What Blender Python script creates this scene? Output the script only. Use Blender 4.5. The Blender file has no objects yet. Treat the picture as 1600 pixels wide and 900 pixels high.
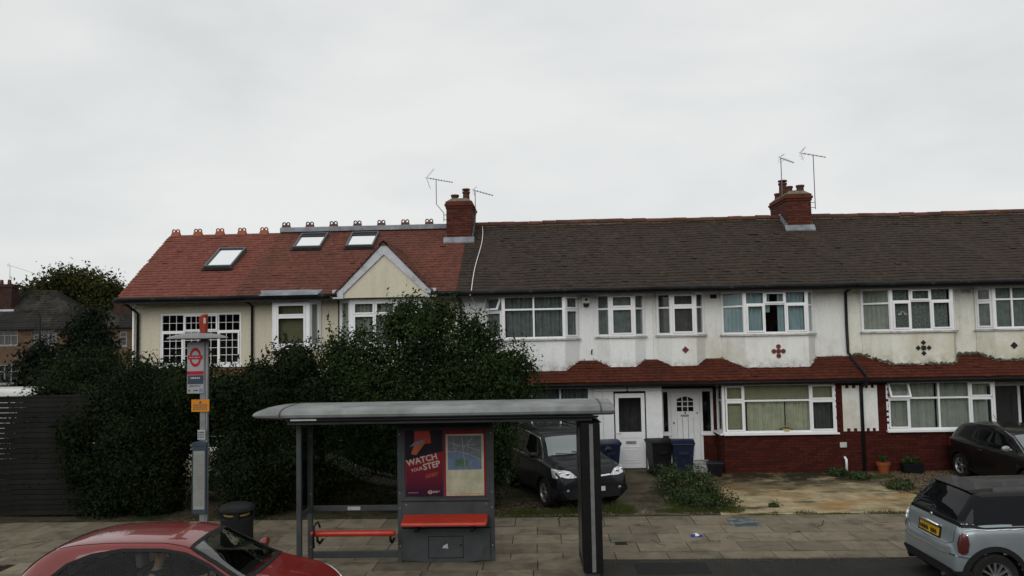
import bpy, bmesh, math, random
import numpy as np
from mathutils import Vector, Matrix
from mathutils.bvhtree import BVHTree
random.seed(7)
RNG = np.random.default_rng(11)
C = bpy.context.scene.collection
SC = bpy.context.scene
R_ = math.radians

# ------------------------------------------------------------------ camera
cd = bpy.data.cameras.new('camera'); cam = bpy.data.objects.new('camera', cd); C.objects.link(cam)
YAW, PITCH, ROLL = R_(2.0), R_(3.43), R_(1.08)
fw = Vector((-math.sin(YAW)*math.cos(PITCH), math.cos(YAW)*math.cos(PITCH), math.sin(PITCH)))
r0 = Vector((math.cos(YAW), math.sin(YAW), 0)); u0 = r0.cross(fw)
rt = math.cos(ROLL)*r0 - math.sin(ROLL)*u0; up = math.sin(ROLL)*r0 + math.cos(ROLL)*u0
M = Matrix((rt, up, -fw)).transposed().to_4x4(); M.translation = (0, 0, 3.9)
cam.matrix_world = M
cd.lens = 27; cd.sensor_width = 36; cd.clip_start = 0.1; cd.clip_end = 3000
SC.camera = cam
SC.render.resolution_x = 1024; SC.render.resolution_y = 576

# ------------------------------------------------------------------ sky and sun (overcast)
SUN_EL, SUN_AZ = R_(25), R_(195)
W = bpy.data.worlds.new('World'); SC.world = W; W.use_nodes = True
nt = W.node_tree; N = nt.nodes; L = nt.links; N.clear()
def wn(t, **k):
    n = N.new(t)
    for a, b in k.items(): setattr(n, a, b)
    return n
sky = wn('ShaderNodeTexSky', sky_type='NISHITA', sun_disc=False)
sky.sun_elevation = SUN_EL; sky.sun_rotation = SUN_AZ
tc = wn('ShaderNodeTexCoord'); mp = wn('ShaderNodeMapping'); mp.inputs['Scale'].default_value = (1, 1, 2.6)
n1 = wn('ShaderNodeTexNoise'); n1.inputs['Scale'].default_value = 2.1; n1.inputs['Detail'].default_value = 7; n1.inputs['Roughness'].default_value = .52; n1.inputs['Distortion'].default_value = .25
rp = wn('ShaderNodeValToRGB')
rp.color_ramp.elements[0].position = .34; rp.color_ramp.elements[0].color = (7.0, 7.18, 7.22, 1)
rp.color_ramp.elements[1].position = .60; rp.color_ramp.elements[1].color = (8.25, 8.35, 8.3, 1)
mx = wn('ShaderNodeMix', data_type='RGBA'); mx.inputs[0].default_value = .97
bg = wn('ShaderNodeBackground'); bg.inputs['Strength'].default_value = .10
wo = wn('ShaderNodeOutputWorld')
L.new(tc.outputs['Generated'], mp.inputs[0]); L.new(mp.outputs[0], n1.inputs['Vector']); L.new(n1.outputs['Fac'], rp.inputs[0])
L.new(sky.outputs[0], mx.inputs[6]); L.new(rp.outputs[0], mx.inputs[7]); L.new(mx.outputs[2], bg.inputs[0]); L.new(bg.outputs[0], wo.inputs[0])
sd = bpy.data.lights.new('sun', 'SUN'); sd.energy = 1.0; sd.angle = R_(45); sd.color = (1, .98, .95)
so = bpy.data.objects.new('sun', sd); C.objects.link(so)
dirv = Vector((math.sin(SUN_AZ)*math.cos(SUN_EL), math.cos(SUN_AZ)*math.cos(SUN_EL), math.sin(SUN_EL)))  # towards the sun, behind the camera
so.rotation_euler = dirv.to_track_quat('Z', 'Y').to_euler()
SC.view_settings.view_transform = 'Standard'; SC.view_settings.look = 'None'
SC.view_settings.exposure = 0; SC.view_settings.gamma = 1
SC.render.engine = 'CYCLES'
SC.cycles.use_denoising = True
SC.cycles.max_bounces = 6; SC.cycles.transparent_max_bounces = 24; SC.cycles.transmission_bounces = 4
SC.cycles.glossy_bounces = 3; SC.cycles.diffuse_bounces = 3; SC.cycles.caustics_reflective = False; SC.cycles.caustics_refractive = False

# ------------------------------------------------------------------ materials
def base(name):
    m = bpy.data.materials.new(name); m.use_nodes = True
    t = m.node_tree; b = t.nodes['Principled BSDF']
    return m, t, b
def nd(t, typ, **k):
    n = t.nodes.new(typ)
    for a, b in k.items():
        if a.startswith('i_'): n.inputs[a[2:].replace('_', ' ')].default_value = b
        else: setattr(n, a, b)
    return n
def mixc(t, fac, a, b, mode='MIX'):
    m = nd(t, 'ShaderNodeMix', data_type='RGBA', blend_type=mode)
    for i, v in ((0, fac), (6, a), (7, b)):
        if hasattr(v, 'is_linked') or hasattr(v, 'links'): t.links.new(v, m.inputs[i])
        elif i == 0: m.inputs[0].default_value = v
        else: m.inputs[i].default_value = (*v, 1) if len(v) == 3 else v
    return m.outputs[2]
def ramp(t, fac, p0, p1, c0=(0, 0, 0), c1=(1, 1, 1)):
    r = nd(t, 'ShaderNodeValToRGB'); e = r.color_ramp.elements
    e[0].position = p0; e[1].position = p1; e[0].color = (*c0, 1); e[1].color = (*c1, 1)
    t.links.new(fac, r.inputs[0]); return r.outputs[0]
def noise(t, scale, detail=5, rough=.55, vec=None, stretch=None, world=True):
    n = nd(t, 'ShaderNodeTexNoise'); n.inputs['Scale'].default_value = scale; n.inputs['Detail'].default_value = detail; n.inputs['Roughness'].default_value = rough
    if vec is None:
        vec = nd(t, 'ShaderNodeNewGeometry').outputs['Position'] if world else nd(t, 'ShaderNodeTexCoord').outputs['Object']
    if stretch:
        mpn = nd(t, 'ShaderNodeMapping'); mpn.inputs['Scale'].default_value = stretch; t.links.new(vec, mpn.inputs[0]); vec = mpn.outputs[0]
    t.links.new(vec, n.inputs['Vector']); return n.outputs['Fac']
def bump(t, b, fac, dist=.01, strength=.6):
    n = nd(t, 'ShaderNodeBump'); n.inputs['Strength'].default_value = strength; n.inputs['Distance'].default_value = dist
    t.links.new(fac, n.inputs['Height']); t.links.new(n.outputs[0], b.inputs['Normal'])
def sc3(c, k): return tuple(x*k for x in c)
def pbr(name, col, rough=.6, metal=0, var=.18, scale=6, bmp=.0, spec=.5, dirt=None, dscale=2.5, dth=(.5, .72), coat=0, island=0, objrand=0, world=False):
    m, t, b = base(name)
    c = mixc(t, ramp(t, noise(t, scale, world=world), .3, .7), sc3(col, 1-var), sc3(col, 1+var))
    if island:
        g = nd(t, 'ShaderNodeNewGeometry')
        c = mixc(t, 1.0, c, ramp(t, g.outputs['Random Per Island'], 0, 1, (1-island,)*3, (1+island,)*3), 'MULTIPLY')
    if objrand:
        g = nd(t, 'ShaderNodeObjectInfo')
        c = mixc(t, 1.0, c, ramp(t, g.outputs['Random'], 0, 1, (1-objrand, 1-objrand, 1-objrand), (1+objrand, 1+objrand*.9, 1+objrand*.8)), 'MULTIPLY')
    if dirt:
        c = mixc(t, ramp(t, noise(t, dscale, 8, .65, world=world), dth[0], dth[1]), c, dirt)
    t.links.new(c, b.inputs['Base Color'])
    b.inputs['Roughness'].default_value = rough; b.inputs['Metallic'].default_value = metal
    b.inputs['Specular IOR Level'].default_value = spec
    b.inputs['Coat Weight'].default_value = coat; b.inputs['Coat Roughness'].default_value = .05
    if bmp: bump(t, b, noise(t, scale*6, 6, .7, world=world), bmp)
    return m
def stucco(name, col, stain, amount=(.52, .75), edge=(.1, .09, .07)):
    """painted render: broad stains, vertical run marks and flaking where the bays meet the tiles"""
    m, t, b = base(name)
    big = ramp(t, noise(t, .9, 6, .6), amount[0], amount[1])
    runs = ramp(t, noise(t, 1.0, 7, .62, stretch=(5.5, 3, .55)), .5, .74)
    c = mixc(t, ramp(t, noise(t, 14, 6, .6), .3, .7), sc3(col, .93), sc3(col, 1.05))
    c = mixc(t, big, c, sc3(stain, 1.0))
    mm = nd(t, 'ShaderNodeMath', operation='MULTIPLY'); t.links.new(runs, mm.inputs[0]); mm.inputs[1].default_value = .22
    c = mixc(t, mm.outputs[0], c, sc3(stain, .55))
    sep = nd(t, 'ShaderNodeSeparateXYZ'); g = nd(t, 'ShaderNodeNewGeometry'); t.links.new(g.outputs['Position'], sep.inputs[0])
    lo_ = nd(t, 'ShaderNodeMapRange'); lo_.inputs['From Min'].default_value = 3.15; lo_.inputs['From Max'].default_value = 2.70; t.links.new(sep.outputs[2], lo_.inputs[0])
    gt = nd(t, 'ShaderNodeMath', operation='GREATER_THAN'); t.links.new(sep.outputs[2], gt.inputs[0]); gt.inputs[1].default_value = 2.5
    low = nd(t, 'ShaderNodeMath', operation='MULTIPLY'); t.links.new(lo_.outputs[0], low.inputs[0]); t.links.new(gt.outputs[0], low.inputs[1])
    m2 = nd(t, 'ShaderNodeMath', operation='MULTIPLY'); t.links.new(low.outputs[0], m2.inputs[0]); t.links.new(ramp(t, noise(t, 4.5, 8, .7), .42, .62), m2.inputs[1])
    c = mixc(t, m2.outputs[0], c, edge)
    t.links.new(c, b.inputs['Base Color']); b.inputs['Roughness'].default_value = .85
    bump(t, b, noise(t, 22, 8, .65), .012, .5)
    return m
def tiles_mat(name, a, bcol, moss, mth=(.45, .62), rough=.8):
    """each tile its own tone, lichen and soot in patches"""
    m, t, b = base(name)
    g = nd(t, 'ShaderNodeNewGeometry')
    r = nd(t, 'ShaderNodeValToRGB'); t.links.new(g.outputs['Random Per Island'], r.inputs[0])
    e = r.color_ramp.elements; e[0].color = (*a, 1); e[1].color = (*bcol, 1); e[0].position = .1; e[1].position = .95
    c = mixc(t, ramp(t, noise(t, .8, 8, .68), mth[0], mth[1]), r.outputs[0], moss)
    c = mixc(t, .6, c, mixc(t, ramp(t, noise(t, 9, 6, .7), .3, .75), sc3(moss, .6), sc3(bcol, 1.25)))
    t.links.new(c, b.inputs['Base Color']); b.inputs['Roughness'].default_value = rough; b.inputs['Specular IOR Level'].default_value = .25
    bump(t, b, noise(t, 40, 5, .7), .006, .6)
    return m
def one_way(t, fr):   # no second reflection where a ray leaves the pane
    g = nd(t, 'ShaderNodeNewGeometry'); a = nd(t, 'ShaderNodeMath', operation='SUBTRACT'); a.inputs[0].default_value = 1; t.links.new(g.outputs['Backfacing'], a.inputs[1])
    m = nd(t, 'ShaderNodeMath', operation='MULTIPLY'); t.links.new(fr, m.inputs[0]); t.links.new(a.outputs[0], m.inputs[1]); return m.outputs[0]
def glass(name, tint=(.75, .8, .78), refl=1.0, wavy=.12, ior=1.5):
    m = bpy.data.materials.new(name); m.use_nodes = True; t = m.node_tree; t.nodes.clear()
    o = nd(t, 'ShaderNodeOutputMaterial'); tr = nd(t, 'ShaderNodeBsdfTransparent'); tr.inputs[0].default_value = (*tint, 1)
    gl = nd(t, 'ShaderNodeBsdfGlossy'); gl.inputs['Roughness'].default_value = .03; gl.inputs[0].default_value = (refl, refl, refl, 1)
    fr = nd(t, 'ShaderNodeFresnel'); fr.inputs['IOR'].default_value = ior
    bm = nd(t, 'ShaderNodeBump'); bm.inputs['Strength'].default_value = wavy; bm.inputs['Distance'].default_value = .02
    t.links.new(noise(t, 1.5, 2), bm.inputs['Height']); t.links.new(bm.outputs[0], gl.inputs['Normal'])
    ms = nd(t, 'ShaderNodeMixShader'); t.links.new(one_way(t, fr.outputs[0]), ms.inputs[0]); t.links.new(tr.outputs[0], ms.inputs[1]); t.links.new(gl.outputs[0], ms.inputs[2])
    t.links.new(ms.outputs[0], o.inputs[0]); return m
def leafmat(name, a, b_, trans=.25, rough=.45):
    m, t, b = base(name)
    g = nd(t, 'ShaderNodeNewGeometry')
    c = mixc(t, g.outputs['Random Per Island'], a, b_)
    c = mixc(t, ramp(t, noise(t, 1.1, 4), .4, .65), c, sc3(b_, 1.15))
    t.links.new(c, b.inputs['Base Color']); b.inputs['Roughness'].default_value = rough; b.inputs['Specular IOR Level'].default_value = .06
    out = t.nodes['Material Output']; tl = nd(t, 'ShaderNodeBsdfTranslucent'); t.links.new(c, tl.inputs[0])
    ms = nd(t, 'ShaderNodeMixShader'); ms.inputs[0].default_value = trans
    t.links.new(b.outputs[0], ms.inputs[1]); t.links.new(tl.outputs[0], ms.inputs[2]); t.links.new(ms.outputs[0], out.inputs[0])
    return m
def brickmat(name, a, b_, soot=(.05, .03, .025)):
    m, t, b = base(name)
    g = nd(t, 'ShaderNodeNewGeometry')
    c = mixc(t, g.outputs['Random Per Island'], a, b_)
    c = mixc(t, ramp(t, noise(t, 2.2, 8, .7), .52, .75), c, soot)
    t.links.new(c, b.inputs['Base Color']); b.inputs['Roughness'].default_value = .8
    bump(t, b, noise(t, 60, 5, .7), .006, .6)
    return m
MT = {}
MT['white'] = stucco('white_render', (.82, .84, .83), (.62, .62, .57), (.6, .85))
MT['whiteold'] = stucco('weathered_render', (.79, .80, .77), (.58, .56, .47), (.5, .75))
MT['yellowed'] = stucco('yellowed_render', (.76, .76, .68), (.52, .49, .36), (.42, .68), (.07, .07, .05))
MT['cream'] = stucco('cream_render', (.62, .575, .45), (.46, .41, .30), (.62, .85))
MT['pvc'] = pbr('white_upvc', (.84, .85, .86), .3, var=.04, scale=3, dirt=(.45, .44, .40), dscale=5, dth=(.62, .85))
MT['pvcdoor'] = pbr('white_door_paint', (.78, .79, .80), .35, var=.04, dirt=(.5, .5, .47), dth=(.6, .85))
MT['sill'] = pbr('sill_paint', (.5, .5, .48), .6, var=.15, dirt=(.14, .13, .11), dscale=4)
MT['black'] = pbr('black_paint', (.022, .022, .024), .45, var=.2)
MT['gutter'] = pbr('black_gutter_plastic', (.012, .012, .013), .5, var=.3, dirt=(.05, .048, .042), dscale=3, dth=(.62, .72))
MT['lead'] = pbr('lead_flashing', (.22, .24, .26), .5, var=.35, scale=3, bmp=.01)
MT['fasciawhite'] = pbr('dull_white_fascia', (.5, .52, .55), .5, var=.1, dirt=(.25, .25, .25))
MT['roofred'] = tiles_mat('red_clay_tiles', (.150, .046, .034), (.21, .070, .050), (.115, .042, .034), (.50, .80))
MT['roofmix'] = tiles_mat('mottled_clay_tiles', (.095, .036, .027), (.175, .062, .044), (.070, .036, .030), (.45, .75))
MT['roofbrown'] = tiles_mat('brown_concrete_tiles', (.018, .018, .017), (.062, .042, .030), (.030, .030, .028), (.40, .60))
MT['skirt'] = tiles_mat('orange_red_skirt_tiles', (.060, .016, .010), (.120, .032, .018), (.034, .014, .010), (.5, .7))
MT['edgebrown'] = pbr('worn_lit_tile_edge', (.105, .066, .044), .9, var=.45, scale=1.5, island=.6, world=True)  # paler brown paints light catching the tile edges, along with worn clay
MT['edgered'] = pbr('pale_lit_tile_edge', (.26, .11, .075), .9, var=.2, scale=2, island=.3, world=True)  # edge catch-light painted into the paler red, along with wear
MT['ridge'] = pbr('terracotta_ridge', (.105, .042, .029), .75, var=.3, scale=3, bmp=.01, objrand=.35, dirt=(.07, .05, .045), world=True)
MT['ridgered'] = pbr('orange_terracotta', (.25, .085, .045), .7, var=.15, scale=3)
MT['ridgedark'] = pbr('sooty_terracotta', (.095, .045, .035), .75, var=.25, scale=3)
MT['brick'] = brickmat('red_painted_brick', (.045, .011, .008), (.075, .018, .012), (.05, .014, .011))
MT['mortar'] = pbr('red_mortar', (.055, .010, .007), .9, var=.2)
MT['chbrick'] = brickmat('chimney_brick', (.060, .020, .014), (.115, .036, .023), (.024, .016, .014))
MT['chmortar'] = pbr('chimney_mortar', (.05, .032, .026), .95, var=.3)
MT['oldbrick'] = brickmat('brown_stock_brick', (.17, .09, .05), (.26, .14, .08), (.08, .05, .035))
MT['farbrick'] = pbr('far_brown_brick', (.115, .075, .048), .9, var=.25, scale=3, world=True)
MT['farroof'] = pbr('far_dark_roof', (.024, .023, .021), .9, var=.3, scale=2, dirt=(.07, .065, .05), dscale=.5, world=True)
MT['potred'] = pbr('chimney_pot_clay', (.085, .034, .024), .8, var=.25, scale=8, dirt=(.06, .045, .04), dscale=6, world=True)
MT['flaunch'] = pbr('cement_flaunching', (.17, .15, .11), .95, var=.35, scale=10, bmp=.03)
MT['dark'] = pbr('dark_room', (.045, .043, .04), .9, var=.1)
MT['glass'] = glass('window_glass', (.88, .90, .89))
MT['cteal'] = pbr('grey_green_curtain', (.18, .205, .20), .9, var=.25)
MT['cdark'] = pbr('dark_grey_curtain', (.10, .10, .10), .9, var=.2)
MT['cblue'] = pbr('pale_blue_curtain', (.36, .46, .50), .9, var=.1)
MT['clace'] = pbr('patterned_lace_curtain', (.20, .23, .22), .9, var=.55, scale=24)
MT['colive'] = pbr('olive_roller_blind', (.155, .15, .09), .9, var=.06)
MT['cbeige'] = pbr('beige_curtain', (.50, .50, .38), .9, var=.15)
MT['cgreen'] = pbr('pale_green_curtain', (.37, .39, .345), .9, var=.12)
MT['blind'] = pbr('cream_blind', (.42, .40, .27), .85, var=.1)
MT['tilered'] = pbr('dark_red_ceramic', (.13, .028, .022), .35, var=.2)
MT['tileblack'] = pbr('black_ceramic', (.015, .016, .02), .3, var=.2)
MT['steel'] = pbr('galvanised_steel', (.30, .31, .32), .45, .6, var=.15)
MT['alu'] = pbr('aerial_aluminium', (.16, .16, .17), .5, .3, var=.1)
MT['bark'] = pbr('bark', (.075, .058, .04), .95, var=.35, scale=20, bmp=.02)
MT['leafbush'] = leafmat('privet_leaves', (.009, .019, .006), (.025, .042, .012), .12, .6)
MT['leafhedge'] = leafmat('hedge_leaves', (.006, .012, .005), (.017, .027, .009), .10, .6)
MT['leafconifer'] = leafmat('cypress_sprays', (.005, .010, .006), (.010, .017, .009), .05, .7)
MT['leaftree'] = leafmat('maple_leaves', (.020, .025, .008), (.050, .052, .015), .2, .6)
MT['leaflow'] = leafmat('low_shrub_leaves', (.022, .036, .014), (.052, .075, .030), .15, .6)
MT['grass'] = leafmat('grass_blades', (.05, .075, .02), (.10, .12, .035), .3)
MT['litterleaf'] = leafmat('dead_leaves', (.06, .045, .028), (.26, .21, .14), .1)
# ------------------------------------------------------------------ mesh helpers
ROOTS = {}
def tag(o, label=None, cat=None, group=None, kind=None):
    if label: o['label'] = label
    if cat: o['category'] = cat
    if group: o['group'] = group
    if kind: o['kind'] = kind
    return o
def empty(name, loc, label, cat, group=None, rz=0):
    o = bpy.data.objects.new(name, None); C.objects.link(o); o.location = loc; o.rotation_euler = (0, 0, rz)
    o.empty_display_size = .2
    ROOTS[o.name] = Vector(loc)
    return tag(o, label, cat, group)
def woff(o):
    v = Vector((0, 0, 0))
    while o is not None: v += Vector(o.location); o = o.parent
    return v
class MB:
    """collects faces; build() links them as one mesh object"""
    def __init__(s): s.v = []; s.f = []; s.m = []
    def add(s, vs, fs, mi=0):
        k = len(s.v); s.v += [tuple(v) for v in vs]; s.f += [tuple(i+k for i in f) for f in fs]; s.m += [mi]*len(fs); return s
    def box(s, x0, x1, y0, y1, z0, z1, mi=0):
        return s.add([(x0,y0,z0),(x1,y0,z0),(x1,y1,z0),(x0,y1,z0),(x0,y0,z1),(x1,y0,z1),(x1,y1,z1),(x0,y1,z1)],
                     [(0,3,2,1),(4,5,6,7),(0,1,5,4),(1,2,6,5),(2,3,7,6),(3,0,4,7)], mi)
    def hexa(s, p, mi=0):      # 8 points, bottom ring then top ring
        return s.add(p, [(0,3,2,1),(4,5,6,7),(0,1,5,4),(1,2,6,5),(2,3,7,6),(3,0,4,7)], mi)
    def pbox(s, A, B, u0, u1, z0, z1, d0, d1, mi=0):   # box standing on the plan line A-B; d = depth away from the street
        ax, ay = B[0]-A[0], B[1]-A[1]; Ln = math.hypot(ax, ay); ax /= Ln; ay /= Ln; nx, ny = -ay, ax
        P = lambda u, d, z: (A[0]+ax*u+nx*d, A[1]+ay*u+ny*d, z)
        return s.hexa([P(u0,d0,z0),P(u1,d0,z0),P(u1,d1,z0),P(u0,d1,z0),P(u0,d0,z1),P(u1,d0,z1),P(u1,d1,z1),P(u0,d1,z1)], mi)
    def prism(s, pts, d, mi=0):   # pts: 3D outline, extruded along d
        n = len(pts); d = Vector(d)
        vs = [Vector(p) for p in pts] + [Vector(p)+d for p in pts]
        return s.add(vs, [tuple(range(n))[::-1], tuple(range(n, 2*n))] + [(i, (i+1) % n, n+(i+1) % n, n+i) for i in range(n)], mi)
    def tube(s, pts, r, n=8, mi=0, cap=True):
        pts = [Vector(p) for p in pts]; rr = r if isinstance(r, (list, tuple)) else [r]*len(pts)
        vs = []; fs = []
        prev = None
        for i, p in enumerate(pts):
            d = (pts[min(i+1, len(pts)-1)] - pts[max(i-1, 0)]).normalized()
            ref = prev if prev is not None else (Vector((0, 0, 1)) if abs(d.z) < .9 else Vector((1, 0, 0)))
            a = d.cross(ref)
            a = a.normalized() if a.length > 1e-5 else d.orthogonal().normalized()
            b = a.cross(d).normalized(); prev = b
            for k in range(n):
                t = 2*math.pi*k/n; vs.append(p + a*math.cos(t)*rr[i] + b*math.sin(t)*rr[i])
        for i in range(len(pts)-1):
            for k in range(n):
                fs.append((i*n+k, i*n+(k+1) % n, (i+1)*n+(k+1) % n, (i+1)*n+k))
        if cap: fs += [tuple(range(n)), tuple(range((len(pts)-1)*n, len(pts)*n))[::-1]]
        return s.add(vs, fs, mi)
    def lathe(s, prof, c=(0, 0, 0), n=16, mi=0, axis='z', cap=True):
        vs = []; fs = []
        for (r, h) in prof:
            for k in range(n):
                t = 2*math.pi*k/n; a, b = r*math.cos(t), r*math.sin(t)
                vs.append((c[0]+a, c[1]+b, c[2]+h) if axis == 'z' else (c[0]+a, c[1]+h, c[2]+b) if axis == 'y' else (c[0]+h, c[1]+a, c[2]+b))
        for i in range(len(prof)-1):
            for k in range(n): fs.append((i*n+k, i*n+(k+1) % n, (i+1)*n+(k+1) % n, (i+1)*n+k))
        if cap and prof[0][0] > 1e-4: fs.append(tuple(range(n))[::-1])
        if cap and prof[-1][0] > 1e-4: fs.append(tuple(range((len(prof)-1)*n, len(prof)*n)))
        return s.add(vs, fs, mi)
    def build(s, name, mats, parent=None, local=False, smooth=False, bevel=0, auto=None):
        me = bpy.data.meshes.new(name)
        off = Vector((0, 0, 0)) if (parent is None or local) else woff(parent)
        v = np.array(s.v, dtype=np.float64).reshape(-1, 3) - np.array(off)
        me.from_pydata(v.tolist(), [], s.f)
        if not isinstance(mats, (list, tuple)): mats = [mats]
        for m in mats: me.materials.append(MT[m] if isinstance(m, str) else m)
        if len(mats) > 1: me.polygons.foreach_set('material_index', s.m)
        bm = bmesh.new(); bm.from_mesh(me)
        if smooth: bmesh.ops.remove_doubles(bm, verts=bm.verts, dist=1e-5)
        bmesh.ops.recalc_face_normals(bm, faces=bm.faces); bm.to_mesh(me); bm.free()
        if smooth: me.polygons.foreach_set('use_smooth', [True]*len(me.polygons))
        o = bpy.data.objects.new(name, me); C.objects.link(o)
        if parent is not None: o.parent = parent
        if smooth and auto is not None: me.set_sharp_from_angle(angle=R_(auto))
        if bevel:
            b = o.modifiers.new('bevel', 'BEVEL'); b.width = bevel; b.segments = 2; b.limit_method = 'ANGLE'; b.angle_limit = R_(40)
        me.update(); return o
def raw_mesh(name, v, quads, mat, parent=None, local=False, tris=False):
    """fast path for very many small faces: v (n,3), faces (m,k)"""
    me = bpy.data.meshes.new(name); v = np.asarray(v, dtype=np.float32); q = np.asarray(quads, dtype=np.int32); k = q.shape[1]
    if parent is not None and not local: v = v - np.array(woff(parent), dtype=np.float32)
    me.vertices.add(len(v)); me.vertices.foreach_set('co', v.ravel())
    me.loops.add(q.size); me.loops.foreach_set('vertex_index', q.ravel())
    me.polygons.add(len(q)); me.polygons.foreach_set('loop_start', np.arange(0, q.size, k, dtype=np.int32)); me.polygons.foreach_set('loop_total', np.full(len(q), k, dtype=np.int32))
    me.update(calc_edges=True); me.validate()
    me.materials.append(MT[mat] if isinstance(mat, str) else mat)
    o = bpy.data.objects.new(name, me); C.objects.link(o)
    if parent is not None: o.parent = parent
    return o
def kid(src, parent, loc=(0, 0, 0), rot=(0, 0, 0), name=None, scale=(1, 1, 1)):
    """another object sharing src's mesh"""
    o = src.copy(); C.objects.link(o); o.parent = parent; o.location = loc; o.rotation_euler = rot; o.scale = scale
    return o
def copy_tree(o, parent=None):
    c = o.copy(); C.objects.link(c); c.parent = parent
    for ch in list(o.children): copy_tree(ch, c)
    return c
def text(parent, s, size, loc, mat, name='lettering', rot=(math.pi/2, 0, 0), depth=.001, align='CENTER', bold=0, shear=0, sx=1):
    cu = bpy.data.curves.new(name, 'FONT'); cu.body = s; cu.size = size; cu.align_x = align; cu.align_y = 'CENTER'; cu.extrude = depth; cu.offset = bold; cu.shear = shear; cu.resolution_u = 3
    tmp = bpy.data.objects.new('tmp', cu); C.objects.link(tmp)
    dg = bpy.context.evaluated_depsgraph_get(); me = bpy.data.meshes.new_from_object(tmp.evaluated_get(dg)); bpy.data.objects.remove(tmp)
    me.materials.clear(); me.materials.append(MT[mat]); me.name = name
    o = bpy.data.objects.new(name, me); C.objects.link(o); o.parent = parent
    off = woff(parent) if parent else Vector((0, 0, 0)); o.location = Vector(loc)-off; o.rotation_euler = rot; o.scale = (sx, 1, 1)
    return o
def ground_sheet(name, pts, z, mat, th=.02, parent=None, kind='structure'):
    b = MB().prism([(x, y, z-th) for x, y in pts], (0, 0, th))
    return tag(b.build(name, mat, parent), kind=kind)
def wall_grid(mb, A, B, z0, z1, holes=(), t=.12, mi=0):
    Ln = math.hypot(B[0]-A[0], B[1]-A[1])
    us = sorted({0, Ln, *[max(0, min(Ln, h[i])) for h in holes for i in (0, 1)]}); zs = sorted({z0, z1, *[max(z0, min(z1, h[i])) for h in holes for i in (2, 3)]})
    for a, b in zip(us[:-1], us[1:]):
        # merge vertically where there is no hole
        run = None
        for c, d in zip(zs[:-1], zs[1:]):
            um, zm = (a+b)/2, (c+d)/2
            solid = not any(h[0] < um < h[1] and h[2] < zm < h[3] for h in holes)
            if solid: run = [c, d] if run is None else [run[0], d]
            if (not solid or d == zs[-1]) and run is not None:
                mb.pbox(A, B, a, b, run[0], run[1], 0, t, mi); run = None
            if not solid: run = None

def brick_face(name, A, B, z0, z1, parent, mat='brick', holes=(), proud=.012, bl=.225, bh=.075, gap=.010):
    """a running bond of real bricks standing 12 mm proud of the mortar, joined into one part"""
    mb = MB(); Ln = math.hypot(B[0]-A[0], B[1]-A[1]); r = 0; z = z0+.003
    while z+bh-gap <= z1+.001:
        u = -(bl/2) if r % 2 else 0
        while u < Ln-.02:
            a, b = max(0.002, u), min(Ln-.002, u+bl-gap)
            if b-a > .03 and not any(h[0]-.02 < (a+b)/2 < h[1]+.02 and h[2]-.02 < z+bh/2 < h[3]+.02 for h in holes):
                p = proud+random.uniform(-.003, .003)
                mb.pbox(A, B, a, b, z, z+bh-gap, -p, .004)
            u += bl
        z += bh; r += 1
    return tag(mb.build(name, mat, parent), kind='stuff')

# ------------------------------------------------------------------ windows
def bars_of_cell(mb, A, B, u0, u1, z0, z1, w, d0, d1):
    mb.pbox(A, B, u0, u1, z0, z0+w, d0, d1); mb.pbox(A, B, u0, u1, z1-w, z1, d0, d1)
    mb.pbox(A, B, u0, u0+w, z0+w, z1-w, d0, d1); mb.pbox(A, B, u1-w, u1, z0+w, z1-w, d0, d1)
def curtain(parent, A, B, u0, u1, z0, z1, mat, d=.16, wave=.034, pitch=.12, gap=None, name='curtain', skew=0):
    n = max(6, int((u1-u0)/.018)); ax, ay = (B[0]-A[0]), (B[1]-A[1]); Ln = math.hypot(ax, ay); ax /= Ln; ay /= Ln; nx, ny = -ay, ax
    v = []; f = []
    ph = random.uniform(0, 6)
    for i in range(n+1):
        u = u0+(u1-u0)*i/n
        for j, z in enumerate((z0, (z0+z1)/2, z1)):
            uu = u + skew*(1-j/2)*(1 if skew > 0 else 1)
            w = wave*(math.sin(2*math.pi*u/pitch+ph)+.5*math.sin(2*math.pi*u/pitch*.43+1+j*.3))
            v.append((A[0]+ax*uu+nx*(d+w), A[1]+ay*uu+ny*(d+w), z))
        if i:
            k = i*3
            f += [(k-3, k, k+1, k-2), (k-2, k+1, k+2, k-1)]
    mb = MB().add(v, f); o = mb.build(name, mat, parent, smooth=True)
    return o
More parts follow.
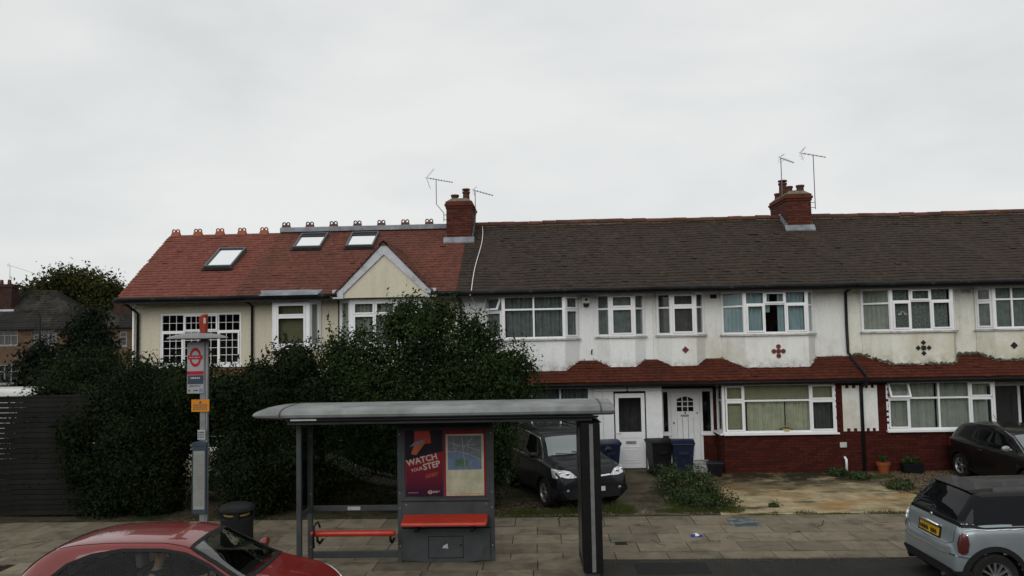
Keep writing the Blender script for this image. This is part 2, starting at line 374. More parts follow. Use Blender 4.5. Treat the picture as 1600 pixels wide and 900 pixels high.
def window(parent, facets, z0, z1, cur=None, frame='pvc', sill=True, label=None, bars=None, posts=True, curs=None, sillmat='sill', sillout=.07, fb=.035, depth=.07):
    """facets: (A, B, cells); a cell is (u0,u1,v0,v1,kind) in fractions; kind f fixed, c casement, o open top-hung"""
    mb = MB(); panes = []; opens = []; Hh = z1-z0
    for A, B, cells in facets:
        Ln = math.hypot(B[0]-A[0], B[1]-A[1])
        bars_of_cell(mb, A, B, 0, Ln, z0, z1, fb, -.012, depth)
        for c in cells:
            u0, u1, v0, v1, k = c[:5]
            a, b = fb+(Ln-2*fb)*u0, fb+(Ln-2*fb)*u1; p, q = z0+fb+(Hh-2*fb)*v0, z0+fb+(Hh-2*fb)*v1
            if k == 'o':
                bars_of_cell(mb, A, B, a, b, p, q, .022, .0, .05); opens.append((A, B, a+.01, b-.01, p, q)); continue
            w = .024 if k == 'f' else .028
            bars_of_cell(mb, A, B, a, b, p, q, w, .0, .05)
            a2, b2, p2, q2 = a+w, b-w, p+w, q-w
            if k == 'c':
                bars_of_cell(mb, A, B, a2-.012, b2+.012, p2-.012, q2+.012, .045, -.03, -.002)
                a2 += .03; b2 -= .03; p2 += .03; q2 -= .03
            bb = c[5] if len(c) > 5 else None
            if bb:
                for i in range(1, bb[0]): mb.pbox(A, B, a2+(b2-a2)*i/bb[0]-.0065, a2+(b2-a2)*i/bb[0]+.0065, p2, q2, .004, .034)
                for i in range(1, bb[1]): mb.pbox(A, B, a2, b2, p2+(q2-p2)*i/bb[1]-.0065, p2+(q2-p2)*i/bb[1]+.0065, .008, .030)
            panes.append((A, B, a2, b2, p2, q2))
    if posts and len(facets) > 1:
        for (A, B, _), (A2, B2, _2) in zip(facets[:-1], facets[1:]):
            mb.lathe([(.042, z0+.001), (.042, z1-.001)], (B[0], B[1]+.02, 0), 10)
    o = mb.build('window', frame, parent)
    if label: o['label'] = label
    for A, B, a, b, p, q in panes:
        MB().pbox(A, B, a-.006, b+.006, p-.006, q+.006, .018, .024).build('pane', 'glass', o)
    for A, B, a, b, p, q in opens:      # a top-hung light pushed open
        ax, ay = (B[0]-A[0]), (B[1]-A[1]); Ln = math.hypot(ax, ay); ax /= Ln; ay /= Ln; nx, ny = -ay, ax
        def P(u, s, d):   # s: down from the hinge, tilted outwards
            ang = R_(24); yy = -math.sin(ang)*s + d*math.cos(ang) - .02; zz = q - math.cos(ang)*s - d*math.sin(ang)
            return (A[0]+ax*u+nx*yy, A[1]+ay*u+ny*yy, zz)
        S = q-p; s2 = MB()
        def bx(m_, u0, u1, s0, s1, d0=-.02, d1=.02):
            m_.hexa([P(u0,s1,d0),P(u1,s1,d0),P(u1,s1,d1),P(u0,s1,d1),P(u0,s0,d0),P(u1,s0,d0),P(u1,s0,d1),P(u0,s0,d1)])
        bx(s2, a, b, 0, .045); bx(s2, a, b, S-.045, S); bx(s2, a, a+.045, .045, S-.045); bx(s2, b-.045, b, .045, S-.045)
        s2.build('open_casement', frame, o)
        gp = MB(); bx(gp, a+.04, b-.04, .04, S-.04, -.004, .004); gp.build('pane', 'glass', o)
    if sill:
        sb = MB()
        for i, (A, B, _) in enumerate(facets):
            Ln = math.hypot(B[0]-A[0], B[1]-A[1]); e = .03
            sb.pbox(A, B, -e, Ln+e, z0-.045-.0007*i, z0-.002-.0007*i, -sillout, .1)
        sb.build('sill', sillmat, o)
    for fi, (A, B, _) in enumerate(facets):
        Ln = math.hypot(B[0]-A[0], B[1]-A[1])
        if curs is not None:
            for (g, u0, u1, v0, v1, m_, *kw) in curs:
                if g == fi:
                    k_ = dict(kw[0]) if kw else {}
                    if Ln < 1.0 and len(facets) > 1: k_.setdefault('d', .07); k_.setdefault('wave', .01)
                    curtain(o, A, B, u0*Ln, u1*Ln, z0+Hh*v0, z0+Hh*v1, m_, **k_)
        elif cur: curtain(o, A, B, .03, Ln-.03, z0+.03, z1-.02, cur)
    return o
def bay_apron(mb, pts, z0, z1, t=.1):
    """solid stucco apron under a bay: one prism with the bay's plan"""
    mb.prism([(x, y, z0) for x, y in pts] + [], (0, 0, z1-z0))

# ------------------------------------------------------------------ tiled roofs
def tile_sheet(name, parent, x0, x1, y0, z0, y1, z1, mat, tw=.165, n=26, skip=None, lift=.030, th=.012, sag=None, trim=None):
    """courses of separate tiles up the slope from (y0,z0) to (y1,z1); one part"""
    sl = math.hypot(y1-y0, z1-z0); dy, dz = (y1-y0)/sl, (z1-z0)/sl; ny, nz = -dz, dy
    g = sl/n; V = []; F = []
    for r in range(n):
        s0 = r*g-.01; s1 = s0+g*1.25
        x = x0 - (tw/2 if r % 2 else 0)
        while x < x1-.01:
            a, b = max(x, x0), min(x+tw-.004, x1); x += tw
            if b-a < .02: continue
            xm = (a+b)/2; sm = s0+g*.5
            if trim:
                tl = trim(y0+dy*(s0+g)); 
                if b < tl+.03: continue
                a = max(a, tl)
            if skip and skip(xm, y0+dy*sm): continue
            j = random.uniform(-.004, .004); j2 = random.uniform(-.004, .004)
            if random.random() < .03: j += random.uniform(.008, .022)
            if random.random() < .006: j2 -= random.uniform(.02, .05)
            k = len(V)
            def P(xx, s, l): 
                z_ = z0+dz*s+nz*l
                if sag: z_ += sag(xx, s/sl)
                return (xx, y0+dy*s+ny*l, z_)
            s1c = min(s1, sl+.02)
            V += [P(a, s0+j2, lift+j), P(b, s0+j2, lift+j+random.uniform(-.002, .002)), P(b, s1c, .010), P(a, s1c, .010), P(a, s0+j2, lift+j-th), P(b, s0+j2, lift+j-th)]
            F += [(k, k+1, k+2, k+3), (k+4, k+5, k+1, k), (k+4, k, k+3, k+3), (k+1, k+5, k+2, k+2)]
    V = np.array(V); 
    F4 = np.array([f for f in F if f[2] != f[3]]); F3 = [f[:3] for f in F if f[2] == f[3]]
    mb = MB(); mb.v = [tuple(v) for v in V]; mb.f = [tuple(f) for f in F4] + [tuple(f) for f in F3]; mb.m = [0]*len(mb.f)
    me = bpy.data.meshes.new(name); off = woff(parent) if parent else Vector((0, 0, 0))
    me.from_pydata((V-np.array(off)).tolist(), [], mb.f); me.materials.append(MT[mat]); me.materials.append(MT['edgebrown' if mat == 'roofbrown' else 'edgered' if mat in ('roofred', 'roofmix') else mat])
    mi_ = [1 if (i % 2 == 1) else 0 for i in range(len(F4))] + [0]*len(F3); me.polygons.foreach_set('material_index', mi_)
    o = bpy.data.objects.new(name, me); C.objects.link(o); o.parent = parent
    return tag(o, kind='stuff')
YE, ZE, YR, ZR = 21.28, 5.12, 25.4, 7.5
SLOPE = (ZR-ZE)/(YR-YE)
def roof_z(y): return ZE+(y-YE)*SLOPE
# ------------------------------------------------------------------ the setting: ground, pavement, kerb, road
MT['earth'] = pbr('bare_earth', (.065, .052, .034), .95, var=.3, scale=4, bmp=.03, dirt=(.028, .030, .017), dscale=1.2, dth=(.45, .6), world=True)
MT['asphalt'] = pbr('old_asphalt', (.034, .033, .030), .9, var=.2, scale=30, bmp=.012, dirt=(.050, .047, .040), dscale=.9, world=True)
MT['roadmat'] = pbr('road_asphalt', (.030, .030, .029), .9, var=.22, scale=35, bmp=.012, dirt=(.045, .043, .038), dscale=.6, world=True)
MT['slab'] = pbr('concrete_paving', (.185, .160, .118), .88, var=.16, scale=3.5, bmp=.008, objrand=.20, dirt=(.075, .063, .045), dscale=1.6, dth=(.50, .72), world=True)
MT['joint'] = pbr('joint_dirt', (.020, .017, .012), .95, world=True)
MT['kerbmat'] = pbr('granite_kerb', (.15, .14, .12), .85, var=.2, scale=12, objrand=.15, dirt=(.10, .09, .075), dscale=3, world=True)
MT['cover'] = pbr('metal_cover', (.16, .19, .19), .7, var=.2, scale=8, dirt=(.07, .08, .09), dscale=5, dth=(.45, .55))
def drive_mat():
    m, t, b = base('stained_concrete_drive')
    c = mixc(t, ramp(t, noise(t, 1.3, 9, .68), .35, .66), (.16, .125, .07), (.52, .435, .27))
    c = mixc(t, ramp(t, noise(t, .55, 7, .6, stretch=(1, 1.8, 1)), .50, .66), c, (.30, .17, .055))
    c = mixc(t, ramp(t, noise(t, .8, 8, .7, stretch=(.7, 2.3, 1)), .55, .64), c, (.08, .068, .04))
    sep = nd(t, 'ShaderNodeSeparateXYZ'); g = nd(t, 'ShaderNodeNewGeometry'); t.links.new(g.outputs['Position'], sep.inputs[0])
    mr = nd(t, 'ShaderNodeMapRange'); mr.inputs['From Min'].default_value = 18.9; mr.inputs['From Max'].default_value = 20.3; t.links.new(sep.outputs[1], mr.inputs[0])
    ad = nd(t, 'ShaderNodeMath', operation='MULTIPLY'); t.links.new(mr.outputs[0], ad.inputs[0]); t.links.new(ramp(t, noise(t, 1.4, 8, .7), .33, .5), ad.inputs[1])
    c = mixc(t, ad.outputs[0], c, (.032, .030, .019))   # darker, patchy strip along the wall
    t.links.new(c, b.inputs['Base Color']); b.inputs['Roughness'].default_value = .85
    bump(t, b, noise(t, 9, 8, .7), .02, .5); return m
MT['drive'] = drive_mat()
MT['pathmat'] = pbr('mossy_concrete_path', (.105, .085, .058), .9, var=.2, scale=3, bmp=.02, dirt=(.045, .040, .026), dscale=1.4, dth=(.45, .62), world=True)
MT['gravelmat'] = pbr('gravel_stones', (.12, .09, .06), .9, var=.3, island=.5)
g_ = MB().box(-400, 400, -60, 900, -.32, -.12).build('ground', 'earth'); tag(g_, kind='structure')
r_ = MB().box(-120, 120, -9, 12.32, -.115, -.10).build('road', 'roadmat'); tag(r_, kind='structure')
r2 = MB().box(3.402, 120, 12.32, 13.5, -.115, -.012).build('lay_by', 'roadmat'); tag(r2, kind='structure')
r3 = MB().box(-120, -9.6, 12.32, 13.5, -.115, -.096).build('lay_by', 'roadmat'); tag(r3, kind='structure')
tag(MB().box(.935, 3.4, 12.45, 13.5, -.11, -.004).build('asphalt_footway', 'asphalt'), kind='structure')
garden = MB().box(-60, 60, 16.62, 40, -.11, -.004).build('garden_ground', 'earth'); tag(garden, kind='structure')
pave = MB().box(-60, 60, 13.5, 16.62, -.11, -.035).build('pavement', 'joint'); tag(pave, kind='structure')
# paving slabs, staggered rows, each its own object
def slab_mesh(w, d):
    b = MB().box(-w/2, w/2, -d/2, d/2, -.03, 0); o = b.build('paving_slab', 'slab', pave, local=True, bevel=0); return o
rows = [(13.52, .42), (13.95, .62), (14.58, .62), (15.21, .62), (15.84, .76)]
for ri, (y0, d) in enumerate(rows):
    w = .915; src = slab_mesh(w-.014, d-.014); bpy.data.objects.remove(src, do_unlink=False) if False else None
    first = True; x = -13.4 + (.46 if ri % 2 else 0)
    while x < 13.6:
        o = src if first else src.copy()
        if not first: C.objects.link(o)
        o.parent = pave
        o.location = (x+w/2, y0+d/2, random.uniform(-.004, .003)); o.rotation_euler = (random.uniform(-.004, .004), random.uniform(-.004, .004), random.uniform(-.003, .003))
        first = False; x += w
MB().box(-9.5, .93, 12.45, 13.515, -.11, -.0038).build('bedding', 'joint', pave)
for y0, d in ((12.46, .42), (12.89, .62)):    # the shelter stands on two more rows
    w = .915; x = -9.4+random.uniform(0, .4)
    src = slab_mesh(w-.014, d-.014); first = True
    while x < .1:
        o = src if first else src.copy()
        if not first: C.objects.link(o)
        o.parent = pave; o.location = (x+w/2, y0+d/2, .028+random.uniform(-.003, .003)); o.rotation_euler = (random.uniform(-.003, .003), 0, 0); first = False; x += w
for xa, xb in ((-60, -13.42), (13.72, 60)):
    MB().box(xa, xb, 13.5, 16.62, -.03, -.004).build('plain_paving', 'slab', pave)
# kerbs
ks = MB().box(-.45, .45, -.07, .07, -.12, .0)
def kerb_row(x0, x1, y, z):
    k = tag(MB().box(x0, x1, y-.05, y+.05, -.13, z-.02).build('kerb', 'kerbmat'), kind='structure')
    n = int((x1-x0)/.915); src = None
    for i in range(n):
        if src is None:
            b = MB().box(-.453, .453, -.065, .065, -.11, 0); src = b.build('kerb_stone', 'kerbmat', k, local=True, bevel=.012); o = src
        else:
            o = src.copy(); C.objects.link(o)
        o.location = (x0+.4575+i*.915, y, z+random.uniform(-.003, .003))
kerb_row(-9.5, 3.4, 12.385, .004)
kerb_row(-13.9, -9.6, 13.44, .004)
# front drive, paths and beds
ground_sheet('concrete_drive', [(3.75, 16.64), (8.95, 16.64), (8.7, 18.2), (8.35, 19.6), (8.9, 20.9), (9.0, 21.38), (4.3, 21.38), (4.25, 19.2), (3.9, 17.6)], .006, 'drive')
pth = MB().hexa([(1.55,18.0,-.1),(2.78,18.0,-.1),(3.05,21.48,-.1),(1.95,21.48,-.1),(1.55,18.0,.02),(2.78,18.0,.02),(3.05,21.48,.13),(1.95,21.48,.13)]).build('ramp_path', 'pathmat'); tag(pth, kind='structure')
tag(MB().hexa([(1.6,16.64,-.1),(3.1,16.64,-.1),(2.75,17.99,-.1),(1.62,17.99,-.1),(1.6,16.64,.004),(3.1,16.64,.004),(2.75,17.99,.012),(1.62,17.99,.012)]).build('worn_path', MT['earth2'] if 'earth2' in MT else 'pathmat'), kind='structure')
ke = MB().hexa([(2.80,18.05,-.1),(2.90,18.05,-.1),(3.17,21.48,-.1),(3.07,21.48,-.1),(2.80,18.05,.07),(2.90,18.05,.07),(3.17,21.48,.19),(3.07,21.48,.19)]).build('path_edging', 'kerbmat', bevel=.01); tag(ke, kind='structure')
# gravel bed by the right-hand window, as a scatter of real stones
def scatter_stones(name, n, region, s0, s1, mat, z=0, seed=1, label=None, flat=.5, dens=None):
    rg = np.random.default_rng(seed); base_v = np.array([(1,0,0),(0,1,0),(-1,0,0),(0,-1,0),(0,0,1),(0,0,-1)], float)
    tri = np.array([(0,1,4),(1,2,4),(2,3,4),(3,0,4),(1,0,5),(2,1,5),(3,2,5),(0,3,5)])
    (x0, x1), (y0, y1) = region; P = np.stack([rg.uniform(x0, x1, n), rg.uniform(y0, y1, n)], 1)
    if dens is not None: P = P[[dens(p[0], p[1]) > rg.random() for p in P]]
    n = len(P); s = rg.uniform(s0, s1, (n, 1, 1))*np.stack([rg.uniform(.7, 1.4, n), rg.uniform(.7, 1.3, n), np.full(n, flat)], 1)[:, None, :]
    a = rg.uniform(0, 6.28, n); c, sn = np.cos(a), np.sin(a)
    v = base_v[None]*(1+rg.uniform(-.25, .25, (n, 6, 1)))*s
    vx = v[..., 0]*c[:, None]-v[..., 1]*sn[:, None]; vy = v[..., 0]*sn[:, None]+v[..., 1]*c[:, None]
    v = np.stack([vx+P[:, 0:1], vy+P[:, 1:2], v[..., 2]+z+s[:, :, 2]*.3], -1).reshape(-1, 3)
    f = (tri[None]+np.arange(n)[:, None, None]*6).reshape(-1, 3)
    o = raw_mesh(name, v, f, mat); tag(o, kind='stuff')
    if label: tag(o, label=label)
    return o
scatter_stones('gravel', 9000, ((8.35, 14), (18.6, 21.35)), .018, .042, 'gravelmat', 0, 3, 'gravel and leaf litter bed under the right bay window')
scatter_stones('gravel_litter', 2600, ((-1.2, 3.6), (16.7, 18.1)), .010, .030, 'gravelmat', 0, 4, 'small stones and litter on the bare front beds', dens=lambda x, y: 0 if 1.6 < x < 3.0 else 1)

# ------------------------------------------------------------------ houses
def room(parent, x0, x1, back=24.6, recess=None):
    mb = MB()
    mb.box(x0+.02, x1-.02, 22.6 if recess else 22.2, 29.3, 2.56, 2.72)
    mb.box(x0+.02, x1-.02, 21.9, 29.3, 5.03, 5.08)
    mb.box(x0+.02, x1-.02, back, back+.1, .0, 2.559); mb.box(x0+.02, x1-.02, back, back+.1, 2.721, 5.029)
    mb.box(x0+.02, x0+.08, 22.62, back-.001, .01, 2.559); mb.box(x1-.08, x1-.02, 22.62, back-.001, .01, 2.559)
    mb.box(x0+.02, x0+.08, 22.22, back-.001, 2.721, 5.029); mb.box(x1-.08, x1-.02, 22.22, back-.001, 2.721, 5.029)
    mb.build('inner_wall', 'dark', parent)
def roof_pair(parent, x0, x1, tmat, verge=0, skip=None, trim=None, dz=0, tw=.165, n=26, rear=True, zr=None, sag=None):
    zr = zr or ZR
    mb = MB(); xl = x0-verge
    mb.hexa([(x0,YE,ZE-.09),(x1,YE,ZE-.09),(x1,YR,zr-.09),(xl,YR,zr-.09),(x0,YE,ZE),(x1,YE,ZE),(x1,YR,zr),(xl,YR,zr)])
    mb.hexa([(x0,2*YR-YE,ZE-.09),(xl,YR+.002,zr-.09),(x1,YR+.002,zr-.09),(x1,2*YR-YE,ZE-.09),(x0,2*YR-YE,ZE),(xl,YR+.002,zr),(x1,YR+.002,zr),(x1,2*YR-YE,ZE)])
    r = mb.build('roof', tmat, parent)
    tr = None
    if verge: tr = lambda y: x0-.02-verge*(y-YE)/(YR-YE)
    t = tile_sheet('roof_tiles', r, x0-(verge if verge else 0), x1, YE-.05, ZE-.03, YR, zr, tmat, n=n, skip=skip, trim=tr, tw=tw, sag=sag)
    return r
def gutter(parent, x0, x1, y=21.19, z=5.07, mat='gutter', sag=.0):
    n = max(4, int((x1-x0)/.8)); pts = [(x0+(x1-x0)*i/n, y, z+random.uniform(-.010, .010)) for i in range(n+1)]
    MB().tube(pts, .060, 10).build('gutter', mat, parent, smooth=True)
    MB().box(x0, x1, 21.245, 21.275, 4.945, 5.135).build('fascia_board', 'black' if mat == 'gutter' else mat, parent)
    MB().box(x0, x1, 21.276, 22.05, 4.985, 5.015).build('soffit', 'fasciawhite', parent)
def chimney(parent, x0, x1, y0, y1, zb, zt, pots, capw=.05):
    c = MB().box(x0, x1, y0, y1, zb, zt).build('chimney', 'chmortar', parent)
    A = {'f': ((x0, y0), (x1, y0)), 'r': ((x1, y0), (x1, y1)), 'b': ((x1, y1), (x0, y1)), 'l': ((x0, y1), (x0, y0))}
    mb = MB(); 
    for k, (a, b) in A.items():
        Ln = math.hypot(b[0]-a[0], b[1]-a[1]); z = zb; r = 0
        while z < zt-.03:
            u = -(.11 if r % 2 else 0)
            while u < Ln-.01:
                p, q = max(0, u)+.003, min(Ln, u+.225)-.005
                if q-p > .02: mb.pbox(a, b, p, q, z+.004, min(z+.069, zt-.002), -.010+random.uniform(-.003, .003), .002)
                u += .225
            z += .075; r += 1
    tag(mb.build('brick', 'chbrick', c), kind='stuff')
    pots = [(a_, b_, c_+.05, d_*1.15, e_) for a_, b_, c_, d_, e_ in pots]; cp = MB()
    cp.box(x0-.03, x1+.03, y0-.03, y1+.03, zt-.15, zt-.075); cp.box(x0-.06, x1+.06, y0-.06, y1+.06, zt-.074, zt+.0); cp.box(x0-.03, x1+.03, y0-.03, y1+.03, zt+.001, zt+.075)
    tag(cp.build('corbel_course', 'chbrick', c, bevel=.01), kind=None)
    xm, ym = (x0+x1)/2, (y0+y1)/2
    MB().hexa([(x0-.02,y0-.02,zt+.076),(x1+.02,y0-.02,zt+.076),(x1+.02,y1+.02,zt+.076),(x0-.02,y1+.02,zt+.076),
               (x0+.14,y0+.14,zt+.20),(x1-.14,y0+.14,zt+.20),(x1-.14,y1-.14,zt+.20),(x0+.14,y1-.14,zt+.20)]).build('mortar_cap', 'flaunch', c, bevel=.03)
    for (px, py, h, r, lid) in pots:
        b = MB().lathe([(r*1.05, zt+.1), (r*1.0, zt+.18), (r*.92, zt+h-.07), (r*1.12, zt+h-.06), (r*1.12, zt+h), (r*.85, zt+h), (r*.8, zt+h-.1), (0, zt+h-.1)], (px, py, 0), 14)
        if lid: b.lathe([(r*.7, zt+h), (r*.7, zt+h+.04), (r*1.2, zt+h+.045), (r*1.1, zt+h+.09), (0, zt+h+.1)], (px, py, 0), 14)
        b.build('chimney_pot', 'potred', c, smooth=True, auto=35)
    rz = roof_z(y0)
    fl = MB(); fl.hexa([(x0-.10,y0-.12,rz-.05),(x1+.08,y0-.12,rz-.05),(x1+.08,y0-.012,rz+.03),(x0-.10,y0-.012,rz+.03),(x0-.10,y0-.13,rz-.01),(x1+.08,y0-.13,rz-.01),(x1+.08,y0-.014,rz+.16),(x0-.10,y0-.014,rz+.16)])
    for xs, sgn in ((x0, -1), (x1, 1)):
        k = 5
        for i in range(k):
            ya = y0+(YR-y0)*i/k; yb = y0+(YR-y0)*(i+1)/k; zb_ = roof_z(ya)
            fl.box(min(xs+sgn*.014, xs+sgn*.024), max(xs+sgn*.014, xs+sgn*.024), ya, yb-.002, zb_, roof_z(yb)+.16)
    fl.build('lead_flashing', 'lead', c)
    return c
def downpipe(parent, pts, mat='black', r=.036):
    MB().tube(pts, r, 10).build('downpipe', mat, parent, smooth=True)
def finials(roof, xs, z, mat):
    src = None
    for x in xs:
        if src is None:
            mb = MB(); mb.hexa([(-.15,-.10,-.09),(.15,-.10,-.09),(.15,.10,-.09),(-.15,.10,-.09),(-.13,-.025,.06),(.13,-.025,.06),(.13,.025,.06),(-.13,.025,.06)])
            for sx in (-.068, .068):
                k = len(mb.v); n = 14
                for i in range(n):
                    t = 2*math.pi*i/n
                    for rr, yy in ((.068, -.02), (.068, .02), (.036, .02), (.036, -.02)): mb.v.append((sx+rr*math.cos(t), yy, .095+rr*math.sin(t)))
                for i in range(n):
                    for j in range(4):
                        mb.f.append((k+i*4+j, k+i*4+(j+1) % 4, k+((i+1) % n)*4+(j+1) % 4, k+((i+1) % n)*4+j)); mb.m.append(0)
            src = mb.build('ridge_finial', mat, roof, local=True); o = src
        else: o = src.copy(); C.objects.link(o)
        o.location = Vector((x, YR, z)) - woff(roof)
def ridge_tiles(roof, x0, x1, z, mat='ridge', ln=.45):
    MB().box(x0, x1, YR-.09, YR+.09, z-.10, z+.035).build('ridge_mortar', 'flaunch', roof)
    src = None; x = x0; i = 0
    while x < x1-.05:
        if src is None:
            mb = MB(); k = 7; prof = [(-.145*math.cos(math.pi*j/(k-1)), .125*math.sin(math.pi*j/(k-1))-.03) for j in range(k)]
            pr2 = [(a*.87, b*.87-.004) for a, b in prof]
            poly = prof + pr2[::-1]
            mb.prism([(-ln/2+.004, a, b) for a, b in poly], (ln-.008, 0, 0)); src = mb.build('ridge_tile', mat, roof, local=True); o = src
        else: o = src.copy(); C.objects.link(o)
        o.location = Vector((x+ln/2, YR, z+random.uniform(-.012, .012)+.012*math.sin(x*.9))) - woff(roof); o.rotation_euler = (0, random.uniform(-.02, .02), 0)
        x += ln; i += 1
def skirt(parent, x0, x1, mat='skirt'):
    y0, z0, y1, z1 = 21.02, 2.555, 21.98, 3.09
    s = MB().hexa([(x0,y0,z0-.04),(x1,y0,z0-.04),(x1,y1,z0-.04),(x0,y1,z0-.04),(x0,y0,z0),(x1,y0,z0),(x1,y1,z1),(x0,y1,z1)]).build('skirt_roof', mat, parent)
    tile_sheet('skirt_tiles', s, x0, x1, y0-.03, z0-.012, y1, z1, mat, n=8, lift=.026)
    MB().box(x0, x1, 21.045, 21.075, 2.41, 2.513).build('skirt_fascia', 'black', parent)
    MB().box(x0, x1, 21.076, 21.42, 2.44, 2.47).build('skirt_soffit', 'black', parent)
    MB().tube([(x0, 21.0, 2.475), (x1, 21.0, 2.475)], .040, 8).build('skirt_gutter', 'gutter', parent, smooth=True)
TOP = 4.972
def bay(parent, p, z0, cells, wallmat, curs, apron_bottom=2.58, **kw):
    """canted first floor bay: p four plan points, stucco apron below, windows on three sides"""
    MB().prism([(p[0][0], 22.03, apron_bottom), *[(x, y, apron_bottom) for x, y in p], (p[3][0], 22.03, apron_bottom)], (0, 0, z0-.046-apron_bottom)).build('bay_wall', wallmat, parent)
    return window(parent, [(p[0], p[1], cells[0]), (p[1], p[2], cells[1]), (p[2], p[3], cells[2])], z0, TOP, curs=curs, **kw)
side2 = [(0, 1, 0, .66, 'f'), (0, 1, .66, 1, 'f')]
sideC = [(0, 1, 0, .66, 'c'), (0, 1, .66, 1, 'c')]

# --- white house with the glazed porch (number 2)
h2 = empty('terraced_house', (.5, 22, 0), 'white terraced house with glazed white porch door numbered 2, black car parked in front', 'house', 'houses of the terrace')
X0, X1 = -2.21, 3.22
mb = MB(); wall_grid(mb, (X0, 22), (X1, 22), 2.6, 5.0, [(-1.5-X0, 1.08-X0, 3.72, 5.0), (1.68-X0, 2.94-X0, 3.72, 5.0)]); mb.build('wall', 'white', h2)
MB().box(X0, X1, 29.2, 29.35, 0, 5.1).build('rear_wall', 'white', h2)
MB().box(X1-.1, X1+.005, 22.13, 29.19, 0, 5.1).build('party_wall', 'dark', h2); MB().box(X0-.005, X0+.1, 22.13, 29.19, 0, 5.1).build('party_wall', 'dark', h2)
room(h2, X0+.1, X1-.1)
tealc = [(0, .05, .95, .02, .98, 'cteal'), (1, .02, .98, .02, .98, 'cteal'), (2, .05, .95, .02, .98, 'cteal')]
bay(h2, [(-1.52, 21.97), (-1.02, 21.5), (.70, 21.5), (1.10, 21.95)], 3.75,
    [[(0, 1, 0, .66, 'c'), (0, 1, .66, 1, 'o')], [(0, .5, 0, .69, 'f'), (.5, 1, 0, .69, 'f'), (0, .5, .69, 1, 'f'), (.5, 1, .69, 1, 'f')], [(0, 1, 0, .68, 'c'), (0, 1, .68, 1, 'c')]], 'white', tealc)
bay(h2, [(1.62, 21.96), (1.97, 21.64), (2.66, 21.64), (2.98, 21.96)], 3.78,
    [side2, [(0, 1, 0, .68, 'c'), (0, 1, .68, 1, 'c')], side2], 'white', [(0, .05, .95, .02, .98, 'cteal'), (1, .1, .9, .02, .98, 'cteal'), (2, .05, .95, .02, .98, 'cteal')])
SAG = lambda x, t: .018*math.sin(x*1.3)*math.sin(t*3.1)+.010*math.sin(x*3.1+t*5)
rf = roof_pair(h2, -1.95, X1, 'roofbrown', sag=SAG); ridge_tiles(rf, -2.1, X1-.1, ZR+.05)
r2_ = roof_pair(h2, -2.3, -1.953, 'roofbrown')
gutter(h2, -2.3, X1); skirt(h2, -1.6, X1+.1)
# ground floor of number 2
mb = MB(); wall_grid(mb, (-1.7, 21.5), (1.44, 21.5), 0, 2.44, [(.6, 3.06, 1.02, 2.44)]); mb.build('lower_wall', 'white', h2)
window(h2, [((-1.08, 21.5), (1.36, 21.5), [(0, .33, 0, .68, 'f'), (.33, .665, 0, .68, 'f'), (.665, 1, 0, .68, 'f'), (0, .33, .68, 1, 'f'), (.33, .665, .68, 1, 'f'), (.665, 1, .68, 1, 'f')])], 1.06, 2.41, curs=[(0, .02, .98, .02, .98, 'cteal')], sillmat='pvc', sillout=.1)
MT['panel'] = pbr('white_porch_panel', (.76, .78, .78), .4, var=.05, dirt=(.5, .5, .48), dscale=2, dth=(.6, .85))
mb = MB()
for a, b in ((1.445, 1.70), (1.706, 2.0)): mb.box(a, b, 21.46, 21.52, 0.02, 2.26)
mb.box(2.885, 3.33, 21.46, 21.52, .02, 2.26); mb.box(1.445, 3.33, 21.455, 21.52, 2.265, 2.345); mb.box(1.445, 3.33, 21.463, 21.52, 2.35, 2.405)
mb.box(3.27, 3.33, 21.521, 22.3, .02, 2.405)
mb.build('porch_wall', 'panel', h2, bevel=.004)
MB().box(1.445, 3.25, 22.45, 22.55, 0, 2.55).build('porch_back_wall', 'dark', h2)
d = MB(); bars_of_cell(d, (2.0, 21.47), (2.885, 21.47), 0, .885, .13, 2.262, .03, -.004, .05); d.build('door_frame', 'black', h2)
d = MB(); A, B = (2.035, 21.47), (2.85, 21.47); Ln = .815
d.pbox(A, B, 0, .10, .15, 2.2, 0, .05); d.pbox(A, B, Ln-.10, Ln, .15, 2.2, 0, .05); d.pbox(A, B, .10, Ln-.10, .15, .24, 0, .05); d.pbox(A, B, .10, Ln-.10, .98, 1.14, 0, .05); d.pbox(A, B, .10, Ln-.10, 2.08, 2.2, 0, .05)
d.pbox(A, B, .10, Ln-.10, .24, .98, .014, .05)
bars_of_cell(d, A, B, .16, Ln-.16, .30, .74, .025, .002, .013); bars_of_cell(d, A, B, .23, Ln-.23, .37, .67, .02, .004, .013)
dr = d.build('door', 'pvcdoor', h2, bevel=.003); dr['label'] = 'white plastic door with one tall dark pane'
MB().pbox(A, B, .09, Ln-.09, 1.13, 2.09, .02, .028).build('pane', 'glass', dr)
MB().pbox(A, B, .28, .56, .82, .90, -.004, .013).build('letterbox', 'steel', dr, bevel=.004)
hd = MB().pbox(A, B, .035, .065, 1.02, 1.26, -.012, -.001); hd.pbox(A, B, .035, .15, 1.12, 1.145, -.045, -.013); hd.build('handle', 'pvc', dr, bevel=.004)
text(h2, '2', .15, (2.38, 21.448, 2.305), 'black', name='house_number', bold=.004)
MB().box(1.95, 2.95, 21.28, 21.455, .0, .125).build('door_step', 'kerbmat', h2)
curtain(h2, (1.5, 22.3), (3.2, 22.3), 0, 1.7, .3, 2.3, 'cdark', d=0, name='porch_curtain')
# little bits on the wall
MB().tube([(1.46, 21.94, 3.28), (1.46, 21.94, 3.36), (1.48, 21.97, 3.42)], .02, 6).build('pipe_stub', 'black', h2)

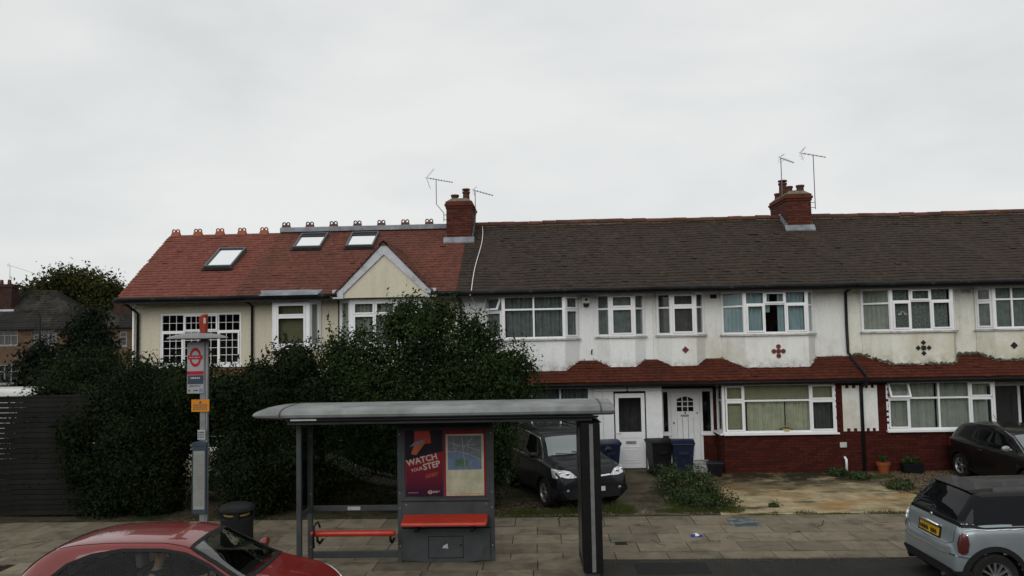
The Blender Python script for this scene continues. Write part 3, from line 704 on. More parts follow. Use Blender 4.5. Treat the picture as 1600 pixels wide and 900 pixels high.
# --- house with the red brick ground floor
h3 = empty('terraced_house', (6.0, 22, 0), 'house with dark red brick ground floor, arched nine-pane white door and red clover tile', 'house', 'houses of the terrace')
X0, X1 = 3.225, 8.685
mb = MB(); wall_grid(mb, (X0, 22), (X1, 22), 2.6, 5.0, [(3.38-X0, 4.62-X0, 3.76, 5.0), (5.2-X0, 7.68-X0, 3.72, 5.0)]); mb.build('wall', 'whiteold', h3)
MB().box(X0, X1, 29.2, 29.35, 0, 5.1).build('rear_wall', 'whiteold', h3); MB().box(X1-.1, X1, 22.65, 29.19, 0, 5.1).build('party_wall', 'dark', h3)
room(h3, X0, X1-.1, recess=True)
bay(h3, [(3.33, 21.96), (3.68, 21.64), (4.36, 21.64), (4.66, 21.96)], 3.79, [side2, [(0, 1, 0, .68, 'c'), (0, 1, .68, 1, 'c')], side2], 'whiteold',
    [(0, .05, .95, .02, .98, 'cdark'), (1, .1, .9, .02, .98, 'cdark'), (2, .05, .95, .02, .98, 'cdark')])
bay(h3, [(5.15, 21.96), (5.68, 21.5), (7.40, 21.5), (7.71, 21.93)], 3.77,
    [side2, [(0, .31, 0, .70, 'c'), (.31, .66, 0, .70, 'f'), (.66, 1, 0, .70, 'c'), (0, .31, .70, 1, 'f'), (.31, .66, .70, 1, 'c'), (.66, 1, .70, 1, 'f')], side2], 'whiteold',
    [(0, .05, .95, .02, .98, 'cblue'), (1, .02, .30, .02, .98, 'cblue'), (1, .30, .42, .5, .98, 'cblue'), (1, .55, .68, .05, .98, 'cblue'), (1, .66, .98, .02, .98, 'cblue'), (2, .05, .95, .02, .98, 'cblue')])
rf = roof_pair(h3, X0-.003, X1, 'roofbrown', sag=SAG); ridge_tiles(rf, X0-.1, X1, ZR+.05)
gutter(h3, X0-.003, X1); skirt(h3, X0+.1, X1)
BY = 21.4
def brick_wall(parent, A, B, z0, z1, holes=(), mat='brick', mortar='mortar', t=.12, name='brick_wall'):
    mb = MB(); wall_grid(mb, A, B, z0, z1, holes, t); w = mb.build(name, mortar, parent)
    brick_face('brick', A, B, z0, z1, w, mat, holes); return w
brick_wall(h3, (4.98, BY), (8.68, BY), 0, 2.44, [(.02, 3.06, 1.03, 2.44)])
brick_wall(h3, (4.98, 22.3), (4.98, BY+.02), 0, 1.03)
brick_wall(h3, (4.90, 22.3), (4.98, 22.3), 0, 2.44)
brick_wall(h3, (3.34, 22.3), (3.66, 22.3), 0, .94); brick_wall(h3, (4.60, 22.3), (4.90, 22.3), 0, .94)
MB().box(3.34, 4.98, 22.301, 22.5, 2.24, 2.55).build('door_head', 'black', h3)
window(h3, [((4.99, 22.2), (4.99, BY+.0), [(0, 1, 0, .66, 'f'), (0, 1, .66, 1, 'f')]),
            ((4.99, BY), (8.03, BY), [(0, .175, 0, .66, 'c'), (.175, .78, 0, .66, 'f'), (.78, 1, 0, .66, 'c'), (0, .175, .66, 1, 'c'), (.175, .78, .66, 1, 'f'), (.78, 1, .66, 1, 'c')])],
       1.075, 2.42, curs=[(0, .1, .9, .02, .98, 'cdark'), (1, .02, .21, .02, .66, 'blind', {'wave': .004}), (1, .03, .99, .70, .98, 'blind', {'wave': .006}), (1, .22, .56, .02, .70, 'cbeige'), (1, .57, .79, .02, .70, 'cbeige'), (1, .81, .98, .02, .70, 'cdark')], sillmat='pvc', sillout=.12)
# slats of the blind behind the top lights and left light
vb = MB()
for i in range(14): vb.box(5.1, 5.6, BY+.11, BY+.12, 1.14+i*.062, 1.185+i*.062)
for i in range(7): vb.box(5.1, 7.95, BY+.11, BY+.12, 2.0+i*.055, 2.035+i*.055)
vb.build('blind_slats', 'blind', h3)
# brass bowl with flowers on the inner sill
MT['brass'] = pbr('brass_ornament', (.5, .42, .22), .4, .3, var=.2)
ob = empty('ornament_bowl', (6.68, BY+.06, 1.09), 'gold flower-shaped ornament on the sill behind the big ground floor pane', 'ornament')
mb = MB(); mb.lathe([(.05, 0), (.10, .02), (.13, .08), (.12, .085), (.08, .04), (0, .03)], (0, 0, 0), 14)
for i in range(7):
    t = -1.3+2.6*i/6; mb.lathe([(0, 0), (.022, .015), (.026, .04), (.012, .07), (0, .08)], (.16*math.sin(t), 0, .06+.05*math.cos(t)), 8)
mb.build('bowl', 'brass', ob, local=True, smooth=True)
# toothed white panel between the windows
def toothed(parent, x0, x1, z0, z1, y, mat):
    n = 3; w = (x1-x0)/(2*n-1); pts = [(x0, z0+.07)]
    pts = []
    for i in range(2*n-1):
        zz = z0 if i % 2 == 0 else z0+.08; pts += [(x0+i*w, zz), (x0+(i+1)*w, zz)]
    for i in range(2*n-1)[::-1]:
        zz = z1 if i % 2 == 0 else z1-.08; pts += [(x0+(i+1)*w, zz), (x0+i*w, zz)]
    q = [pts[0]]
    for p in pts[1:]:
        if p != q[-1]: q.append(p)
    MB().prism([(a, y, b) for a, b in q], (0, .02, 0)).build('toothed_panel', mat, parent)
toothed(h3, 8.20, 8.66, 1.09, 2.33, BY-.022, 'whiteold')
# front door
f = MB(); A, B = (3.42, 22.28), (4.90, 22.28)
f.pbox(A, B, 0, 1.48, 2.16, 2.25, 0, .07)
f.pbox(A, B, 0, .07, .95, 2.159, 0, .07); f.pbox(A, B, .20, .28, .14, 2.159, .0, .07); f.pbox(A, B, .07, .20, .95, 1.03, 0, .07)
f.pbox(A, B, 1.10, 1.18, .14, 2.159, 0, .07); f.pbox(A, B, 1.41, 1.48, .95, 2.159, 0, .07); f.pbox(A, B, 1.18, 1.41, .95, 1.03, 0, .07); f.pbox(A, B, .28, 1.10, .10, .14, 0, .08)
f.pbox(A, B, -.03, .28, .92, .948, -.05, .05); f.pbox(A, B, 1.10, 1.51, .92, .948, -.05, .05)
f.build('door_frame', 'pvcdoor', h3, bevel=.003)
MB().pbox(A, B, .07, .20, 1.03, 2.16, .03, .036).build('side_light', 'glass', h3); MB().pbox(A, B, 1.18, 1.41, 1.03, 2.16, .03, .036).build('side_light', 'glass', h3)
d = MB(); Dx = .285; Dw = .81; A2, B2 = (3.42+Dx, 22.29), (3.42+Dx+Dw, 22.29)
gx0, gx1, gz0, gz1 = .17, .64, 1.60, 2.02
d.pbox(A2, B2, 0, gx0, .145, 2.155, 0, .05); d.pbox(A2, B2, gx1, Dw, .145, 2.155, 0, .05); d.pbox(A2, B2, gx0, gx1, gz1+.0, 2.155, 0, .05); d.pbox(A2, B2, gx0, gx1, 1.42, gz0, 0, .05)
d.pbox(A2, B2, gx0, gx1, .145, .25, 0, .05)
for i in range(3):
    a = gx0+(gx1-gx0)*i/3; d.pbox(A2, B2, a+.006, a+(gx1-gx0)/3-.006, .25, 1.42, .010, .05)
for i in (1, 2):
    d.pbox(A2, B2, gx0+(gx1-gx0)*i/3-.012, gx0+(gx1-gx0)*i/3+.012, gz0, gz1, .004, .045)
    d.pbox(A2, B2, gx0, gx1, gz0+(gz1-gz0)*i/3-.012, gz0+(gz1-gz0)*i/3+.012, .006, .043)
ar = [(3.42+Dx+gx0, gz1-.09), (3.42+Dx+gx0, gz1)] + [(3.42+Dx+gx1, gz1), (3.42+Dx+gx1, gz1-.09)]
for sgn in (0, 1):   # the two corners that make the glazed panel arched
    xc = 3.42+Dx+(gx0 if sgn == 0 else gx1); s = 1 if sgn == 0 else -1
    d.prism([(xc, 22.295, gz1-.08), (xc, 22.295, gz1), (xc+s*.16, 22.295, gz1)], (0, .04, 0))
dr = d.build('door', 'pvcdoor', h3, bevel=.003); dr['label'] = 'white panelled door with arched nine-pane light'
MB().pbox(A2, B2, gx0, gx1, gz0, gz1, .03, .035).build('pane', 'glass', dr)
MB().pbox(A2, B2, .27, .50, 1.45, 1.51, -.012, -.001).build('letterbox', 'steel', dr)
kn = MB().lathe([(.0, -.05), (.022, -.045), (.022, -.02), (.01, -.001)], (3.42+Dx+.07, 22.29, 1.28), 10, axis='y'); kn.lathe([(.0, -.012), (.02, -.01), (.02, -.001)], (3.42+Dx+.74, 22.29, 1.55), 10, axis='y'); kn.build('handle', 'black', dr)
MB().box(3.42+Dx+.385, 3.42+Dx+.415, 22.27, 22.289, 1.53, 1.59).build('door_knocker', 'black', dr)
MT['stepmat'] = pbr('painted_step', (.42, .42, .40), .7, var=.2, scale=9, dirt=(.14, .13, .11), dscale=5)
st = MB().box(3.70, 4.76, 21.75, 22.28, 0, .17); st.build('door_step', 'stepmat', h3, bevel=.015)
MB().box(3.62, 4.90, 21.40, 21.749, 0, .10).build('door_step', 'stepmat', h3, bevel=.015)
MB().box(3.72, 4.70, 21.90, 22.279, .172, .235).build('door_step', 'stepmat', h3, bevel=.015)
for (x, z) in ((5.35, .33), (8.03, .62)):
    pass
ab = MB();
for i in range(4): ab.box(6.06, 6.30, BY-.018, BY-.002, .255+i*.018, .263+i*.018)
ab.build('air_brick', 'black', h3)
MB().box(8.08, 8.26, BY-.05, BY-.013, .66, .80).build('meter_box', 'sill', h3, bevel=.008)
MB().tube([(8.22, BY-.06, .02), (8.22, BY-.06, .34), (8.2, BY-.0, .40)], .035, 8).build('waste_pipe', 'pvc', h3, smooth=True)
def ceramic(parent, x, y, z, kind, mat):
    def diamond(cx, cz, s): MB().prism([(cx-s, y, cz), (cx, y, cz-s), (cx+s, y, cz), (cx, y, cz+s)], (0, .02, 0)).build('ceramic_tile', mat, parent, bevel=.003)
    def square(cx, cz, s): MB().prism([(cx-s, y, cz-s), (cx+s, y, cz-s), (cx+s, y, cz+s), (cx-s, y, cz+s)], (0, .02, 0)).build('ceramic_tile', mat, parent, bevel=.003)
    if kind == 1: diamond(x, z, .10)
    elif kind == 'clover':
        square(x, z, .055)
        for dx, dz in ((0, .128), (0, -.128), (.128, 0), (-.128, 0)):
            k = 8; MB().prism([(x+dx+.066*math.cos(t), y, z+dz+.066*math.sin(t)) for t in [2*math.pi*(i+.5)/k for i in range(k)]], (0, .02, 0)).build('ceramic_tile', mat, parent)
            square(x+dx*.5, z+dz*.5, .010)
    else:
        square(x, z, .062)
        for dx, dz in ((0, .145), (0, -.145), (.145, 0), (-.145, 0)): diamond(x+dx, z+dz, .072)
ceramic(h3, 4.05, 21.62, 3.37, 1, 'tilered'); ceramic(h3, 6.57, 21.48, 3.29, 'clover', 'tilered')
MB().box(4.86, 5.04, 21.985, 21.999, 4.80, 4.91).build('air_vent', 'black', h3)
MB().box(5.10, 5.50, 21.93, 21.999, 3.07, 3.14).build('mortar_patch', 'flaunch', h3, bevel=.02)

# --- house at the right of the frame
h4 = empty('terraced_house', (11.4, 22, 0), 'house with yellowed stucco and black diamond cross on its bay, at the right', 'house', 'houses of the terrace')
X0, X1 = 8.69, 14.15
mb = MB(); wall_grid(mb, (X0, 22), (X1, 22), 2.6, 5.0, [(9.1-X0, 11.58-X0, 3.72, 5.0), (12.25-X0, 13.85-X0, 3.76, 5.0)]); mb.build('wall', 'yellowed', h4)
MB().box(X0, X1, 29.2, 29.35, 0, 5.1).build('rear_wall', 'yellowed', h4); MB().box(X1-.1, X1, 22.65, 29.19, 0, 5.1).build('party_wall', 'dark', h4)
room(h4, X0, X1-.1, recess=True)
bay(h4, [(9.05, 21.96), (9.67, 21.5), (11.33, 21.5), (11.62, 21.93)], 3.78,
    [side2, [(0, .31, 0, .70, 'c'), (.31, .66, 0, .70, 'f'), (.66, 1, 0, .70, 'c'), (0, .31, .70, 1, 'f'), (.31, .66, .70, 1, 'c'), (.66, 1, .70, 1, 'f')], side2], 'yellowed',
    [(0, .05, .95, .02, .98, 'cgreen'), (1, .02, .98, .02, .98, 'clace'), (2, .05, .95, .02, .98, 'clace')])
bay(h4, [(12.2, 21.96), (12.52, 21.62), (13.5, 21.62), (13.9, 21.96)], 3.79, [sideC, [(0, .5, 0, .70, 'f'), (0, .5, .70, 1, 'f'), (.5, 1, 0, .70, 'f'), (.5, 1, .70, 1, 'f')], sideC], 'yellowed',
    [(0, .05, .95, .02, .98, 'cteal'), (1, .02, .98, .02, .98, 'cteal'), (2, .05, .95, .02, .98, 'cteal')])
# rainbow sticker inside the left light
MT['stick'] = pbr('white_sticker', (.75, .75, .75), .6); MT['stickr'] = pbr('red_sticker', (.45, .10, .10), .6)
sk = empty('rainbow_sticker', (10.0, 21.53, 4.25), 'small rainbow and cloud sticker on the window glass above the black cross', 'sticker')
for rr, m_ in ((.085, 'stickr'), (.068, 'stick')):
    mb = MB(); n = 12; v = [(rr*math.cos(math.pi*i/n), 0, rr*math.sin(math.pi*i/n)) for i in range(n+1)] + [((rr-.012)*math.cos(math.pi*i/n), 0, (rr-.012)*math.sin(math.pi*i/n)) for i in range(n+1)][::-1]
    mb.prism(v, (0, .002, 0)); mb.build('arc', m_, sk, local=True)
mb = MB(); mb.box(-.12, -.04, 0, .002, -.02, .012); mb.box(.04, .12, 0, .002, -.02, .012); mb.build('cloud', 'stick', sk, local=True)
rf = roof_pair(h4, X0-.003, X1+2.6, 'roofbrown', sag=SAG); ridge_tiles(rf, X0, X1+2.6, ZR+.05)
gutter(h4, X0-.003, X1+2.6); skirt(h4, X0, X1+2.6)
MB().box(X1, X1+2.6, 21.5, 29.3, 0, 5.0).build('neighbour_wall', 'yellowed', h4)
brick_wall(h4, (8.685, BY), (12.28, BY), 0, 2.44, [(.70, 3.57, 1.06, 2.44)])
brick_wall(h4, (12.28, BY+.0), (12.28, 22.2), 0, 1.06)
toothed(h4, 8.74, 9.14, 1.09, 2.33, BY-.022, 'whiteold')
window(h4, [((9.38, BY), (12.26, BY), [(0, .205, 0, .66, 'c'), (.205, .49, 0, .66, 'f'), (.49, .78, 0, .66, 'f'), (.78, 1, 0, .66, 'c'), (0, .205, .66, 1, 'o'), (.205, .49, .66, 1, 'f'), (.49, .78, .66, 1, 'f'), (.78, 1, .66, 1, 'c')]),
            ((12.26, BY), (12.26, 22.1), [(0, 1, 0, .66, 'f'), (0, 1, .66, 1, 'f')])],
       1.10, 2.42, curs=[(0, .02, .48, .02, .98, 'cgreen'), (0, .50, .96, .02, .98, 'cgreen')], sillmat='pvc', sillout=.12)
MB().box(12.29, 14.14, 22.21, 22.4, 2.3, 2.55).build('door_head', 'black', h4)
f = MB(); A, B = (12.42, 22.2), (13.7, 22.2); bars_of_cell(f, A, B, 0, 1.28, .1, 2.3, .11, 0, .07); f.pbox(A, B, .95, 1.02, .21, 2.19, 0, .07); f.build('door_frame', 'pvcdoor', h4)
MT['darkdoor'] = pbr('dark_painted_door', (.02, .022, .022), .35, var=.2)
f = MB(); f.pbox(A, B, .111, .949, .12, 2.188, .02, .06); bars_of_cell(f, A, B, .25, .80, 1.2, 2.0, .03, .005, .019); bars_of_cell(f, A, B, .25, .80, .35, 1.0, .03, .005, .019); f.build('door', 'darkdoor', h4)
MB().pbox(A, B, 1.02, 1.17, .21, 2.19, .02, .03).build('side_light', 'glass', h4)
ceramic(h4, 10.5, 21.48, 3.31, 'cross', 'tileblack'); ceramic(h4, 13.0, 21.60, 3.33, 1, 'tileblack')
vt = MB(); vt.box(12.0-.12, 12.12-.0, 21.985, 21.999, 4.80, 4.90)
for i in range(3): vt.box(11.89, 12.11, 21.975, 21.984, 4.81+i*.03, 4.825+i*.03)
vt.build('air_vent', 'sill', h4)
downpipe(h4, [(8.62, 21.2, 5.05), (8.62, 21.9, 4.9), (8.62, 21.93, 4.0), (8.63, 21.93, 3.2), (8.66, 21.6, 3.0), (8.70, 20.97, 2.62), (8.71, 20.96, 2.45), (8.70, 21.33, 2.25), (8.70, 21.34, .03)], r=.042)
chimney(h4, 7.97, 8.72, 24.6, 26.35, 6.9, 8.12, [(8.16, 24.95, .33, .10, 0), (8.52, 24.95, .36, .105, 0), (8.14, 25.5, .55, .11, 1), (8.5, 25.45, .27, .10, 0), (8.15, 26.05, .30, .10, 0), (8.5, 26.05, .42, .10, 0)])

# --- cream house with the gable
hB = empty('terraced_house', (-5.3, 22, 0), 'cream house with white-trimmed gable, two roof windows and lead ridge behind the tall bush', 'house', 'houses of the terrace')
X0, X1 = -8.36, -2.215
mb = MB(); wall_grid(mb, (X0, 22), (X1, 22), 0, 5.0, [(.66, 2.05, 3.6, 5.0), (2.55, 5.35, 3.6, 5.0), (.9, 2.4, .6, 2.2), (3.0, 5.2, .6, 2.2)]); mb.build('wall', 'cream', hB)
MB().box(X0, X1, 29.2, 29.35, 0, 5.1).build('rear_wall', 'cream', hB)
room(hB, X0, X1-.1)
def box_bay(parent, p, z0, cur_, zb=2.9):
    MB().prism([(p[0][0], 22.03, zb), *[(x, y, zb) for x, y in p], (p[-1][0], 22.03, zb)], (0, 0, z0-.046-zb)).build('bay_wall', 'cream', parent)
box_bay(hB, [(-7.70, 21.97), (-7.56, 21.6), (-6.54, 21.6), (-6.30, 21.97)], 3.60, None)
window(hB, [((-7.70, 21.97), (-7.56, 21.6), [(0, 1, 0, 1, 'f')]), ((-7.56, 21.6), (-6.54, 21.6), [(0, 1, 0, .70, 'c'), (0, 1, .70, 1, 'c')]), ((-6.54, 21.6), (-6.30, 21.97), [(0, 1, 0, 1, 'f')])],
       3.60, TOP, curs=[(0, .1, .9, .02, .98, 'colive', {'wave': .002}), (1, .05, .95, .02, .98, 'colive', {'wave': .002}), (2, .0, 1, .02, .98, 'cgreen', {'wave': .002})], fb=.09, sillmat='pvc')
box_bay(hB, [(-5.75, 21.97), (-5.35, 21.58), (-3.35, 21.58), (-3.02, 21.97)], 3.60, None)
window(hB, [((-5.75, 21.97), (-5.35, 21.58), [(0, 1, 0, 1, 'f')]), ((-5.35, 21.58), (-3.35, 21.58), [(0, .34, 0, .70, 'c'), (.34, .66, 0, .70, 'f'), (.66, 1, 0, .70, 'c'), (0, .34, .70, 1, 'c'), (.34, .66, .70, 1, 'c'), (.66, 1, .70, 1, 'c')]), ((-3.35, 21.58), (-3.02, 21.97), [(0, 1, 0, 1, 'f')])],
       3.60, TOP, curs=[(0, .1, 1, .02, .98, 'cgreen', {'wave': .002}), (1, .02, .98, .02, .98, 'cgreen'), (2, .1, .9, .02, .98, 'cgreen')], fb=.08, sillmat='pvc')
gx = -4.3; gs = 1.04
def inside_gable(x, y): return abs(x-gx) < (6.49-roof_z(y))/gs-.04 and y < 24.2
rf = roof_pair(hB, -8.6, -2.303, 'roofmix', skip=inside_gable)
gutter(hB, -8.3, -5.62); gutter(hB, -3.0, -2.2)
MB().box(-8.58, -2.88, 25.12, 25.68, 7.42, 7.585).build('lead_ridge', 'lead', rf, bevel=.02)
finials(rf, [-8.45+i*.806 for i in range(7)], 7.64, 'ridgedark')
MB().hexa([(-7.8,21.05,5.09),(-6.15,21.05,5.09),(-6.1,21.5,5.09),(-7.9,21.5,5.09),(-7.7,21.1,5.16),(-6.3,21.1,5.16),(-6.1,21.5,5.27),(-7.9,21.5,5.27)]).build('bay_flashing', 'lead', hB, bevel=.01)
# gable
GY = 21.24
g = MB().prism([(gx-1.42, GY, 4.99), (gx+1.42, GY, 4.99), (gx, GY, 4.99+1.42*gs)], (0, 2.4, 0)).build('gable_wall', 'cream', hB)
mb = MB()
for s in (-1, 1):
    # bargeboard
    e = (gx+s*1.42, 5.05); a = (gx, 5.05+1.42*gs)
    n = Vector((-s*gs, 0, -1)).normalized()*.19; n = Vector((-s*gs*1.0, 0, -1.0)); n.normalize(); n *= .20
    p = [(e[0], GY-.055, e[1]-.02), (a[0], GY-.055, a[1]-.02), (a[0], GY-.055, a[1]-.02-.22*math.sqrt(1+gs*gs)), (e[0]-s*.19, GY-.055, e[1]-.02)]
    mb.prism(p, (0, .05, 0))
    mb.box(min(e[0]+s*.03, e[0]-s*.27), max(e[0]+s*.03, e[0]-s*.27), GY-.07, GY-.0, 4.97, 5.22)
mb.build('bargeboard', 'fasciawhite', hB)
gr = MB()
for s in (-1, 1):
    n = 12
    for i in range(n):
        a0, a1 = i/n, (i+1.15)/n; a1 = min(a1, 1)
        X = lambda a: gx+s*1.50*(1-a); Z = lambda a: 4.96+1.50*gs*a
        gr.hexa([(X(a0), GY-.10, Z(a0)+.02), (X(a1), GY-.10, Z(a1)+.0), (X(a1), 24.3, Z(a1)+.0), (X(a0), 24.3, Z(a0)+.02), (X(a0), GY-.10, Z(a0)+.075), (X(a1), GY-.10, Z(a1)+.05), (X(a1), 24.3, Z(a1)+.05), (X(a0), 24.3, Z(a0)+.075)])
gr.build('gable_roof', 'roofmix', hB)
src = None
for i in range(7):
    mb = MB(); y = GY-.1+i*.42; mb.prism([(gx-.13, y, 6.44), (gx-.07, y, 6.56), (gx, y, 6.60), (gx+.07, y, 6.56), (gx+.13, y, 6.44)], (0, .41, 0)); mb.build('ridge_tile', 'ridgedark', hB)
def skylight(parent, x0, x1, y0, y1, blind=0):
    ny, nz = -SLOPE/math.hypot(1, SLOPE), 1/math.hypot(1, SLOPE)
    def P(x, y, h): return (x, y+ny*h, roof_z(y)+nz*h)
    def slab(mb, a, b, c, d, h0, h1): mb.hexa([P(a,c,h0),P(b,c,h0),P(b,d,h0),P(a,d,h0),P(a,c,h1),P(b,c,h1),P(b,d,h1),P(a,d,h1)])
    s = MB(); w = .052
    slab(s, x0, x1, y0, y0+w, .0, .12); slab(s, x0, x1, y1-w, y1, .0, .12); slab(s, x0, x0+w, y0+w, y1-w, .0, .12); slab(s, x1-w, x1, y0+w, y1-w, .0, .12)
    o = s.build('roof_window', 'skyframe', parent)
    g = MB(); slab(g, x0+w, x1-w, y0+w, y1-w, .07, .08); g.build('pane', 'skyglass', o)
    if blind:
        g = MB(); slab(g, x0+w, x1-w, y1-w-blind, y1-w, .082, .095); g.build('roller_shutter', 'black', o)
    f = MB(); slab(f, x0-.04, x1+.04, y0-.12, y0-.001, .035, .05); f.build('flashing', 'gutter', o)
MT['skyframe'] = pbr('grey_roof_window_frame', (.10, .105, .11), .4, .3, var=.1)
m, t, b = base('coated_roof_glass'); b.inputs['Base Color'].default_value = (.92, .94, .95, 1); b.inputs['Metallic'].default_value = 1; b.inputs['Roughness'].default_value = .06; MT['skyglass'] = m
skylight(hB, -7.78, -6.88, 24.0, 24.98, .18); skylight(hB, -6.1, -5.2, 24.0, 24.98, .18)
chimney(hB, -2.90, -2.10, 24.3, 25.85, 6.7, 8.10, [(-2.68, 24.85, .33, .105, 0), (-2.32, 24.95, .45, .10, 1), (-2.5, 25.5, .25, .10, 0)])
downpipe(hB, [(-2.26, 21.2, 5.03), (-2.24, 21.93, 4.85), (-2.23, 21.94, .05)]); downpipe(hB, [(-2.36, 21.95, 4.95), (-2.36, 21.95, .05)], 'pvc', .028)
downpipe(hB, [(-8.28, 21.2, 5.03), (-8.30, 21.93, 4.85), (-8.30, 21.94, .05)])
for a, b in ((-7.45, -5.95), (-5.35, -3.15)):
    window(hB, [((a, 22.0), (b, 22.0), [(0, .5, 0, 1, 'f'), (.5, 1, 0, 1, 'f')])], .62, 2.18, cur='cdark')

# --- cream end extension
hA = empty('terraced_house', (-10.1, 22, 0), 'cream end house with small-paned white window and one roof window, red tiles at the left', 'house', 'houses of the terrace')
X0, X1 = -11.82, -8.365
mb = MB(); wall_grid(mb, (X0, 22), (X1, 22), 3.1, 5.0, [(.78, 3.17, 3.15, 4.68)]); mb.build('wall', 'cream', hA)
mb = MB(); wall_grid(mb, (X0, 22), (X1, 22), 0, 2.86, [(1.4, 3.0, .75, 2.1)]); mb.build('lower_wall', 'cream', hA)
brick_wall(hA, (X0, 21.98), (X1, 21.98), 2.861, 3.10, mat='oldbrick', mortar='chmortar', t=.14)
mb = MB().prism([(X0+.05, 22.13, 0), (X0+.05, 29.3, 0), (X0+.05, 29.3, 5.0), (X0+.05, 25.4, 7.35), (X0+.05, 22.13, 5.4)], (.12, 0, 0)); mb.build('end_wall', 'cream', hA)
MB().box(X0, X1, 29.31, 29.45, 0, 5.1).build('rear_wall', 'cream', hA)
room(hA, X0+.2, X1-.02)
rf = roof_pair(hA, -11.90, -8.603, 'roofred', verge=.50, zr=7.43)
finials(rf, [-12.22+i*.755 for i in range(5)], 7.49, 'ridgered')
gutter(hA, -11.95, -8.3)
skylight(hA, -10.13, -9.27, 22.85, 24.05)
window(hA, [((-11.04, 22.03), (-8.65, 22.03), [
    (0, .285, 0, .66, 'c', (3, 4)), (.285, .72, 0, .66, 'f', (5, 4)), (.72, 1, 0, .66, 'c', (3, 4)),
    (0, .285, .66, 1, 'f', (3, 2)), (.285, .72, .66, 1, 'c', (6, 2)), (.72, 1, .66, 1, 'f', (3, 2))])], 3.15, 4.68, cur=None, sillmat='pvc')
window(hA, [((-10.42, 22.03), (-8.82, 22.03), [(0, .5, 0, 1, 'f', (3, 4)), (.5, 1, 0, 1, 'f', (3, 4))])], .75, 2.1, sillmat='pvc')
downpipe(hA, [(-11.75, 21.2, 5.03), (-11.70, 21.75, 4.80), (-11.66, 21.93, 4.7), (-11.66, 21.94, .05)], r=.04); downpipe(hA, [(-11.80, 21.95, 4.9), (-11.80, 21.95, .05)], 'pvc', .03)

# alarm box
MT['alarmw'] = pbr('alarm_white', (.7, .72, .72), .4)
al = empty('alarm_box', (1.34, 21.98, 4.80), 'white and black burglar alarm box under the gutter', 'alarm box')
MB().prism([(-.11, 0, .10), (.11, 0, .10), (.09, 0, -.04), (.05, 0, -.10), (-.05, 0, -.10), (-.09, 0, -.04)], (0, -.06, 0)).build('casing', 'alarmw', al, local=True, bevel=.008)
MB().prism([(-.07, -.061, -.05), (.07, -.061, -.05), (.045, -.061, -.13), (-.045, -.061, -.13)], (0, .055, 0)).build('lower_cap', 'black', al, local=True)
MB().lathe([(0, -.068), (.03, -.066), (.03, -.0605)], (0, 0, .03), 12, axis='y').build('badge', 'black', al, local=True)

al.scale = (1.3, 1.2, 1.3)
# rough cement and moss where the render meets the skirt tiles
def fillet(parent, path, n, mat, seed, s0=.012, s1=.035):
    rg = random.Random(seed); mb = MB()
    for i in range(n):
        k = rg.randrange(len(path)-1); a, b = Vector(path[k]), Vector(path[k+1]); p = a.lerp(b, rg.random()); s_ = rg.uniform(s0, s1)
        p += Vector((rg.gauss(0, .012), -abs(rg.gauss(0, .012)), rg.gauss(0, .018)))
        mb.add([p+Vector((s_*1.6, 0, 0)), p+Vector((0, -s_, 0)), p-Vector((s_*1.6, 0, 0)), p+Vector((0, 0, s_)), p-Vector((0, 0, s_*.8))], [(0,1,3), (1,2,3), (1,0,4), (2,1,4)])
    tag(mb.build('cement_fillet', mat, parent), kind='stuff')
SZ = lambda y: 2.605+(y-21.02)*.557
def bayline(p): return [(x, y-.01, SZ(y)) for x, y in p]
MT['mossfil'] = pbr('mossy_cement', (.13, .125, .095), .95, var=.6, scale=9, dirt=(.04, .045, .028), dscale=5, world=True)
fillet(h4, bayline([(8.8, 21.99), (9.1, 21.96), (9.67, 21.5), (11.33, 21.5), (11.62, 21.93), (12.2, 21.96), (12.52, 21.62), (13.5, 21.62), (13.9, 21.96)]), 420, 'mossfil', 2, .014, .045)
fillet(h3, bayline([(5.15, 21.96), (5.68, 21.5), (7.40, 21.5), (7.71, 21.93), (8.6, 21.99)]), 90, 'whiteold', 3, .010, .024)
fillet(h2, bayline([(-1.0, 21.5), (.70, 21.5), (1.10, 21.95), (1.62, 21.96), (1.97, 21.64), (2.66, 21.64), (2.98, 21.96)]), 50, 'flaunch', 4, .008, .018)
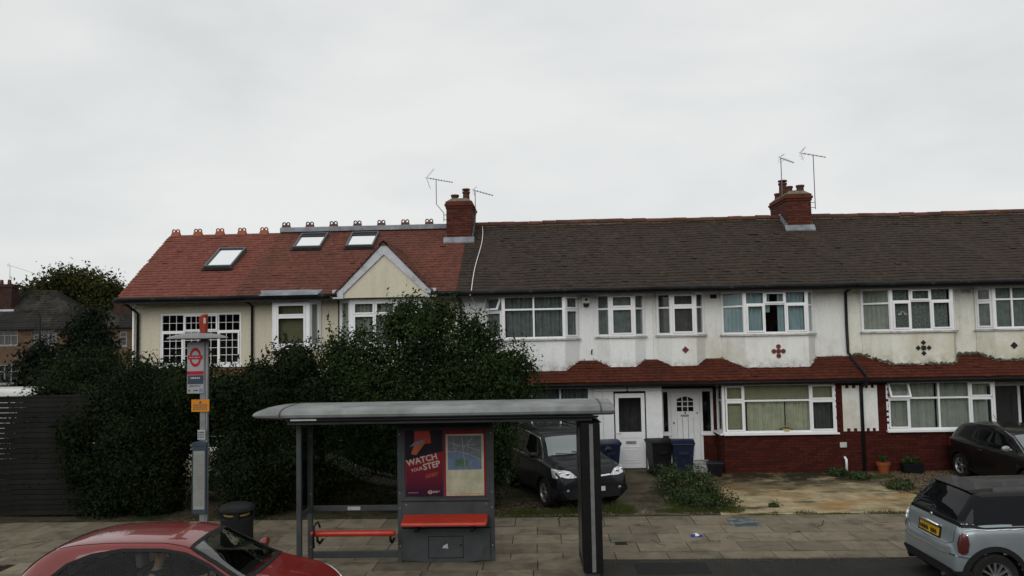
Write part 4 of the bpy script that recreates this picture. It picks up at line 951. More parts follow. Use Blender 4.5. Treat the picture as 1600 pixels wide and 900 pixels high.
# aerials
def aerial(label, x, y, z0, z1, kick, boom, tilt, refl, yaw=0, n=10, extra=False):
    a = empty('television_aerial', (x, y, z0), label, 'aerial', 'television aerials on the chimneys')
    m_ = MB()
    if kick: m_.tube([(kick, 0, 0), (kick, 0, .28), (0, 0, .58), (0, 0, z1-z0)], .014, 6)
    else: m_.tube([(0, 0, 0), (0, 0, z1-z0)], .014, 6)
    m_.build('mast', 'alu', a, local=True)
    s, e = boom; dirn = Vector((math.cos(tilt)*math.cos(yaw), math.cos(tilt)*math.sin(yaw), math.sin(tilt))); top = Vector((0, 0, z1-z0))
    bm_ = MB(); bm_.tube([top+dirn*s, top+dirn*e], .011, 6); bm_.build('boom', 'alu', a, local=True)
    el = MB(); side = Vector((-math.sin(yaw), math.cos(yaw), 0)); upv = dirn.cross(side)
    for i in range(n):
        c = top+dirn*(s+.18+(e-s-.2)*i/(n-1)); h = .055*(1-i/n*.3)
        el.tube([c-side*h*2, c+side*h*2], .004, 4)
        el.tube([c-upv*h*.7, c+upv*h*.7], .006, 4)
    el.build('elements', 'alu', a, local=True)
    rr = MB(); c = top+dirn*(s+.06)
    for k in (-1, 1):
        for j in range(refl):
            q = c + upv*k*(.05+.06*j) - dirn*.02*j*0 + dirn*.035*j
            rr.tube([q-side*.16, q+side*.16], .004, 4)
        rr.tube([c+upv*k*.03, c+upv*k*(.05+.06*refl)+dirn*.035*refl], .005, 4)
    rr.build('reflector', 'alu', a, local=True)
    br = MB()
    kx = kick or 0
    sgn = extra
    for zz in (.06, .22): br.tube([(kx, 0, zz), (kx+sgn*.17, .02, zz)], .012, 5)
    br.build('bracket', 'steel', a, local=True)
    return a
aerial('long television aerial on a cranked mast at the left of the middle chimney', -3.30, 24.9, 7.62, 9.02, .24, (-.36, .56), -.20, 5, 0, 9, .9)
aerial('small television aerial with square reflector at the right of the middle chimney', -2.02, 24.9, 7.68, 8.62, 0, (-.10, .62), -.24, 2, .3, 6, -.6)
aerial('shorter television aerial on the left of the right-hand chimney', 8.02, 25.2, 8.05, 9.50, 0, (-.06, .50), -.28, 2, .3, 5, .6)
aerial('taller television aerial at the right side of the right-hand chimney', 9.0, 25.0, 7.75, 9.52, 0, (-.46, .42), -.17, 3, .1, 6, -1.0)
cb = MB(); pts = []
for i in range(14):
    t = i/13; y = 25.3-(25.3-21.25)*t; pts.append((-1.83+.10*math.sin(t*5)*(1-t)-.04*t, y, roof_z(y)+.05))
pts += [(-1.9, 21.15, 5.0), (-1.84, 21.94, 4.8), (-1.84, 21.95, 3.4)]
tag(MB().tube(pts, .011, 5).build('aerial_cable', 'cablem' if 'cablem' in MT else 'pvc'), 'pale aerial cable trailing down the brown roof beside the middle chimney', 'cable')
# ------------------------------------------------------------------ foliage
def leaves(name, parent, blobs, n, size, mat, seed=0, shell=.55, droop=.25, sprigs=None, kind='stuff', clump=0):
    """blobs: (x,y,z,rx,ry,rz,weight). Many small folded leaves spread through the volume, in clumps."""
    rg = np.random.default_rng(seed); B = np.array([b[:6] for b in blobs], float); w = np.array([b[6] if len(b) > 6 else b[3]*b[5] for b in blobs], float); w /= w.sum()
    idx = rg.choice(len(B), n, p=w); d = rg.normal(size=(n, 3)); d /= np.linalg.norm(d, axis=1)[:, None]
    r = 1-shell*rg.random(n)**1.8
    P = B[idx, :3]+d*B[idx, 3:6]*r[:, None]
    nout = d.copy()
    if clump:    # pull leaves towards random twig ends so that gaps and knots appear
        nc = max(30, n//clump); ci = rg.choice(len(B), nc, p=w); cdv = rg.normal(size=(nc, 3)); cdv /= np.linalg.norm(cdv, axis=1)[:, None]
        cr = 1-shell*.8*rg.random(nc)**1.5+rg.normal(size=nc)*.05
        CP = B[ci, :3]+cdv*B[ci, 3:6]*cr[:, None]
        ass = rg.integers(0, nc, n); P = CP[ass]+rg.normal(size=(n, 3))*size*np.array([1.9, 1.9, 1.7]); nout = cdv[ass]+rg.normal(size=(n, 3))*.4
    if sprigs:
        for (sx, sy, sz, ln, lean) in sprigs:
            k = int(ln/size*3.2); t = np.sort(rg.random(k)); base = np.array([sx, sy, sz]); dr = np.array([lean, rg.uniform(-.2, .2), 1.0]); dr /= np.linalg.norm(dr)
            q = base+dr*(t*ln)[:, None]+rg.normal(size=(k, 3))*size*.55*(1.15-t)[:, None]
            P = np.concatenate([P, q]); nout = np.concatenate([nout, rg.normal(size=(k, 3))])
    n = len(P); nout /= np.linalg.norm(nout, axis=1)[:, None]
    t1 = rg.normal(size=(n, 3))+np.array([0, 0, .5]); t1 -= nout*(t1*nout).sum(1)[:, None]*.5; t1 /= np.linalg.norm(t1, axis=1)[:, None]
    t2 = np.cross(nout+rg.normal(size=(n, 3))*.5, t1); t2 /= np.linalg.norm(t2, axis=1)[:, None]+1e-9
    s = size*rg.uniform(.45, 1.5, n)[:, None]
    up_ = np.cross(t1, t2)*.12*s
    v = np.stack([P-t1*s*.5, P+t2*s*.26+up_, P+t1*s*.5, P-t2*s*.26+up_], 1).reshape(-1, 3)
    q = np.arange(n)[:, None]*4
    f = np.concatenate([q+np.array([[0, 1, 2]]), q+np.array([[0, 2, 3]])], 0)
    o = raw_mesh(name, v, f, mat, parent); 
    if kind: o['kind'] = kind
    return o
def stems(name, parent, base, tips, r=.03, seed=0, mat='bark'):
    rg = random.Random(seed); mb = MB(); b = Vector(base)
    for i, tp in enumerate(tips):
        tp = Vector(tp); st = b+Vector((rg.uniform(-.3, .3), rg.uniform(-.15, .15), 0)); mid = st.lerp(tp, .5)+Vector((rg.uniform(-.15, .15), rg.uniform(-.1, .1), .1))
        mb.tube([st, st.lerp(mid, .5), mid, mid.lerp(tp, .5)+Vector((rg.uniform(-.05, .05), 0, 0)), tp], [r, r*.8, r*.6, r*.4, r*.15], 6)
    return mb.build(name, mat, parent, smooth=True)
def spray(cx, w, z, y, n, seed, ln=(.15, .5)):
    rg = random.Random(seed); return [(cx+rg.uniform(-w, w), y+rg.uniform(-.4, .2), z+rg.uniform(-.25, .05), rg.uniform(*ln), rg.uniform(-.5, .5)) for _ in range(n)]
# the tall bush
tb = empty('garden_bush', (-2.6, 17.8, 0), 'tall dark green bush behind the bus shelter, reaching up to the gable', 'bush', 'shrubs along the front gardens')
blobs = [(-2.9,17.9,3.55,1.0,.75,1.15), (-1.75,17.8,3.15,1.0,.8,1.1), (-.95,17.8,2.65,.85,.7,1.0), (-4.2,17.8,3.0,.95,.75,1.05), (-4.9,17.7,2.3,.8,.7,.9), (-3.4,17.7,2.1,1.3,.95,1.2), (-2.0,17.7,1.8,1.4,.95,1.2), (-1.25,17.7,1.5,.72,.8,1.1),
         (-4.4,17.7,1.2,1.2,.9,1.1), (-2.7,17.6,1.0,1.5,.95,.95), (-1.45,17.6,.8,.75,.8,.8), (-2.45,17.9,4.25,.62,.5,.52), (-3.2,17.9,4.2,.5,.5,.5), (-4.75,17.9,3.35,.45,.5,.6), (-1.5,17.9,3.85,.5,.45,.5), (-.65,17.8,3.1,.5,.4,.55)]
sp = []
for (x, z, k) in ((-5.0,3.8,6), (-4.5,3.9,9), (-4.0,3.95,7), (-3.5,4.3,9), (-3.1,4.55,8), (-2.6,4.65,10), (-2.1,4.45,9), (-1.6,4.2,9), (-1.1,3.8,8), (-.6,3.5,8), (-.25,3.1,7), (-.1,2.6,6), (-5.4,3.0,6)):
    sp += spray(x, .28, z, 17.8, k, int(z*100+k), (.12, .42))
sp += [(-3.50,17.7,4.55,.5,-.05), (-3.42,17.7,4.5,.35,.2), (-4.85,17.7,3.9,.62,-.1), (-4.55,17.7,3.9,.65,.05), (-3.0,17.7,4.65,.36,.25), (-2.5,17.7,4.7,.3,-.3)]
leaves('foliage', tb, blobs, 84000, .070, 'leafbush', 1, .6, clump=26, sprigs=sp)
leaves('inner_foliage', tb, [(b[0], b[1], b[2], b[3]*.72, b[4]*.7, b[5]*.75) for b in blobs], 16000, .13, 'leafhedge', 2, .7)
leaves('new_growth', tb, [(b[0], b[1]-.05, b[2]+.12, b[3], b[4], b[5]) for b in blobs if b[2] > 2.2], 3800, .06, 'leaflow', 5, .18, clump=14)
stems('stems', tb, (-2.6, 17.8, 0), [(-3.5,17.8,4.6), (-2.5,17.8,4.7), (-1.5,17.8,4.1), (-.8,17.8,3.4), (-4.6,17.8,3.9), (-5.2,17.8,2.8), (-.3,17.7,2.6), (-3,17.9,4.2)], .05, 3)
# hedges
def hedge(x0, x1, ytop, label, seed, zb=0, dens=1.0, y=17.6, mat='leafhedge', size=.064, wig=.45, ry=.7):
    h = empty('hedge', ((x0+x1)/2, y, 0), label, 'hedge', 'shrubs along the front gardens')
    rg = random.Random(seed); bl = []; x = x0+.35
    sp = []
    while x < x1-.2:
        zt = ytop((x)) if callable(ytop) else ytop
        zt += rg.uniform(-wig, wig*.6)
        z = zt-.55
        while z > zb+.1:
            k = rg.uniform(.75, 1.25); bl.append((x+rg.uniform(-.25, .25), y+rg.uniform(-.38, .2), z+rg.uniform(-.1, .1), .52*k, ry*k, .58*k)); z -= .62
        sp += spray(x, .35, zt-.05, y, 12, rg.random(), (.12, .45)); x += .46
    n = int(3600*len(bl)*dens)
    leaves('foliage', h, bl, n, size, mat, seed, .6, clump=26, sprigs=sp)
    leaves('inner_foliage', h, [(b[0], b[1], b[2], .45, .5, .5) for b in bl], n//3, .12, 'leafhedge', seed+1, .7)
    if zb < .5: stems('stems', h, ((x0+x1)/2, y, 0), [(x0+(x1-x0)*k/5, y, 2.3) for k in range(6)], .04, seed)
    return h
hedge(-7.05, -5.1, lambda x: 3.52+.1*math.sin(x*4), 'dark hedge between the bus stop post and the tall bush, behind the grey bin', 11)
hedge(-8.55, -6.9, lambda x: 3.45, 'hedge growth arching over the leaded ground floor window, behind the bus stop post', 12, zb=2.0)
hedge(-10.75, -8.35, lambda x: 3.4-.12*(x+8.4)*-1, 'broad dark hedge under the small-paned upper window', 13)
hedge(-12.6, -10.7, lambda x: 2.9, 'dark hedge growing behind and above the slatted fence', 14, dens=.8, y=18.2)
lb = empty('garden_bush', (-7.3, 18.9, 0), 'low bush in the gap in front of the leaded ground floor window', 'bush', 'shrubs along the front gardens')
leaves('foliage', lb, [(-8.1, 18.9, .5, .5, .4, .45), (-7.5, 18.9, .55, .5, .4, .5), (-6.9, 18.9, .45, .4, .4, .4)], 4200, .08, 'leaflow', 21, .8, clump=22, sprigs=spray(-7.5, .7, .9, 18.9, 12, 4, (.1, .3)))
stems('stems', lb, (-7.3, 18.9, 0), [(-8, 18.9, .6), (-7.4, 18.9, .8), (-6.8, 18.9, .6)], .015, 5)
# shrub by the bins
rb = empty('garden_bush', (3.35, 18.0, 0), 'scraggy low shrub with pale leaf tips beside the stained drive', 'bush', 'shrubs along the front gardens')
bl = [(3.05,18.3,.30,.36,.32,.32), (3.50,18.0,.36,.38,.36,.38), (3.72,17.7,.26,.30,.32,.28), (3.25,17.5,.20,.42,.32,.22), (3.0,18.9,.35,.25,.3,.35), (3.6,17.2,.12,.5,.25,.14), (4.0,17.3,.10,.3,.2,.12)]
leaves('foliage', rb, bl, 6500, .06, 'leaflow', 31, .8, clump=20, sprigs=spray(3.4, .4, .62, 17.9, 18, 8, (.12, .34))+spray(3.0, .2, .45, 18.6, 8, 9, (.1, .3)))
leaves('pale_leaves', rb, bl[:3], 260, .06, 'litterleaf', 32, .2)
stems('stems', rb, (3.4, 18.0, 0), [(3.1,18.3,.65), (3.5,18,.85), (3.7,17.7,.5), (3.0,18.8,.5), (3.4,17.6,.6)], .012, 6)
def grass(name, label, blobs, n, h, seed, mat='grass'):
    rg = np.random.default_rng(seed); B = np.array(blobs, float); w = B[:, 2]*B[:, 3]; w /= w.sum(); i = rg.choice(len(B), n, p=w)
    a = rg.uniform(0, 6.28, n); r = np.sqrt(rg.random(n)); P = np.stack([B[i, 0]+B[i, 2]*r*np.cos(a), B[i, 1]+B[i, 3]*r*np.sin(a), np.full(n, -.005)], 1)
    hh = h*rg.uniform(.4, 1.2, n)*(1.15-r*.7); d = rg.normal(size=(n, 2))*.35; b = rg.uniform(0, 6.28, n); ww = .006
    s = np.stack([np.cos(b)*ww, np.sin(b)*ww, np.zeros(n)], 1); tip = P+np.stack([d[:, 0]*hh, d[:, 1]*hh, hh], 1)
    v = np.stack([P-s, P+s, tip], 1).reshape(-1, 3); f = np.arange(n*3).reshape(-1, 3)
    return tag(raw_mesh(name, v, f, mat), label, kind='stuff')
grass('grass', 'scruffy grass and weeds on the front beds', [(1.7,17.3,.35,.35), (1.2,17.2,.5,.3), (.5,17.0,.6,.2), (-.4,16.95,.6,.2), (1.75,16.95,.3,.2), (4.0,17.0,.35,.25), (3.0,17.0,.6,.2), (2.95,17.8,.2,.6)], 9000, .13, 41)
grass('grass', 'weed tufts along the brick wall', [(7.9,20.9,.35,.2), (8.3,20.4,.5,.25), (8.9,20.6,.3,.2), (8.7,19.2,.35,.25), (5.5,16.68,.28,.06), (4.9,16.72,.08,.06), (7.2,16.66,.5,.04), (9.6,16.7,.6,.08)], 5200, .11, 42)
def weed(x, y, s, label):
    w = empty('weed', (x, y, 0), label, 'weed', 'weeds on the gravel')
    leaves('foliage', w, [(x, y, .1*s, .3*s, .22*s, .13*s)], int(500*s), .075, 'leaflow', int(x*10), .9, kind='stuff')
    stems('stems', w, (x, y, 0), [(x-.1, y, .12), (x+.12, y, .14)], .008, 2)
weed(8.55, 19.0, 1.1, 'flat green weed on the gravel near the drive edge'); weed(7.75, 20.8, 1.0, 'weeds against the brick wall by the black downpipe'); weed(8.15, 20.3, .9, 'weeds beside the drive below the plant pot'); weed(5.05, 17.3, .35, 'tiny weed growing out of the stained drive')
def litter(name, label, region, n, seed, size=.05, z=.004):
    rg = np.random.default_rng(seed); (x0, x1), (y0, y1) = region; P = np.stack([rg.uniform(x0, x1, n), rg.uniform(y0, y1, n), np.full(n, z+.008)], 1)
    a = rg.uniform(0, 6.28, n); s = size*rg.uniform(.5, 1.2, (n, 1)); t1 = np.stack([np.cos(a), np.sin(a), rg.uniform(-.25, .25, n)], 1)*s; t2 = np.stack([-np.sin(a), np.cos(a), rg.uniform(-.3, .3, n)], 1)*s*.5
    v = np.stack([P-t1, P+t2, P+t1, P-t2], 1).reshape(-1, 3); return tag(raw_mesh(name, v, np.arange(n*4).reshape(-1, 4), 'litterleaf'), label, kind='stuff')
litter('fallen_leaves', 'fallen leaves on the beds', ((-1.0, 3.9), (16.7, 18.3)), 500, 51, .035, 0); litter('fallen_leaves', 'fallen leaves on the gravel', ((8.6, 13), (18.2, 21)), 420, 52, .04, .01); litter('fallen_leaves', 'leaf specks on the drive', ((4.2, 8.6), (16.8, 20.8)), 60, 53, .022, .006); litter('fallen_leaves', 'leaf specks on the paving', ((-12, 9), (13.2, 16.6)), 70, 54, .022, 0)

# ------------------------------------------------------------------ trees far left
def tree(name, loc, label, crown, n, size, mat, trunk_h, r, seed, cat='tree', clump=22, grp=None):
    t = empty(name, loc, label, cat, grp); x, y, z = loc
    tr = MB(); tr.tube([(x, y, 0), (x+.05, y, trunk_h*.5), (x-.05, y, trunk_h)], [r, r*.8, r*.55], 10)
    rg = random.Random(seed)
    for b in crown: 
        tr.tube([(x-.05, y, trunk_h*rg.uniform(.6, .98)), ((x+b[0])/2, (y+b[1])/2, (trunk_h+b[2])/2), (b[0], b[1], b[2])], [r*.4, r*.25, r*.08], 6)
    tr.build('trunk', 'bark', t, smooth=True)
    leaves('crown', t, crown, n, size, mat, seed, .6, clump=clump)
    return t
cr = []
rg = random.Random(5)
for i in range(26):
    a = rg.uniform(0, 6.28); k = rg.random(); cr.append((-37.6+math.cos(a)*3.5*k**.5, 60+math.sin(a)*2.4*k**.5, 6.2+rg.uniform(-2.6, 2.3)*(1-.45*k), rg.uniform(.8, 1.25), rg.uniform(.8, 1.2), rg.uniform(.7, 1.05)))
cr += [(-38.6, 60, 8.6, 1.0, 1, .8), (-36.2, 60, 8.5, 1.1, 1, .8), (-37.4, 60, 9.0, .9, .9, .7), (-39.9, 60, 7.6, .9, .9, .8), (-34.6, 60, 7.9, .9, 1, .7), (-40.6, 60, 5.6, .9, .9, .8)]
tree('maple_tree', (-37.2, 60, 0), 'large round-crowned broadleaf tree behind the far houses at the left', cr, 60000, .27, 'leaftree', 4.0, .28, 6)
cf = [(-17.9+.12*math.sin(i*2.1), 30, .8+i*.42, (1.55-.125*i) if i > 2 else 1.5, (1.4-.11*i), .55) for i in range(10)]
tree('cypress_tree', (-18.2, 30, 0), 'dark pointed cypress in front of the far brick houses', cf, 26000, .16, 'leafconifer', 4.2, .14, 7)
cf2 = [(-20.6+.1*math.sin(i*2.1), 31, .6+i*.4, (1.3-.12*i), (1.2-.11*i), .5) for i in range(8)]
tree('cypress_tree', (-20.6, 31, 0), 'smaller dark evergreen left of the pointed cypress', cf2, 12000, .16, 'leafconifer', 2.8, .12, 8)
tree('garden_tree', (-15.0, 24.5, 0), 'bushy dark green tree between the cypress and the cream end wall', [(-15.0+.5*math.sin(i*2.3), 24.5, 1.0+i*.36, .95, .8, .6) for i in range(7)], 12000, .11, 'leafhedge', 2.4, .09, 9)
tree('garden_tree', (-18.6, 23.5, 0), 'thin-leaved bush rising over the slatted fence at the left edge', [(-18.6+.6*math.sin(i*1.7), 23.5, .9+i*.35, .8, .6, .45) for i in range(8)], 5200, .10, 'leafhedge', 2.3, .07, 10)
for i, (x, y, h) in enumerate(((-46, 75, 6.2), (-32.5, 72, 6.6))):
    tree('distant_tree', (x, y, 0), ['rounded tree far behind the left house chimney', 'tree far behind, showing right of the big round tree'][i], [(x+1.3*math.cos(k), y+math.sin(k), h*.55+k*.35, 1.4, 1.2, 1.2) for k in range(7)], 5000, .3, 'leaftree', h*.5, .2, 60+i)

# ------------------------------------------------------------------ far brick houses
MT['farframe'] = pbr('dull_far_frames', (.24, .25, .26), .6)
def far_house(x0, x1, y0, y1, label, ze=5.0, zr=7.9, hip=3.4, wins=(), chims=(), hipl=True):
    h = empty('brick_house', ((x0+x1)/2, y0, 0), label, 'house', 'far brick houses')
    w = MB(); wall_grid(w, (x0, y0), (x1, y0), 0, ze, [(a-x0, b-x0, c, d) for a, b, c, d in wins], .2); w.box(x0, x0+.2, y0+.21, y1, 0, ze); w.box(x1-.2, x1, y0+.21, y1, 0, ze); w.box(x0+.2, x1-.2, y1-.2, y1, 0, ze); w.build('wall', 'farbrick', h)
    MB().box(x0+.3, x1-.3, y0+2.2, y0+2.3, 0, ze).build('inner_wall', 'dark', h)
    ym = (y0+y1)/2; o = .35; a, b = x0-o, x1+o; c, d = y0-o, y1+o; l = a+(hip if hipl else 0); r = b-hip
    MB().add([(a,c,ze),(b,c,ze),(b,d,ze),(a,d,ze),(l,ym,zr),(r,ym,zr)], [(0,1,5,4),(1,2,5),(2,3,4,5),(3,0,4),(0,3,2,1)]).build('roof', 'farroof', h)
    t = MB(); n = 16
    for i in range(n):   # courses of the front slope
        f0, f1 = i/n, (i+1)/n; f1b = min(1, f1+.1/n)
        def E(f): return a+(l-a)*f, b+(r-b)*f, c+(ym-c)*f, ze+(zr-ze)*f
        A0, A1 = E(f0), E(f1b)
        t.hexa([(A0[0],A0[2],A0[3]+.0),(A0[1],A0[2],A0[3]+.0),(A1[1],A1[2],A1[3]),(A1[0],A1[2],A1[3]),(A0[0],A0[2],A0[3]+.07),(A0[1],A0[2],A0[3]+.07),(A1[1],A1[2],A1[3]+.02),(A1[0],A1[2],A1[3]+.02)])
    t.build('roof_courses', 'farroof', h)
    MB().box(a, b, c-.12, c-.01, ze-.12, ze+.05).build('gutter', 'black', h)
    for (p, q, r_, s) in wins:
        k = 3 if q-p > 1.2 else 1
        window(h, [((p, y0+.05), (q, y0+.05), [(i/k, (i+1)/k, 0, .65, 'f') for i in range(k)]+[(i/k, (i+1)/k, .65, 1, 'f') for i in range(k)])], r_, s, cur='cdark', fb=.06, frame='farframe', sillmat='farframe')
    for (cx, cy, cw, cz0, cz1) in chims:
        cc = MB().box(cx-cw, cx+cw, cy-.4, cy+.4, cz0, cz1); cc.box(cx-cw-.08, cx+cw+.08, cy-.48, cy+.48, cz1-.25, cz1-.05); k = cc.build('chimney', 'farchim', h)
        MB().box(cx-cw-.2, cx+cw+.25, cy-.5, cy-.41, cz0-.0, cz0+.22).build('lead_flashing', 'fasciawhite', k)
        for dx in (-.3, .3): MB().lathe([(.14, cz1), (.11, cz1+.35), (0, cz1+.35)], (cx+dx, cy, 0), 8).build('chimney_pot', 'potred', k)
    return h
MT['farchim'] = pbr('far_chimney_brick', (.045, .026, .021), .9, var=.3, scale=4, world=True)
far_house(-46, -33.9, 54, 61, 'brown brick house with hipped dark roof at the left edge', wins=[(-39.0, -37.5, 3.75, 4.88), (-36.35, -34.65, 3.72, 4.88), (-39.0, -37.4, 1.0, 2.4)], chims=[(-39.75, 55.8, .75, 6.2, 8.3)])
far_house(-32.6, -22, 54, 61, 'far brick house glimpsed beside the cream end wall', zr=7.7, wins=[(-30.05, -29.5, 3.55, 4.6), (-32.3, -31.2, 3.4, 4.5)], chims=[(-30.2, 55.2, .75, 5.0, 7.0)])
bh = empty('brick_house', (-30.2, 66, 0), 'red-brown roof top peeping out behind the left end of the red tiled roof', 'house', 'far brick houses')
MB().box(-34, -24, 63, 70, 0, 5.4).build('wall', 'farchim', bh); MB().add([(-34.3,62.7,5.4),(-23.7,62.7,5.4),(-23.7,70.3,5.4),(-34.3,70.3,5.4),(-31.6,66.5,8.35),(-26,66.5,8.35)], [(0,1,5,4),(1,2,5),(2,3,4,5),(3,0,4),(0,3,2,1)]).build('roof', 'farchim', bh)
a_ = aerial('tiny television aerial on the far left house chimney', -39.3, 55.6, 8.3, 9.7, 0, (-.2, 1.6), -.35, 2, .3, 4, 0)
# lamp post
MT['shdark'] = pbr('dark_grey_coat', (.012, .012, .013), .4, var=.15)
lp = empty('street_lamp', (-27.9, 42, 0), 'thin grey street lamp with short bent arm in front of the far house', 'street lamp')
MB().tube([(-27.9,42,0),(-27.9,42,1.2),(-27.9,42,1.25),(-27.9,42,5.3),(-27.95,42,5.55),(-28.1,42,5.68),(-28.5,42,5.72)], [.09,.09,.055,.045,.04,.035,.03], 8).build('pole', 'shdark', lp, smooth=True)
MB().hexa([(-28.95,41.93,5.66),(-28.45,41.93,5.66),(-28.45,42.07,5.66),(-28.95,42.07,5.66),(-28.85,41.95,5.78),(-28.45,41.95,5.78),(-28.45,42.05,5.78),(-28.85,42.05,5.78)]).build('lamp_head', 'shdark', lp, bevel=.02)
# slatted fence
MT['slat'] = pbr('grey_stained_slats', (.014, .014, .013), .85, var=.25, scale=5, objrand=.2, bmp=.01)
fe = empty('slatted_fence', (-12.5, 17.1, 0), 'tall dark grey fence of horizontal slats at the left edge', 'fence')
src = MB().box(-16.5, -10.2, 17.1, 17.125, -.052, .052).build('slat', 'slat', None)
src.parent = fe; src.location = Vector((0, 0, .1)) - Vector((-12.5, 17.1, 0))
for i in range(1, 23):
    o = src.copy(); C.objects.link(o); o.location = Vector((0, 0, .1+i*.1145)) - Vector((-12.5, 17.1, 0))
for x in (-16.4, -14.6, -12.75, -10.95): MB().box(x-.05, x+.05, 17.13, 17.23, 0, 2.68).build('post', 'slat', fe)
MB().box(-16.5, -10.2, 17.085, 17.20, 2.67, 2.70).build('capping_rail', 'slat', fe)

# ------------------------------------------------------------------ bus shelter
MT['shgrey'] = pbr('grey_powder_coat', (.066, .071, .075), .5, var=.12, scale=4, dirt=(.040, .040, .036), dscale=3, dth=(.5, .8))
MT['shdark'] = pbr('dark_grey_coat', (.012, .012, .013), .4, var=.15)
MT['shroof'] = pbr('dusty_shelter_roof', (.22, .235, .23), .55, var=.15, scale=2, dirt=(.11, .12, .11), dscale=1.6, dth=(.42, .66), coat=.1, world=True)
MT['bench'] = pbr('red_bench', (.46, .035, .016), .4, var=.12, coat=.2)
MT['caseglass'] = glass('case_glass', (.95, .95, .95), wavy=0, ior=1.15); MT['shglass'] = glass('shelter_glass', (.62, .65, .63), wavy=.01, ior=1.2)
sh = empty('bus_shelter', (-1.6, 13.2, 0), 'grey bus shelter with red seats, safety poster and dark end panel', 'bus shelter')
# roof: cambered slab with a rounded nose, the ends rounded off
def shelter_roof():
    prof = [(12.28, 2.60), (12.24, 2.63), (12.23, 2.67), (12.27, 2.72), (12.40, 2.755), (12.9, 2.775), (13.4, 2.765), (13.75, 2.73), (13.78, 2.70), (13.74, 2.66), (13.3, 2.64), (12.7, 2.61)]
    xs = [-4.66, -4.60, -4.45, -4.2, 0.95, 1.10, 1.155]
    sc = [.45, .68, .88, 1.0, 1.0, .97, .85]
    mb = MB(); n = len(prof); v = []; f = []
    for x, k in zip(xs, sc):
        for (y, z) in prof:
            v.append((x, 13.0+(y-13.0)*(1 if k > .95 else .75+.25*k), 2.66+(z-2.66)*k))
    for i in range(len(xs)-1):
        for j in range(n): f.append((i*n+j, i*n+(j+1) % n, (i+1)*n+(j+1) % n, (i+1)*n+j))
    f += [tuple(range(n))[::-1], tuple(range((len(xs)-1)*n, len(xs)*n))]
    o = mb.add(v, f).build('roof', 'shroof', sh, smooth=True, auto=38)
    return o
ro = shelter_roof()
for x in (-4.2, .93):
    MB().prism([(x, y, z) for y, z in [(12.225, 2.62), (12.225, 2.685), (12.27, 2.728), (12.40, 2.762), (12.9, 2.782), (13.4, 2.772), (13.4, 2.76), (12.9, 2.77), (12.4, 2.75), (12.27, 2.715)]], (.025, 0, 0)).build('roof_seam', 'shgrey', ro)
MB().box(-4.1, .8, 12.35, 12.47, 2.50, 2.615).build('front_beam', 'shgrey', sh, bevel=.01)
MB().box(-4.1, -.86, 13.36, 13.44, 2.41, 2.64).build('rear_beam', 'shdark', sh)
MB().tube([(-4.1, 12.28, 2.575), (.9, 12.28, 2.575)], .018, 6).build('lighting_strip', 'shdark', sh)
for (x, y) in ((-4.02, 12.72), (-4.04, 13.4), (-2.47, 13.4), (-.88, 13.4)):
    p = MB().box(x-.04, x+.04, y-.04, y+.04, -.02, 2.5); p.box(x-.07, x+.07, y-.07, y+.07, -.02, .03); p.build('post', 'shgrey', sh, bevel=.008)
MB().box(.56, .66, 13.2, 13.3, 2.4, 2.63).build('post', 'shgrey', sh)
MB().box(-3.999, -2.511, 13.37, 13.43, .90, .99).build('rail', 'shgrey', sh, bevel=.006); MB().box(-3.999, -2.511, 13.37, 13.43, .10, .21).build('rail', 'shgrey', sh, bevel=.006)
MB().box(-4.05, -4.0, 12.761, 13.359, .90, .99).build('rail', 'shgrey', sh, bevel=.006)
MB().box(-3.99, -2.52, 13.392, 13.404, .995, 2.40).build('glass_panel', 'shglass', sh); MB().box(-4.032, -4.022, 12.765, 13.355, .995, 2.45).build('glass_panel', 'shglass', sh)
MT['label'] = pbr('pale_label', (.42, .44, .44), .5); MB().box(-3.38, -3.16, 13.36, 13.369, .915, .975).build('rail_label', 'label', sh)
# bench left: a padded red bar on two arms
MB().tube([(-3.93, 13.05, .60), (-3.88, 13.05, .60), (-2.54, 13.05, .60), (-2.50, 13.05, .60)], [.035, .052, .052, .035], 12).build('bench_seat', 'bench', sh, smooth=True)
for x in (-3.82, -2.58):
    MB().tube([(x, 13.38, .42), (x, 13.2, .40), (x, 13.06, .48), (x, 13.05, .55)], .022, 8).build('bench_bracket', 'shdark', sh, smooth=True)
MB().tube([(-3.86, 12.99, .38), (-3.86, 12.96, .55), (-3.86, 13.0, .74), (-3.80, 13.02, .80), (-3.78, 13.08, .70)], .018, 8).build('arm_hoop', 'shdark', sh, smooth=True)
# panel with posters
MB().box(-2.429, -.921, 13.375, 13.43, 1.05, 2.405).build('display_case', 'shgrey', sh)
fr = MB(); bars_of_cell(fr, (-2.43, 13.36), (-.92, 13.36), 0, 1.51, 1.06, 2.32, .045, 0, .014); fr.build('display_frame', 'shgrey', sh, bevel=.003)
MB().prism([(-2.43,13.36,1.04),(-.92,13.36,1.04),(-.92,13.36,.62),(-2.43,13.36,.62)], (0, .07, 0)).build('middle_panel', 'shgrey', sh)
n = 12; pts = [(-2.43+1.51*i/n, 13.33, .07-.05*math.sin(math.pi*i/n)) for i in range(n+1)] + [(-.92, 13.33, .60), (-2.43, 13.33, .60)]
MB().prism(pts, (0, .11, 0)).build('lower_panel', 'shgrey', sh, bevel=.004)
hp = MB(); bars_of_cell(hp, (-1.98, 13.322), (-1.38, 13.322), 0, .60, .10, .47, .008, 0, .006); hp.build('hatch_seam', 'shdark', sh)
MB().box(-1.44, -1.41, 13.315, 13.329, .30, .33).build('hatch_lock', 'black', sh)
